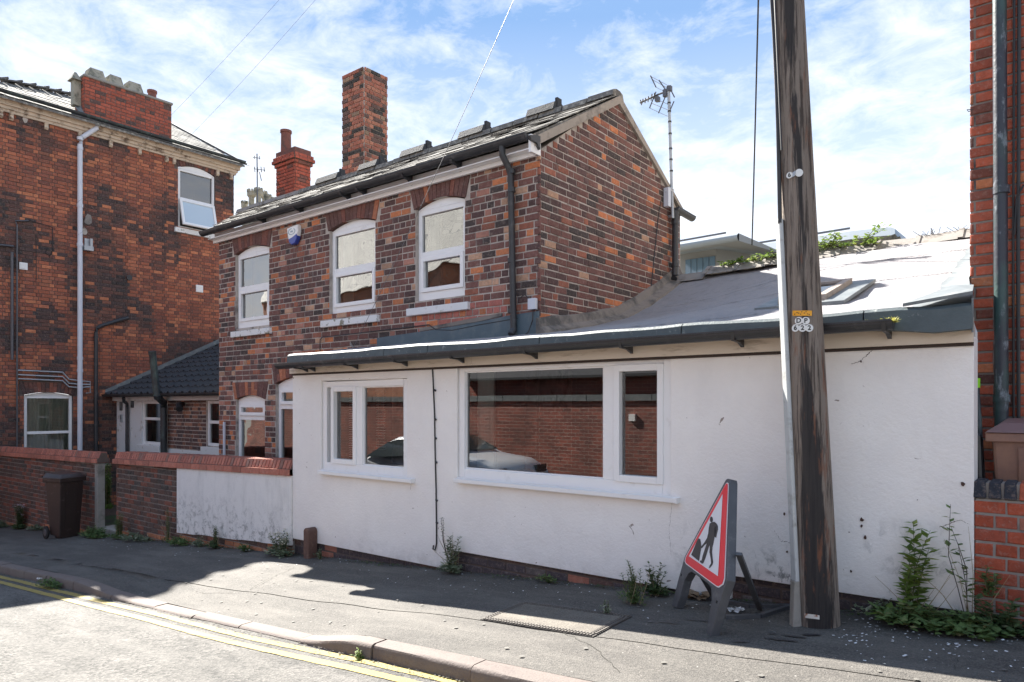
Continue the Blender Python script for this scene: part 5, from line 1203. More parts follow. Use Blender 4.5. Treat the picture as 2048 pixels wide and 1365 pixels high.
# television aerials
def rods(parent, L, r, name='element', mat='dark_metal'):
    for pts in L:
        m_ = MB(); m_.tube(pts, r, 6); m_.build(name, M[mat], parent)
YA = 14.0; ax = at_y(516, 400, YA); ae = thing('television_aerial', 'small distant television aerial on a thin mast above the stone chimney pots', 'aerial', (ax.x, YA, ax.z - 1.5), 'television aerials')
m_ = MB(); m_.tube([(ax.x + .05, YA, 2.5), (at_y(514, 308, YA).x, YA, at_y(514, 308, YA).z)], .022, 6); m_.build('mast', M['dark_metal'], ae)
A = lambda x, y, d=0: at_y(x, y, YA + d)
rods(ae, [[A(506, 315, -.3), A(520, 317, .3)], [A(509, 312), A(509, 318)], [A(519, 313), A(519, 319)], [A(508, 338, -.3), A(530, 341, .3)], [A(509, 334), A(510, 345)], [A(515, 335), A(516, 344)], [A(522, 334), A(523, 345)], [A(528, 335), A(529, 344)], [A(519, 345), A(523, 362)]], .014)
YB = 9.15; mx = at_y(1340, 190, YB)
ae2 = thing('television_aerial', 'tall television aerial on a long mast fixed at the brick gable corner', 'aerial', (-4.33, YB, 2.7), 'television aerials')
m_ = MB(); top = at_y(1337, 172, YB); m_.tube([(-4.40 + .03, YB, 2.62), (-4.39, YB, 3.1), top], .022, 8); m_.build('mast', M['metal'], ae2, smooth=True)
m_ = MB(); 
for py in (208, 225, 246, 270, 300, 322, 345): t = at_y(1338, py, YB); f_ = (t.z - 2.62) / (top.z - 2.62); c_ = Vector((-4.37, YB, 2.62)).lerp(top, f_); m_.tube([c_, c_ + Vector((0, 0, .02))], .026, 8)
m_.build('tape_band', M['wire'], ae2)
A = lambda x, y, d=0: at_y(x, y, YB + d)
m_ = MB(); m_.tube([A(1342, 180), A(1320, 188), A(1280, 206)], .014, 6); m_.obox(A(1331, 187), (.03, 0, 0), (0, .03, 0), (0, 0, .05)); m_.obox(A(1315, 199), (.025, .01, 0), (0, .03, 0), (0, 0, .035)); m_.obox(A(1339, 178), (.03, 0, 0), (0, .03, 0), (0, 0, .035)); m_.build('boom', M['dark_metal'], ae2)
el = [[A(1286, 199, -.12), A(1284, 207, .12)], [A(1281, 201, -.12), A(1283, 210, .12)], [A(1291, 197, -.12), A(1290, 206, .12)], [A(1297, 194, -.12), A(1296, 204, .12)], [A(1304, 189, -.12), A(1302, 201, .12)], [A(1309, 187, -.1), A(1308, 198, .1)],
      [A(1301, 152), A(1312, 175)], [A(1318, 161), A(1331, 180)], [A(1337, 171), A(1349, 195)], [A(1312, 184), A(1299, 217)], [A(1331, 193), A(1317, 227)], [A(1348, 203), A(1339, 224)]]
rods(ae2, el, .009)
rods(ae2, [[A(1301, 153), A(1337, 172)], [A(1305, 160), A(1341, 180)], [A(1312, 175), A(1330, 184)], [A(1307, 196), A(1342, 212)], [A(1303, 207), A(1340, 222)], [A(1300, 217), A(1335, 233)]], .004, 'reflector_rod', 'metal')
m_ = MB(); m_.tube([(-4.37, YB, 3.02), (-4.37, YB - .12, 3.03), (-4.40, YB - .16, 2.95)], .01, 6); m_.tube([(-4.45, YB + .03, 2.80), (-4.37, YB, 2.80)], .02, 6); m_.tube([(-4.45, YB + .03, 2.66), (-4.37, YB, 2.66)], .02, 6); m_.build('wall_bracket', M['metal'], ae2)

# far modern building with rounded eaves
YF = 38.0; fm = thing('modern_building', 'distant modern pale building with rounded oversailing metal roof and glazed clerestory', 'building', (at_y(1500, 520, YF).x, YF, 0))
M['pale_roof'] = plain('pale_metal_roof', (.27, .30, .32), .5, .08, .5); M['pale_clad'] = plain('pale_cladding', (    .26, .26, .25), .7, .08, .6); M['roof_green'] = plain('algae_metal', (.26, .31, .28), .7, .2, .8)
def fq(px, py, Y=YF): return at_y(px, py, Y)
def canopy(x0, x1, ytop_l, ytop_r, yb_l, yb_r, xs, ys, Y, name):
    A0, A1 = fq(x0, ytop_l, Y), fq(x1, ytop_r, Y); m_ = MB(); d = 10.0; R_ = (fq(x0, yb_l, Y).z - A0.z) / -2
    prev = None; n = 8
    for i in range(n + 1):
        t = math.pi * (i / n); off = Vector((0, -math.sin(t) * R_ * 1.3, R_ * math.cos(t) - R_)); q = (A0 + off, A1 + off + Vector((0, 0, 0)))
        if prev: m_.face([prev[0], q[0], q[1], prev[1]])
        prev = q
    m_.face([A0, A1, A1 + Vector((0, d, .3)), A0 + Vector((0, d, .3))]); bl, brr = prev
    m_.build(name, M['pale_roof'], fm, smooth=True, fix=False)
    m_ = MB(); sl, sr = Vector((A0.x, Y + 3.2, fq(x0, ys, Y + 3.2).z)), Vector((fq(xs, ys, Y + 3.2).x, Y + 3.2, fq(x0, ys, Y + 3.2).z))
    m_.face([bl, brr, sr, sl]); m_.face([A1, A1 + Vector((0, d, .3)), sr + Vector((0, 7, 0)), sr, brr]); m_.build('soffit', M['pale_clad'], fm, fix=False)
    return sl, sr
sl, sr = canopy(1300, 1478, 497, 467, 511, 487, 1432, 514, YF, 'roof_canopy')
m_ = MB(); m_.face([(sl.x, sl.y, -2), (sr.x, sr.y, -2), sr, sl]); m_.face([sr, (sr.x, sr.y, -2), (sr.x + 2.5, sr.y + 9, -2), (sr.x + 2.5, sr.y + 9, sr.z)]); m_.build('glazed_wall', M['pale_clad'], fm, fix=False)
M['sky_glass'] = plain('clerestory_glass', (.12, .20, .28), .08, .1, 1, spec=1.0)
for i in range(5):
    a_ = lerp(sl.x, sr.x, .30 + i * .14); b_ = a_ + (sr.x - sl.x) * .125; m_ = MB(); m_.box(a_, b_, sr.y - .08, sr.y - .02, fq(1400, 552, sr.y).z, fq(1400, 517, sr.y).z); m_.build('window', M['sky_glass'], fm)
# second roof drum, further back and to the right
YF2 = 46.0
P = []
m_ = MB(); prof = [(1470, 497), (1512, 490), (1560, 484), (1640, 472), (1700, 463), (1745, 458), (1782, 455), (1790, 458), (1795, 464), (1800, 472), (1804, 480)]
topp = [fq(a, b, YF2) for a, b in prof]; back = [p_ + Vector((0, 14, .5)) for p_ in topp]
for i in range(len(topp) - 1): m_.face([topp[i], topp[i + 1], back[i + 1], back[i]])
lo = [fq(a, b + (16 if a < 1785 else 10 if a < 1800 else 1), YF2 - .6) for a, b in prof]
for i in range(len(topp) - 1): m_.face([lo[i], lo[i + 1], topp[i + 1], topp[i]])
m_.build('roof_canopy', M['pale_roof'], fm, smooth=True, fix=False)
m_ = MB(); un = [fq(a, b + 34, YF2 + 4) if a < 1780 else fq(1770, 492, YF2 + 4) for a, b in prof]
for i in range(len(lo) - 1): m_.face([un[i], un[i + 1], lo[i + 1], lo[i]])
m_.face([un[0], un[-1], Vector((un[-1].x, un[-1].y, -2)), Vector((un[0].x, un[0].y, -2))]); m_.build('soffit', M['pale_clad'], fm, fix=False)
m_ = MB(); m_.bar(fq(1350, 484, YF + 4), fq(1452, 466, YF + 4), .10, .10); m_.build('roof_rail', M['dark_metal'], fm); m_ = MB(); m_.bar(fq(1500, 489, YF2 + 4), fq(1700, 457, YF2 + 4), .12, .12); m_.build('roof_rail', M['dark_metal'], fm)

# ---------------------------------------------------------------- telegraph pole
m, nt, b = new_mat('creosoted_pole'); M['pole'] = m
c = mix(nt, noise_node(nt, 16, 8, .75, sc=(1.4, 1.4, .09), dist=.3), (.27, .21, .17), (.50, .42, .35))
c = mix(nt, ramp(nt, noise_node(nt, 42, 6, .7, sc=(1, 1, .035)), [(.50, 0.0), (.58, .85)]), c, (.07, .05, .04))
g = N(nt, 'ShaderNodeNewGeometry'); sp_ = N(nt, 'ShaderNodeSeparateXYZ'); nt.links.new(g.outputs['Position'], sp_.inputs[0])
low = N(nt, 'ShaderNodeMapRange'); nt.links.new(sp_.outputs['Z'], low.inputs[0]); low.inputs[1].default_value = 2.2; low.inputs[2].default_value = -1.4; low.inputs[3].default_value = -.03; low.inputs[4].default_value = .085
tn = noise_node(nt, 8, 6, .7, sc=(1.0, 1.0, .09), dist=1.2); ad = N(nt, 'ShaderNodeMath', operation='ADD'); nt.links.new(tn, ad.inputs[0]); nt.links.new(low.outputs[0], ad.inputs[1])
at_ = N(nt, 'ShaderNodeAttribute'); at_.attribute_name = 'Col'; ad2 = N(nt, 'ShaderNodeMath', operation='MULTIPLY_ADD'); ad2.inputs[1].default_value = .235; nt.links.new(at_.outputs['Fac'], ad2.inputs[0]); nt.links.new(ad.outputs[0], ad2.inputs[2])
c = mix(nt, ramp(nt, ad2.outputs[0], [(.58, 0.0), (.67, .92)]), c, (.034, .031, .032))
c = mix(nt, ramp(nt, noise_node(nt, 10, 5, .7, sc=(1.5, 1.5, .2)), [(.57, 0.0), (.66, .75)]), c, (.36, .15, .08))
nt.links.new(c, b.inputs['Base Color']); b.inputs['Roughness'].default_value = .8; bump(nt, b, noise_node(nt, 48, 7, .8, sc=(1, 1, .05), dist=.3), 1.0, .05)
PB = Vector((-1.225, 4.66, -1.50)); PT = Vector((-1.225, 4.66, 0)) + Vector((-.305, -.10, 7.6)) ; PT.z = 7.6
# lean measured on the photo: top edge centre x=1581 at z=2.55
pole = thing('telegraph_pole', 'weathered wooden telegraph pole with number plates and a tarred dark streak on the pavement', 'telegraph pole', (PB.x, PB.y, -1.37))
def pole_c(z): t = (z - PB.z); return Vector((PB.x - .047 * t, PB.y - .008 * t, z))
def pole_r(z): return .122 - .0055 * (z + 1.4)
vs_ = []; fs_ = []; cs_ = []; n = 28; zs = rng(-1.5, 6.6, .16)
tcam = math.atan2(-PB.y, -PB.x)
for i, z in enumerate(zs):
    for k in range(n):
        t = 2 * math.pi * k / n; rr = pole_r(z) * (1 + .012 * fbm(math.cos(t) * 3, math.sin(t) * 3, z * .5)); c_ = pole_c(z)
        vs_.append((c_.x + math.cos(t) * rr, c_.y + math.sin(t) * rr, z))
        dt = (t - tcam + math.pi) % (2 * math.pi) - math.pi; w = max(0, 1 - abs((dt - (.12 if z > 1 else .05)) / (.40 + .10 * fbm(z * 1.3, 4) + .44 * smooth((.2 - z) / 1.2)))); cs_.append(smooth(w * 1.8))
for i in range(len(zs) - 1):
    for k in range(n): fs_.append((i * n + k, i * n + (k + 1) % n, (i + 1) * n + (k + 1) % n, (i + 1) * n + k))
fs_.append(tuple((len(zs) - 1) * n + k for k in range(n)))
me = bpy.data.meshes.new('shaft'); me.from_pydata(vs_, [], fs_); me.polygons.foreach_set('use_smooth', [True] * len(fs_)); ca = me.color_attributes.new('Col', 'FLOAT_COLOR', 'POINT')
for i, v_ in enumerate(cs_): ca.data[i].color = (v_, v_, v_, 1)
me.materials.append(M['pole']); shaft = link('shaft', me, pole)
def pole_pt(px, py, out=.0):   # point on the pole surface seen at that pixel
    d = ray(px, py)
    z = 0
    for _ in range(6):
        c_ = pole_c(z); r_ = pole_r(z) + out; a = d.x ** 2 + d.y ** 2; b = -2 * (d.x * c_.x + d.y * c_.y); cc = c_.x ** 2 + c_.y ** 2 - r_ ** 2
        disc = max(0, b * b - 4 * a * cc); t = (-b - math.sqrt(disc)) / (2 * a); z = (d * t).z
    return d * t
def text_mesh(s, size, mat, parent, C, Ux, Up, name='lettering', bold=.0):
    cu = bpy.data.curves.new('t', 'FONT'); cu.body = s; cu.size = size; cu.align_x = 'CENTER'; cu.align_y = 'CENTER'; cu.extrude = .0006; cu.offset = bold; cu.resolution_u = 3
    to = bpy.data.objects.new('t', cu); me = bpy.data.meshes.new_from_object(to); me.name = name; bpy.data.objects.remove(to); bpy.data.curves.remove(cu)
    Ux, Up = Vector(Ux).normalized(), Vector(Up).normalized(); Nn = Ux.cross(Up)
    for v in me.vertices: v.co = C + Ux * v.co.x + Up * v.co.y + Nn * v.co.z
    me.materials.append(mat); return link(name, me, parent)
def disc(parent, px, py, r, mat, name='number_plate', ch=None, size=.05, tilt=0):
    p_ = pole_pt(px, py, .004); c_ = pole_c(p_.z); Nn = Vector((p_.x - c_.x, p_.y - c_.y, 0)).normalized(); Ux = Vector((-Nn.y, Nn.x, 0)); Up = Vector((0, 0, 1))
    m_ = MB(); n = 20; P = [p_ + Ux * (math.cos(2 * math.pi * i / n) * r) + Up * (math.sin(2 * math.pi * i / n) * r) for i in range(n)]; m_.prism([q + Nn * .002 for q in P], Nn * -.004); o = m_.build(name, mat, parent)
    if ch:
        a = math.radians(tilt); text_mesh(ch, size, M['ink'], o, p_ + Nn * .0025, Ux * math.cos(a) + Up * math.sin(a), Up * math.cos(a) - Ux * math.sin(a), bold=.0012)
    return o
M['ink'] = plain('black_lettering', (.02, .02, .02), .6, .0); M['plate'] = plain('white_plate', (.74, .74, .72), .45, .04, 30, dirt=(.35, .33, .3), dscale=40, dlo=.6, dhi=.75); M['orange'] = plain('orange_band', (.80, .36, .02), .5, .05, 20)
for px, ch in ((1597.5, 'D'), (1611.5, 'P')): disc(pole, px, 642, .0235, M['plate'], ch=ch, size=.040)
for px, ch in ((1591, '6'), (1605, '2'), (1618.5, '2')): disc(pole, px, 656.5, .0235, M['plate'], ch=ch, size=.040)
disc(pole, 1579, 351, .020, M['plate'], ch='6', size=.036, tilt=10); disc(pole, 1598, 346, .024, M['plate'], tilt=0); 
p_ = pole_pt(1587, 349, .006); m_ = MB(); m_.obox(p_, (.012, -.004, .003), (0, .002, 0), (.004, 0, .016)); m_.build('torn_plate', M['metal'], pole)
m_ = MB(); prev = None
for i in range(9):
    px = lerp(1585, 1624, i / 8); q = (pole_pt(px, 632, .004), pole_pt(px, 621.5, .004))
    if prev: m_.face([prev[0], q[0], q[1], prev[1]])
    prev = q
ob = m_.build('orange_band', M['orange'], pole, fix=False)
m_ = MB(); r = random.Random(1)
for i in range(9): q = pole_pt(1590 + i * 3.6 + r.uniform(-1, 1), 627 + r.uniform(-3, 3), .005); m_.obox(q, (.003, 0, 0), (0, .0005, 0), (0, 0, .0025))
m_.build('nail_mark', M['ink'], ob, kind='stuff')
M['rust_label'] = plain('rusty_white_label', (.68, .66, .60), .6, .05, 30, dirt=(.35, .13, .05), dscale=30, dlo=.55, dhi=.62)
m_ = MB(); prev = None
for i in range(7):
    px = lerp(1609, 1639, i / 6); q = (pole_pt(px, 1236 + i * .6, .005), pole_pt(px, 1227 + i * .7, .005))
    if prev: m_.face([prev[0], q[0], q[1], prev[1]])
    prev = q
m_.build('label_plate', M['rust_label'], pole, fix=False)
# pale cable guard down the left side of the pole, flared foot; black cable above
M['guard'] = plain('cable_guard', (.47, .49, .49), .5, .08, 8, dirt=(.25, .24, .22), dscale=9, dlo=.55, dhi=.75)
side = Vector((-CS, -SN, 0)); fw = Vector((SN, -CS, 0))
def gd(z, out=.011, f=0.0): c_ = pole_c(z); return c_ + side * (pole_r(z) + out) + fw * f
m_ = MB(); z0, z1 = -1.12, 1.18
P0, P1 = gd(z0), gd(z1); m_.hexa([P0 + side * .014 + fw * .03, P0 - side * .012 + fw * .03, P0 - side * .012 - fw * .03, P0 + side * .022 - fw * .03, P1 + side * .014 + fw * .03, P1 - side * .012 + fw * .03, P1 - side * .012 - fw * .03, P1 + side * .022 - fw * .03])
gdo = m_.build('cable_guard', M['guard'], pole, bevel=.008)
m_ = MB(); Pb = gd(-1.43); Q = lambda P, a, b: [P + side * a + fw * .034, P - side * .012 + fw * .034, P - side * .012 - fw * .034, P + side * a - fw * .034]
m_.hexa(Q(Pb, .05, 1) + Q(gd(-1.10), .026, 0)); m_.build('guard_foot', M['concrete'], pole, bevel=.01)
m_ = MB(); m_.tube([gd(z, .012 + .012 * math.sin(z * 2.2), .02) for z in rng(1.15, 5.4, .3)], .013, 8); m_.tube([gd(z, .004, .06) for z in rng(1.6, 5.4, .5)], .006, 6); m_.build('cable', M['wire'], pole, smooth=True)

# ---------------------------------------------------------------- roadworks sign, leaning back on its folding leg
L0, R0 = Vector((-2.20, 4.64, 0)), Vector((-1.66, 4.06, 0)); ex = (R0 - L0).normalized(); nb = Vector((-ex.y, ex.x, 0)); 
if nb.x < 0: nb = -nb
tiltv = (nb * .223 + Vector((0, 0, .93))).normalized(); O_ = Vector((R0.x, R0.y, -1.43)); nf = ex.cross(tiltv).normalized()
if nf.dot(-O_) < 0: nf = -nf
def sp2(zx, zy, off=0.0):   # traced outline -> point in the leaning plane of the sign
    d = ray(1280 + zx / 2.935, 900 + zy / 2.935); t = nf.dot(O_) / nf.dot(d); return d * t + nf * off
sign = thing('roadworks_sign', 'red bordered triangular men at work sign in a grey plastic frame leaning on the pavement', 'road sign', (-1.9, 4.4, -1.43))
M['frame_grey'] = plain('dark_recycled_plastic', (.075, .078, .085), .45, .25, 14, bmp=.15, dirt=(.15, .15, .15), dscale=12, dlo=.55, dhi=.75)
poly = [(503, 175), (513, 169), (524, 171), (527, 190), (512, 765), (480, 860), (407, 1122), (381, 1105), (420, 880), (417, 812), (400, 787), (330, 735), (302, 716), (284, 727), (262, 765), (236, 860), (213, 928), (186, 916), (222, 770), (262, 625)]
m_ = MB(); m_.prism([sp2(*q) for q in poly][::-1], nf * -.055); fr_ = m_.build('frame', M['frame_grey'], sign, bevel=.004)
def plate2(pts, off, mat, name, parent, th=.0012):
    m_ = MB(); m_.prism([sp2(a, b, off) for a, b in pts][::-1], nf * -th); return m_.build(name, mat, parent)
M['sign_white'] = plain('reflective_white', (.78, .78, .80), .35, .02, 10, dirt=(.6, .6, .6), dscale=12, dlo=.6, dhi=.8); M['sign_red'] = plain('sign_red', (.86, .022, .035), .35, .05, 10, dirt=(.55, .08, .07), dscale=12, dlo=.6, dhi=.8); M['sign_black'] = plain('sign_black', (.045, .04, .04), .5, .05)
pw = plate2([(508, 196), (516, 193), (522, 198), (523, 216), (502, 758), (492, 792), (466, 810), (455, 808), (272, 672), (264, 655), (270, 628)], .003, M['sign_white'], 'sign_plate', fr_)
pr = plate2([(509, 201), (516, 199), (519, 205), (519, 222), (497, 755), (487, 787), (465, 802), (452, 798), (277, 668), (270, 655), (275, 630)], .006, M['sign_red'], 'red_border', fr_)
pwi = plate2([(492, 263), (465, 744), (294, 626)], .009, M['sign_white'], 'white_panel', fr_)
plate2([(309, 619), (345, 532), (352, 522), (362, 526), (366, 545), (369, 574), (364, 600), (355, 656)], .011, M['sign_black'], 'spoil_heap_symbol', fr_)
man = [(419, 434), (432, 427), (447, 426), (459, 436), (466, 450), (466, 470), (459, 500), (456, 519), (447, 512), (452, 490), (456, 468), (453, 452), (447, 462), (445, 490), (447, 512), (441, 545), (434, 575), (432, 602), (435, 640), (438, 662), (434, 676), (421, 694), (413, 697), (418, 683), (427, 668), (424, 640), (417, 602), (420, 560), (412, 575), (404, 600), (392, 640), (380, 668), (373, 671), (360, 660), (363, 652), (371, 652), (377, 625), (390, 585), (402, 550), (388, 561), (374, 578), (369, 570), (386, 548), (403, 520), (410, 492), (413, 460)]
plate2(man, .0115, M['sign_black'], 'workman_symbol', fr_)
hd = [(428 + 8.5 * math.cos(t * math.pi / 8), 411 + 17 * math.sin(t * math.pi / 8)) for t in range(16)]; plate2(hd, .0118, M['sign_black'], 'workman_head_symbol', fr_)
plate2([(366, 572), (404, 532), (407, 537), (372, 580)], .0119, M['sign_black'], 'shovel_symbol', fr_)
def gnd(px, py): x, y = gp(px, py); return Vector((x, y, pav_z(x, y) + .012))
m_ = MB(); hb = sp2(528, 560, -.05); hb2 = sp2(350, 560, -.05); r1, r2 = gnd(1520, 1222), gnd(1562, 1216); 
m_.bar(sp2(535, 600, -.05), r1, .035, .02); m_.build('rear_leg', M['frame_grey'], fr_); m_ = MB(); m_.bar(sp2(300, 690, -.05), gnd(1430, 1200), .035, .02); m_.build('rear_leg', M['frame_grey'], fr_)
m_ = MB(); m_.bar(gnd(1452, 1238), gnd(1520, 1236), .03, .025); m_.bar(gnd(1520, 1236), gnd(1582, 1216), .03, .025); m_.bar(gnd(1372, 1190), gnd(1500, 1216), .03, .025); m_.bar(gnd(1500, 1216), gnd(1582, 1216), .03, .025); m_.build('ground_bar', M['frame_grey'], sign)
m_ = MB(); q = sp2(452, 893, .002); m_.obox(q, ex * .006, tiltv * .008, nf * .002); q = sp2(243, 735, .002); m_.obox(q, ex * .006, tiltv * .008, nf * .002); m_.build('bolt_hole', M['ink'], fr_)

# ---------------------------------------------------------------- wheelie bins
def wheelie_bin(name, label, loc, rot, s, mats, group):
    b_ = thing(name, label, 'wheelie bin', (0, 0, 0), group); mbody, mlid = mats; parts = []
    m_ = MB(); w0, w1, d0, d1, h = .24, .285, .25, .33, .93
    m_.hexa([(-w0, -d0 + .06, .03), (w0, -d0 + .06, .03), (w0, d0 - .08, .06), (-w0, d0 - .08, .06), (-w1, -d1 + .05, h), (w1, -d1 + .05, h), (w1, d1 - .05, h), (-w1, d1 - .05, h)])
    m_.hexa([(-w0 + .05, -d0 + .055, .0), (w0 - .05, -d0 + .055, .0), (w0 - .05, d0 - .2, .0), (-w0 + .05, d0 - .2, 0), (-w0 + .03, -d0 + .058, .05), (w0 - .03, -d0 + .058, .05), (w0 - .03, d0 - .2, .05), (-w0 + .03, d0 - .2, .05)])
    body = m_.build('body', mbody, b_, bevel=.02)
    for sx in (-.13, .13):
        m_ = MB(); m_.hexa([(sx - .012, -d0 + .052, .10), (sx + .012, -d0 + .052, .10), (sx + .012, -d0 + .07, .10), (sx - .012, -d0 + .07, .10), (sx - .016, -d1 + .040, h - .08), (sx + .016, -d1 + .040, h - .08), (sx + .016, -d1 + .06, h - .08), (sx - .016, -d1 + .06, h - .08)]); m_.build('moulded_rib', mbody, body)
    m_ = MB()
    for (x0, x1, y0, y1) in ((-w1 - .03, w1 + .03, -d1 + .02, -d1 + .055), (-w1 - .03, w1 + .03, d1 - .055, d1 - .02), (-w1 - .03, -w1 + .005, -d1 + .055, d1 - .055), (w1 - .005, w1 + .03, -d1 + .055, d1 - .055)): m_.box(x0, x1, y0, y1, h - .045, h + .01)
    m_.build('rim', mbody, body, bevel=.006)
    m_ = MB(); m_.hexa([(-w1 - .035, -d1 - .0, h + .012), (w1 + .035, -d1 - .0, h + .012), (w1 + .035, d1 + .01, h + .012), (-w1 - .035, d1 + .01, h + .012), (-w1 + .05, -d1 + .10, h + .075), (w1 - .05, -d1 + .10, h + .075), (w1 - .05, d1 - .02, h + .095), (-w1 + .05, d1 - .02, h + .095)]); lid = m_.build('lid', mlid, b_, bevel=.014)
    m_ = MB(); m_.tube([(-w1 - .01, d1 + .05, h + .03), (w1 + .01, d1 + .05, h + .03)], .017, 10)
    for sx in (-w1 + .03, 0, w1 - .03): m_.bar((sx, d1 - .02, h + .02), (sx, d1 + .06, h + .03), .03, .035)
    m_.build('handle', mbody, body, smooth=True)
    m_ = MB(); m_.tube([(-w0 - .05, d0 - .02, .10), (w0 + .05, d0 - .02, .10)], .014, 8); m_.build('axle', M['dark_metal'], b_)
    for sx in (-1, 1):
        m_ = MB(); x_ = sx * (w0 + .045); m_.tube([(x_ - .025, d0 - .02, .10), (x_ - .02, d0 - .02, .10), (x_ + .02, d0 - .02, .10), (x_ + .025, d0 - .02, .10)], [.085, .10, .10, .085], 20); wh = m_.build('wheel', M['rubber'], b_, smooth=True)
        m_ = MB(); m_.tube([(x_ + sx * .026, d0 - .02, .10), (x_ + sx * .032, d0 - .02, .10)], [.055, .05], 14); m_.build('hub', M['dark_metal'], wh)
    b_.location = loc; b_.rotation_euler = (0, 0, rot); b_.scale = s if isinstance(s, tuple) else (s,) * 3
    return b_
bx = -13.25; wheelie_bin('wheelie_bin', 'dark brown wheelie bin standing on the pavement in front of the brick garden wall', (bx, 4.60, base_z(bx, 4.6) - .0), math.radians(108), (.74, .66, 1.07), (M['bin'], M['bin']), 'wheelie bins')
wheelie_bin('wheelie_bin', 'faded brown wheelie bin with purple grey lid behind the low red wall', (-.10, 5.55, -1.10), 0.0, .985, (M['bin_pale'], M['bin_lid']), 'wheelie bins')
gt = thing('garden_tool', 'dark garden tool handle with a bright green tip leaning behind the white wall corner', 'tool', (-.40, 6.05, -1.1))
q0, q1, q2 = at_y(1953, 757, 6.02), at_y(1953, 776, 6.02), at_y(1957, 838, 5.98); M['lime'] = plain('lime_grip', (.30, .75, .03), .5, .03)
m_ = MB(); m_.tube([q1, q2, q2 + (q2 - q1) * 3.4], .020, 10); m_.build('shaft', M['black_iron'], gt, smooth=True); m_ = MB(); m_.tube([q0, q1], .023, 10); m_.build('grip', M['lime'], gt, smooth=True)
m_ = MB(); q = at_y(1960, 900, 5.32); m_.hexa([(q.x - .05, 5.25, -1.10), (q.x + .045, 5.25, -1.10), (q.x + .045, 5.40, -1.10), (q.x - .05, 5.40, -1.10), (q.x - .045, 5.27, at_y(1960, 866, 5.27).z), (q.x + .01, 5.27, at_y(1960, 866, 5.27).z), (q.x + .01, 5.38, at_y(1960, 872, 5.3).z), (q.x - .045, 5.38, at_y(1960, 872, 5.3).z)])
tag(m_.build('refuse_sack', plain('black_sack', (.015, .017, .02), .3, .3, 20, bmp=.6, bscale=18), bevel=.02), 'black plastic refuse sack squeezed between white wall and faded bin', 'sack')

# ---------------------------------------------------------------- stub post, manhole, step, litter
q = at_y(616, 1090, 4.90); zt_ = at_y(616, 1056, 4.9).z; m_ = MB(); w = .048; n = 8
P = [(q.x - w, 4.87, base_z(q.x, 4.9) - .05), (q.x + w, 4.87, base_z(q.x, 4.9) - .05)] + [(q.x + w * math.cos(math.pi * i / n), 4.87, zt_ - .045 + .045 * math.sin(math.pi * i / n)) for i in range(n + 1)]
m_.prism(P, (0, .125, 0)); M['rusty'] = plain('rusty_iron', (.12, .065, .05), .8, .25, 14, bmp=.3, dirt=(.2, .12, .09), dscale=12)
tag(m_.build('iron_post', M['rusty'], bevel=.008), 'short brown iron post with rounded top against the white wall', 'post')
mh = thing('manhole_cover', 'rectangular recessed inspection cover with studded metal edge and tarmac infill in the pavement', 'manhole cover', (-2.83, 4.06, -1.49))
def pv(x, y, h=.0): return (x, y, pav_z(x, y) + h)
MX0, MX1, MY0, MY1 = -3.30, -2.36, 3.80, 4.31
def flat(m_, x0, x1, y0, y1, h0, h1): m_.hexa([pv(x0, y0, h0), pv(x1, y0, h0), pv(x1, y1, h0), pv(x0, y1, h0), pv(x0, y0, h1), pv(x1, y0, h1), pv(x1, y1, h1), pv(x0, y1, h1)])
m_ = MB(); flat(m_, MX0, MX1, MY0, MY1, -.02, .0065); m_.build('frame', plain('rusty_frame', (.06, .052, .045), .8, .3, 30), mh)
m_ = MB(); flat(m_, MX0 + .055, MX1 - .055, MY0 + .055, MY1 - .055, -.01, .012); M['infill'] = tarmac('cover_infill', (.12, .105, .09), (.19, .17, .14), 150, 4, .5); m_.build('infill', M['infill'], mh)
m_ = MB()
for row, o_ in enumerate((.013, .040)):
    x = MX0 + .02
    while x < MX1 - .02:
        for yy in (MY0 + o_, MY1 - o_): flat(m_, x, x + .014, yy - .009, yy + .009, .006, .014)
        x += .024
    y = MY0 + .055
    while y < MY1 - .055:
        for xx in (MX0 + o_, MX1 - o_): flat(m_, xx - .009, xx + .009, y, y + .014, .006, .014)
        y += .024
m_.build('studs', plain('worn_iron', (.13, .115, .10), .7, .3, 30), mh, kind='stuff')
q = at_line(218, 1050, (-14, 5.3), (-11, 5.3)); m_ = MB(); m_.box(-12.95, -12.28, 5.02, 5.45, -2.5, base_z(-12.6, 5) + .10); tag(m_.build('stone_step', M['concrete'], bevel=.015), 'worn grey stone step in the gap between the garden walls', 'step')
def scrap(px, py, s, mat, label, name, seed, cat='litter', group='litter on the pavement', n=26, hgt=.02, spread=1.0):
    r = random.Random(seed); x, y = gp(px, py); m_ = MB()
    for i in range(n):
        a = r.uniform(0, 6.28); d = r.random() ** .5 * s; X_, Y_ = x + math.cos(a) * d * spread, y + math.sin(a) * d; w = s * r.uniform(.2, .45)
        P = [Vector(pv(X_ + math.cos(a + k * 1.57 + r.uniform(-.3, .3)) * w, Y_ + math.sin(a + k * 1.57) * w, .006 + r.uniform(0, hgt))) for k in range(4)]; m_.face(P)
    o = m_.build(name, mat, None, fix=False); tag(o, label, cat, group); return o
M['paper'] = plain('crumpled_paper', (.72, .73, .74), .7, .05, 30)
scrap(1468, 1223, .055, M['paper'], 'crumpled white tissue on the pavement behind the roadworks sign', 'crumpled_tissue', 2, spread=1.3)
scrap(192, 1069, .07, M['paper'], 'white paper scrap beside the weeds at the gate gap', 'paper_scrap', 3, n=14)
scrap(497, 1103, .035, M['paper'], 'small white paper scrap below the stained render panel', 'paper_scrap', 4, n=8)
scrap(80, 1160, .03, M['paper'], 'tiny white scrap near the kerb in front of the bin', 'paper_scrap', 5, n=6)
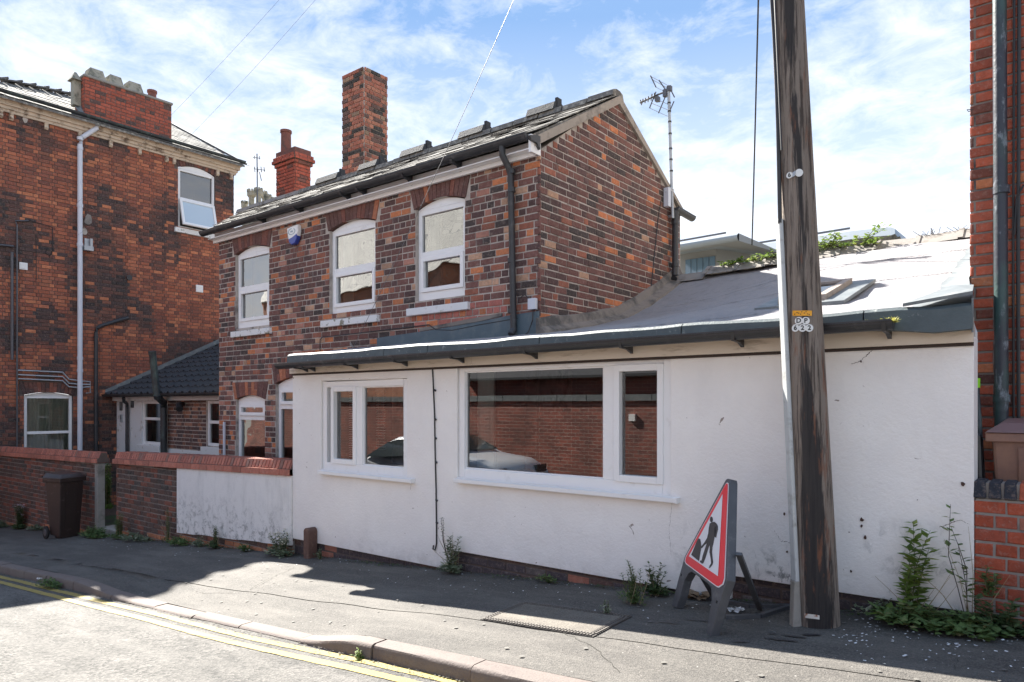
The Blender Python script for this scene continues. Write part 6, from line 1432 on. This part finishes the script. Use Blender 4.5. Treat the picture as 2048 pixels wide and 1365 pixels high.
scrap(1400, 1195, .10, plain('dead_leaf', (.22, .15, .09), .8, .3, 30), 'heap of dry brown leaves beneath the roadworks sign', 'leaf_heap', 6, 'leaves', 'litter on the pavement', 60, .05, 1.6)
m_ = MB(); r = random.Random(12)
for i in range(520):
    if i < 300: x = r.uniform(-1.1, .6); y = 4.0 + .95 * r.random() ** .6
    else: x = r.uniform(-13, -1.2); y = 4.98 - .7 * r.random() ** 1.6
    a = r.uniform(0, 3.14); w = r.uniform(.003, .009); h = w * r.uniform(.3, .8); c_, s_ = math.cos(a), math.sin(a); m_.face([pv(x + c_ * w * i_ - s_ * h * j_, y + s_ * w * i_ + c_ * h * j_, .010 + r.uniform(0, .004)) for i_, j_ in ((-1, -1), (1, -1), (1, 1), (-1, 1))])
m_.build('pale_grit', M['paper'], None, fix=False, kind='stuff')
m_ = MB(); r = random.Random(77)
for i in range(2600):
    x = r.uniform(-14, .3); d = r.random() ** 2.2 * (.10 + .06 * fbm(x * 1.3, 5)); y = 4.99 - d if x > -7.3 else 4.97 - d; w = r.uniform(.004, .014); a = r.uniform(0, 3.14)
    if fbm(x * 2.1, 9) < -.12 + r.uniform(-.2, .2): continue
    P = [Vector((x + math.cos(a + k * 1.57) * w * r.uniform(.6, 1.3), y + math.sin(a + k * 1.57) * w * .7, pav_z(x, y) + .008 + r.uniform(0, .012))) for k in range(4)]; m_.face(P)
m_.build('dirt_crumbs', plain('dirt_crumbs', (.085, .07, .045), .95, .5, 40, dirt=(.06, .09, .03), dscale=4, dlo=.45, dhi=.55), None, fix=False, kind='stuff')
m_ = MB(); r = random.Random(78)
for i in range(130):
    x = r.uniform(-9, .8); y = r.uniform(3.25, 4.8); w = r.uniform(.008, .018); m_.face([pv(x + math.cos(6.283 * k / 7) * w * r.uniform(.8, 1.1), y + math.sin(6.283 * k / 7) * w * r.uniform(.8, 1.1), .0075) for k in range(7)])
m_.build('gum_spots', plain('gum_spot', (.14, .133, .12), .8, .2, 9), None, fix=False, kind='stuff')
m_ = MB(); r = random.Random(79)
for i in range(700):
    x = r.uniform(-12, -1.6); y = 3.02 - r.random() ** 2 * .10; w = r.uniform(.003, .010); a = r.uniform(0, 3.14); m_.face([(x + math.cos(a + k * 1.57) * w, y + math.sin(a + k * 1.57) * w, road_z(x, y) + .011 + r.uniform(0, .004)) for k in range(4)])
m_.build('gutter_grit', plain('gutter_grit', (.10, .09, .07), .95, .5, 40), None, fix=False, kind='stuff')
# dark spill marks by the pole foot
m_ = MB(); M['spill'] = plain('spill_stain', (.035, .035, .038), .45, .3, 20)
for (px, py, w, h, a) in ((1562, 1282, .11, .018, .05), (1590, 1276, .08, .016, .0), (1335, 1247, .09, .010, .1), (1395, 1243, .14, .008, .1), (1480, 1286, .05, .012, .3), (1622, 1272, .07, .022, .3), (1545, 1270, .03, .01, .3)):
    x, y = gp(px, py); n = 14; r = random.Random(px); P = []
    for i in range(n): t = 2 * math.pi * i / n; k = r.uniform(.6, 1.15); u_, v_ = math.cos(t) * w * k, math.sin(t) * h * k; P.append(pv(x + u_ * math.cos(a) - v_ * math.sin(a), y + u_ * math.sin(a) + v_ * math.cos(a), .0085))
    m_.face(P)
m_.build('spill_stain', M['spill'], pav_base, fix=False)

# ---------------------------------------------------------------- weeds
def leaf(m_, p_, d, up, L, W):
    d = d.normalized(); s = d.cross(up); 
    if s.length < 1e-3: s = d.cross(Vector((1, 0, 0)))
    s.normalize(); n_ = s.cross(d); a = p_; m1 = p_ + d * L * .45 + n_ * L * .06; t = p_ + d * L - n_ * L * .12
    i = len(m_.v); m_.v += [tuple(a), tuple(m1 + s * W - n_ * W * .3), tuple(t), tuple(m1 - s * W - n_ * W * .3), tuple(m1)]
    for f in ((0, 4, 1), (1, 4, 2), (2, 4, 3), (3, 4, 0)): m_.f.append(tuple(i + q for q in f)); m_.c.append((1, 1, 1))
def weed(name, label, px, py, Yw, h, spread, nst, lsz, mat, seed, lean=(0, 0, 0), dens=14, flower=None, low=0, stem='stem', cat='weed', base=None, wr=.28, up0=.02):
    r = random.Random(seed)
    if base is None: q = at_y(px, py, Yw); B = Vector((q.x, Yw, base_z(q.x, Yw) if Yw > 4.2 else pav_z(q.x, Yw)))
    else: B = Vector(base)
    T = thing(name, label, cat, B, 'weeds growing along the wall foot'); ms, ml, mf = MB(), MB(), MB()
    for s in range(nst):
        a = r.uniform(0, 6.28); sp = spread * r.uniform(.2, 1); hh = h * r.uniform(.55, 1.0) if s else h; tip = B + Vector((math.cos(a) * sp, math.sin(a) * sp * .45 - spread * .12, hh)) + Vector(lean) * hh
        b0 = B + Vector((math.cos(a) * spread * .25 * r.random(), math.sin(a) * spread * .12, 0)); mid = b0.lerp(tip, .5) + Vector((r.uniform(-.1, .1) * hh, r.uniform(-.06, .02) * hh, .08 * hh))
        P = [b0, b0.lerp(mid, .5) + Vector((0, 0, .02 * hh)), mid, mid.lerp(tip, .5) + Vector((0, 0, .01)), tip]; ms.tube(P, [.0035, .003, .0028, .002, .001], 4, cap=False)
        n = int(dens * hh / .3) + 3
        for k in range(n):
            t = up0 + (1 - up0) * k / n; i = min(3, int(t * 4)); p_ = P[i].lerp(P[i + 1], t * 4 - i); an = k * 2.4 + s; d = Vector((math.cos(an), math.sin(an) * .8, r.uniform(.1, .7))); L = lsz * 1.3 * r.uniform(.7, 1.2) * (1 - .4 * t)
            leaf(ml, p_, d, Vector((0, 0, 1)), L, L * wr)
        if flower:
            for k in range(5): leaf(mf, tip + Vector((r.uniform(-.02, .02), r.uniform(-.02, .02), r.uniform(-.03, .01))), Vector((r.uniform(-1, 1), r.uniform(-1, 1), 1)), Vector((0, 0, 1)), .018, .008)
    for k in range(int(low * 1.5)):
        a = r.uniform(0, 6.28); d = spread * r.random() ** .5 * 1.1; p_ = B + Vector((math.cos(a) * d, min(.02, math.sin(a) * d * .5 - .03), .015 + r.random() * .05 + .12 * h * (1 - d / spread / 1.1) * r.random())); leaf(ml, p_, Vector((math.cos(a * 3 + k), math.sin(a * 5 + k), r.uniform(-.1, .8))), Vector((0, 0, 1)), lsz * r.uniform(.7, 1.4), lsz * wr * r.uniform(.9, 1.5))
    if h > .2:
        md = MB()
        for k in range(3 + int(h * 6)):
            a = r.uniform(0, 6.28); b0 = B + Vector((math.cos(a) * spread * .5, min(.02, math.sin(a) * spread * .3), 0)); tp = b0 + Vector((math.cos(a + 1) * h * .35, -abs(math.sin(a)) * h * .18, h * r.uniform(.3, .85))); md.tube([b0, b0.lerp(tp, .5) + Vector((.015, 0, .02)), tp], [.0028, .002, .001], 4, cap=False)
        md.build('dead_stems', M['straw'], T, fix=False)
    ms.build('stems', M[stem], T, fix=False); ml.build('leaves', M[mat], T, fix=False)
    if flower: mf.build('flowers', flower, T, fix=False)
    return T
M['straw'] = plain('straw', (.30, .24, .14), .85, .2, 20)
M['flower_pink'] = plain('pale_flower', (.65, .50, .60), .7, .1, 20); M['flower_white'] = plain('seed_head', (.70, .66, .52), .8, .1, 20)
weed('leafy_weed', 'tall leafy weed climbing beside the hanging cable on the white wall', 906, 1145, 4.93, .36, .10, 7, .050, 'leaf_grey', 1, (.05, 0, 0), 20, low=110)
weed('thin_weed', 'thin dark weed stalk leaning from beside the cable end', 900, 1140, 4.95, .52, .03, 2, .026, 'leaf_dark', 2, (-.22, 0, 0), 9, stem='stem_dark', up0=.55)
weed('bright_weed', 'bright green many leaved weed against the white wall right of the pole', 1822, 1232, 4.90, .62, .15, 6, .085, 'leaf_bright', 3, (.0, 0, 0), 15, low=26, wr=.27, up0=.15)
weed('bramble', 'straggly dark stemmed bramble at the corner of white wall and red wall', 1935, 1255, 4.93, .72, .05, 3, .06, 'leaf', 4, (-.12, 0, 0), 5, stem='stem_dark', low=0, up0=.3)
weed('ground_ivy', 'low spreading broad leaved weeds at the foot of the white wall corner', 1880, 1250, 4.86, .15, .34, 16, .055, 'leaf', 5, dens=24, low=330, wr=.42)
weed('wall_weed', 'weeds trailing up the low red wall at the right edge', 2010, 1260, 4.90, .22, .22, 10, .05, 'leaf_dark', 6, dens=20, low=150, wr=.38)
weed('wall_shoot', 'feathery green shoot on the face of the low red wall', 1985, 1190, 4.955, .18, .10, 5, .045, 'leaf', 7, dens=20, base=(-.36, 4.955, -1.12), wr=.3)
weed('dry_weed', 'dry yellowish tuft at the wall foot right of the pole', 1770, 1230, 4.92, .12, .16, 14, .03, 'leaf_grey', 8, dens=24, low=70)
weed('feathery_weed', 'feathery green weed on the pavement at the corner of the manhole cover', 1268, 1225, 4.62, .32, .11, 14, .035, 'leaf', 9, dens=40, low=90, wr=.14)
weed('leafy_weed', 'dark leafy weed at the wall foot just left of the roadworks sign', 1312, 1195, 4.90, .26, .10, 9, .045, 'leaf_dark', 10, dens=16, low=90)
weed('small_weed', 'tiny weed growing out of the manhole cover edge', 1215, 1225, 4.30, .10, .04, 6, .025, 'leaf_grey', 11, dens=18, low=14)
weed('small_weed', 'small green weed in the plinth crack below the big window', 1098, 1168, 4.94, .06, .09, 8, .03, 'leaf', 12, dens=14, low=40)
weed('flowering_weed', 'bushy weed with cream seed heads where the garden wall meets the white extension', 563, 1100, 4.90, .30, .20, 16, .05, 'leaf_grey', 13, dens=22, low=200, flower=M['flower_white'])
weed('flowering_weed', 'pink flowered bushy weed against the garden wall left of the dark bin', 41, 1052, 4.80, .48, .17, 18, .055, 'leaf_dark', 14, dens=24, low=200, flower=M['flower_pink'])
weed('gate_weed', 'low leafy weeds between the dark bin and the gate gap', 196, 1062, 4.85, .16, .34, 18, .06, 'leaf', 15, dens=20, low=260)
weed('gate_weed', 'tall grassy weeds at the left end of the rendered garden wall', 240, 1062, 4.86, .42, .13, 16, .05, 'leaf', 16, dens=26, low=120, wr=.16)
weed('wall_weed', 'low trailing weeds at the foot of the dark brick wall section', 280, 1075, 4.90, .12, .38, 16, .045, 'leaf_grey', 17, dens=20, low=220)
weed('wall_weed', 'tall thin weed against the brick just left of the white rendered panel', 336, 1080, 4.93, .50, .06, 6, .035, 'leaf', 18, dens=22, low=40, wr=.16)
weed('wall_weed', 'low leafy weed below the left end of the white rendered panel', 362, 1082, 4.90, .12, .20, 10, .05, 'leaf', 19, dens=20, low=120)
weed('wall_weed', 'upright branching weed in front of the white rendered panel', 430, 1090, 4.90, .32, .10, 9, .04, 'leaf_dark', 20, dens=18, low=90)
weed('wall_weed', 'small weed patch under the middle of the rendered panel', 400, 1086, 4.92, .14, .12, 8, .04, 'leaf_grey', 21, dens=18, low=60)
weed('wall_weed', 'small weed below the right part of the rendered panel', 492, 1095, 4.92, .10, .10, 7, .04, 'leaf', 22, dens=18, low=50)
weed('wall_weed', 'small pale weed growing at the foot of the white wall beside the iron post', 640, 1118, 4.92, .13, .05, 6, .03, 'leaf_grey', 23, dens=16, low=16)
weed('kerb_weed', 'green weed patch growing over the kerb joint at the edge of the shade', 120, 1170, 3.0, .07, .20, 14, .04, 'leaf', 24, dens=20, low=120, base=(-8.95, 3.0, road_z(-8.95, 3.0)))
weed('kerb_weed', 'tiny bright weed in the kerb joint in the foreground', 738, 1296, 3.0, .06, .03, 5, .03, 'leaf_bright', 25, dens=12, low=10, base=(-3.66, 3.01, road_z(-3.66, 3.0)))
weed('wall_weed', 'scrubby weeds at the far left end of the garden wall', 5, 1040, 4.8, .14, .3, 12, .05, 'leaf_grey', 26, dens=18, low=140)
weed('wall_weed', 'low weeds between the flowering weed and the dark bin', 75, 1056, 4.85, .10, .22, 10, .045, 'leaf_grey', 27, dens=16, low=100)
weed('garden_plant', 'tall sunlit flowering plant seen through the gap between the garden walls', 214, 1000, 6.2, .95, .22, 12, .07, 'leaf_bright', 28, dens=26, low=160, flower=M['flower_white'], base=(at_y(213, 1000, 6.2).x, 6.2, -2.15))
# creeper over the extension's ridge
r = random.Random(31); T = thing('creeper', 'bright green creeper spilling over the ridge tiles behind the telegraph pole', 'creeper', (-2.4, 9.4, 1.9))
ms, ml = MB(), MB()
for s in range(74):
    t = r.random(); px = lerp(1478, 1745, t) if s > 12 else lerp(1445, 1480, r.random()); a = at_y(px, 515 - (px - 1500) * .15, 9.42); big = 1.0 if 1590 < px < 1720 else .55 if px > 1500 else .35; up_ = at_y(px + r.uniform(10, 46) * big, 0, 9.35 - r.uniform(0, .2)); 
    b0 = Vector((a.x, 9.43, 1.86)); b1 = b0 + Vector((r.uniform(.05, .42) * big, -r.uniform(-.05, .3), r.uniform(.06, .27) * big)); P = [b0, b0.lerp(b1, .4) + Vector((0, 0, .06)), b1]; ms.tube(P, [.006, .004, .002], 4, cap=False)
    for k in range(11): f_ = (k + 1) / 11; p_ = (P[0].lerp(P[1], f_ * 2) if f_ < .5 else P[1].lerp(P[2], f_ * 2 - 1)); an = k * 2.4 + s; leaf(ml, p_, Vector((math.cos(an), math.sin(an), r.uniform(0, .8))), Vector((0, 0, 1)), r.uniform(.05, .10) * (.6 + .4 * big), .022)
ms.build('stems', M['stem'], T, fix=False); ml.build('leaves', M['leaf_bright'], T, fix=False)
r = random.Random(32); T = thing('dry_twigs', 'dry brown twigs and moss tuft on the ridge tiles near the red building', 'twigs', (-1.3, 9.4, 1.95)); ms = MB()
for i in range(26): a = at_y(r.choice([1850, 1860, 1868, 1915, 1925]) + r.uniform(-6, 8), 480, 9.35); b0 = Vector((a.x, 9.38, 1.94)); ms.tube([b0, b0 + Vector((r.uniform(-.1, .16), -.03, r.uniform(.02, .10)))], .003, 4)
ms.build('stems', M['stem_dark'], T)
r = random.Random(33); ml = MB()
for i in range(140): X_ = lerp(at_y(1735, 640, 4.76).x, at_y(1790, 640, 4.76).x, r.random() ** .8); leaf(ml, Vector((X_, 4.79 + r.uniform(-.04, .04), .50)), Vector((r.uniform(-1, 1), r.uniform(-1, 1), r.uniform(.2, 1))), Vector((0, 0, 1)), r.uniform(.02, .05), .008)
M['moss'] = leaf_mat('moss_yellow', (.30, .30, .06), (.45, .42, .12)); tag(ml.build('moss_tuft', M['moss'], fix=False), 'yellow moss and grass tuft sprouting from the end of the black gutter', 'moss')
# ---------------------------------------------------------------- overhead wires
PTOP = pole_c(6.4)
def wire(a, b, sag, r_, label, mat='wire'):
    a, b = Vector(a), Vector(b); m_ = MB(); P = [a.lerp(b, i / 24) + Vector((0, 0, -sag * 4 * (i / 24) * (1 - i / 24))) for i in range(25)]; m_.tube(P, r_, 5); tag(m_.build('overhead_wire', M[mat], fix=False), label, 'wire', 'overhead telephone wires')
wire(PTOP, at_y(706, 697, 6.04),   .18, .0032, 'thin telephone wire running down to the front of the brick house', 'wire_pale')
wire(PTOP, at_x(70, 471, XL + .03), .5, .0015, 'thin telephone wire crossing to the left end of the sooty building', 'wire_pale')
wire(PTOP + Vector((0, .05, -.1)), at_x(112, 500, XL + .03), .6, .0015, 'thin telephone wire crossing to the sooty building beside the white downpipe', 'wire_pale')
e1 = at_y(1504, 490, 9.45); s1 = at_y(1523, -260, 6.5)
wire(s1, e1, .08, .009, 'dark telephone wire hanging down to the extension ridge left of the pole')
# ---------------------------------------------------------------- the other side of the street (seen in the window panes)
def brick_tex(name, ca, cb, mort, sc=1.0):
    m, nt, b = new_mat(name); t = N(nt, 'ShaderNodeTexBrick'); g = N(nt, 'ShaderNodeNewGeometry'); sp = N(nt, 'ShaderNodeSeparateXYZ'); cm = N(nt, 'ShaderNodeCombineXYZ')
    nt.links.new(g.outputs['Position'], sp.inputs[0]); ad = N(nt, 'ShaderNodeMath', operation='ADD'); nt.links.new(sp.outputs['X'], ad.inputs[0]); nt.links.new(sp.outputs['Y'], ad.inputs[1]); nt.links.new(ad.outputs[0], cm.inputs[0]); nt.links.new(sp.outputs['Z'], cm.inputs[1]); nt.links.new(cm.outputs[0], t.inputs['Vector'])
    t.inputs['Color1'].default_value = (*ca, 1); t.inputs['Color2'].default_value = (*cb, 1); t.inputs['Mortar'].default_value = (*mort, 1); t.inputs['Scale'].default_value = 1; t.inputs['Brick Width'].default_value = .225; t.inputs['Row Height'].default_value = .08; t.inputs['Mortar Size'].default_value = .006
    c = mix(nt, ramp(nt, noise_node(nt, 1.2, 6, .7), [(.4, 0.0), (.7, .75)]), t.outputs[0], (.09, .05, .045)); nt.links.new(c, b.inputs['Base Color']); b.inputs['Roughness'].default_value = .9; return m
M['opp_brick'] = brick_tex('opposite_brick', (.40, .12, .085), (.22, .075, .06), (.45, .36, .30)); M['opp_orange'] = brick_tex('opposite_orange_brick', (.52, .22, .12), (.42, .16, .09), (.35, .28, .22))
YO = -3.2
pavo = sheet('far_pavement', M['pavement'], rng(-30, 10, 1), [-3.3, -2.35], lambda x, y: road_z(x, -2.3) + .11)
ow = thing('opposite_brick_wall', 'long red brick boundary wall with grey stone coping on the far side of the street', 'wall', (-6, YO, -1.5))
m_ = MB(); m_.box(-26, 3, YO - .25, YO, -4, .08); m_.build('wall', M['opp_brick'], ow)
m_ = MB(); x = -26
while x < 2.9: m_.box(x, x + .78, YO - .32, YO + .05, .083, .22); x += .8
m_.build('coping_stones', M['lead'], ow, kind='stuff')
m_ = MB(); q = at_y(1147, 835, 10 - YO - .0); m_.box(-7.35, -7.2, YO, YO + .06, -.35, -.2); m_.build('vent', M['upvc'], ow)
m_ = MB(); m_.box(-13.9, -13.0, YO + .001, YO + .03, -2.2, -.25); m_.build('door', plain('dark_blue_door', (.02, .03, .06), .4, .1), ow)
m_ = MB(); m_.box(-14.05, -12.85, YO + .002, YO + .06, -.24, -.12); m_.build('lintel', M['paint'], ow)
ob_ = thing('opposite_outbuilding', 'long dark tiled outbuilding behind the opposite boundary wall', 'outbuilding', (-8, -6, -1.5))
m_ = MB(); m_.box(-13, -3, -9, -4.3, -2, .7); m_.build('wall', M['opp_brick'], ob_)
m_ = MB(); m_.prism([(-13.1, -4.1, .65), (-2.9, -4.1, .65), (-2.9, -8.5, 2.6), (-13.1, -8.5, 2.6)], (0, 0, .06)); rf = m_.build('roof', M['slate_dark'], ob_)
m_ = MB(); m_.hexa([(-6.6, -6.5, 1.93), (-5.9, -6.5, 1.93), (-5.9, -7.4, 2.39), (-6.6, -7.4, 2.39), (-6.6, -6.5, 2.03), (-5.9, -6.5, 2.03), (-5.9, -7.4, 2.49), (-6.6, -7.4, 2.49)]); m_.build('skylight', M['metal'], rf)
oh = thing('opposite_house', 'two storey brick house with pale slate roof across the street', 'house', (-16, -9, -2))
m_ = MB(); m_.box(-33, -11, -17, -8.8, -3, 5.6); m_.build('wall', M['opp_orange'], oh)
m_ = MB(); m_.prism([(-33.2, -8.5, 5.5), (-10.8, -8.5, 5.5), (-10.8, -13, 9.6), (-33.2, -13, 9.6)], (0, 0, .06)); m_.prism([(-33.2, -13, 9.6), (-10.8, -13, 9.6), (-10.8, -17.3, 5.5), (-33.2, -17.3, 5.5)], (0, 0, .06))
mt, nt, b = new_mat('opposite_slate'); t = N(nt, 'ShaderNodeTexBrick'); nt.links.new(pos_node(nt, (1, 1, 1)), t.inputs['Vector']); t.inputs['Color1'].default_value = (.30, .29, .26, 1); t.inputs['Color2'].default_value = (.36, .35, .31, 1); t.inputs['Mortar'].default_value = (.06, .06, .06, 1); t.inputs['Scale'].default_value = 1; t.inputs['Brick Width'].default_value = .3; t.inputs['Row Height'].default_value = .2; t.inputs['Mortar Size'].default_value = .012; nt.links.new(t.outputs[0], b.inputs['Base Color'])
m_.build('roof', mt, oh)
for x in (-31, -26.5, -22, -17.5, -13.5):
    m_ = MB(); m_.box(x, x + .9, -8.8, -8.75, 3.2, 4.7); wv = m_.build('window', M['upvc'], oh); m_ = MB(); m_.box(x + .07, x + .83, -8.755, -8.74, 3.27, 4.63); m_.build('pane', M['sky_glass'], wv)
# silver saloon parked on the far side
car = thing('parked_car', 'silver saloon car parked against the far kerb', 'car', (0, 0, 0))
M['car'] = plain('silver_paint', (.78, .80, .82), .25, .03, 3, metal=.25); M['car_glass'] = plain('car_glass', (.03, .04, .045), .05, .0, 1, spec=1)
Lc, Wc = 4.5, .86
prof = [(-2.2, .32), (-2.25, .55), (-2.2, .86), (-1.75, .95), (-1.25, .98), (-.75, 1.30), (-.45, 1.40), (.2, 1.41), (.55, 1.33), (1.15, .98), (1.9, .84), (2.15, .70), (2.25, .50), (2.2, .30)]
vs_ = []; fs_ = []; sec = [(-1, .0), (-.97, .0), (0, 0)]
cols = [-1, -.93, -.5, 0, .5, .93, 1]
for (x, z) in prof:
    for c_ in cols:
        e = abs(c_); zz = z - (.05 if e > .95 else .015 if e > .9 else 0) * 1.0; wx = Wc * (1 - .30 * smooth((z - .95) / .45)); xx = x * (1 - .03 * e * e); vs_.append((xx, c_ * wx, zz))
nc = len(cols); npf = len(prof)
for i in range(npf - 1):
    for j in range(nc - 1): fs_.append((i * nc + j, (i + 1) * nc + j, (i + 1) * nc + j + 1, i * nc + j + 1))
me = MB()
for s_ in (0, nc - 1):
    top = [i * nc + s_ for i in range(npf)]; lowv = []
    for i, (x, z) in enumerate(prof): vs_.append((max(-2.2, min(2.2, x)), (-1 if s_ == 0 else 1) * Wc, min(z, .62))); lowv.append(len(vs_) - 1)
    b0 = len(vs_); vs_ += [(x, (-1 if s_ == 0 else 1) * Wc * .98, .22) for x, z in prof]
    for i in range(npf - 1): fs_ += [(top[i], lowv[i], lowv[i + 1], top[i + 1]), (lowv[i], b0 + i, b0 + i + 1, lowv[i + 1])]
mesh = bpy.data.meshes.new('body'); mesh.from_pydata(vs_, [], fs_); mesh.materials.append(M['car']); bm = bmesh.new(); bm.from_mesh(mesh); bmesh.ops.recalc_face_normals(bm, faces=bm.faces); bm.to_mesh(mesh); bm.free(); mesh.polygons.foreach_set('use_smooth', [True] * len(mesh.polygons)); body = link('body', mesh, car)
for sgn in (-1, 1):
    m_ = MB(); P = [(-1.2, 1.0), (-.72, 1.27), (-.45, 1.33), (.18, 1.34), (.5, 1.27), (1.0, 1.0)]; m_.prism([(x, sgn * (Wc * (1 - .30 * smooth((z - .95) / .45)) + .012), z) for x, z in P], (0, -.01 * sgn, 0)); m_.build('side_window', M['car_glass'], car)
    for x in (-1.35, 1.35):
        m_ = MB(); m_.tube([(x, sgn * .70, .31), (x, sgn * .88, .31)], .31, 22); wh = m_.build('wheel', M['rubber'], car, smooth=True); m_ = MB(); m_.tube([(x, sgn * .885, .31), (x, sgn * .90, .31)], .2, 18); m_.build('rim', M['metal'], wh)
    m_ = MB(); m_.obox((2.17, sgn * .62, .62), (.04, 0, 0), (0, .16, 0), (0, 0, .07)); m_.build('headlight', M['car_glass'], car); m_ = MB(); m_.obox((-2.2, sgn * .66, .75), (.04, 0, 0), (0, .14, 0), (0, 0, .07)); m_.build('rear_light', M['sign_red'], car)
m_ = MB(); m_.prism([(.60, -.55, 1.325), (.60, .55, 1.325), (1.10, .68, 1.03), (1.10, -.68, 1.03)], (.006, 0, .012)); m_.build('windscreen', M['car_glass'], car); m_ = MB(); m_.prism([(-.80, -.55, 1.275), (-.80, .55, 1.275), (-1.2, .66, 1.03), (-1.2, -.66, 1.03)], (-.006, 0, .012)); m_.build('rear_window', M['car_glass'], car)
car.scale = (1.1, 1.05, 1.08); car.location = (-11.0, -1.1, road_z(-11.0, -1.3)); car.rotation_euler = (0, -math.atan(.071), 0)
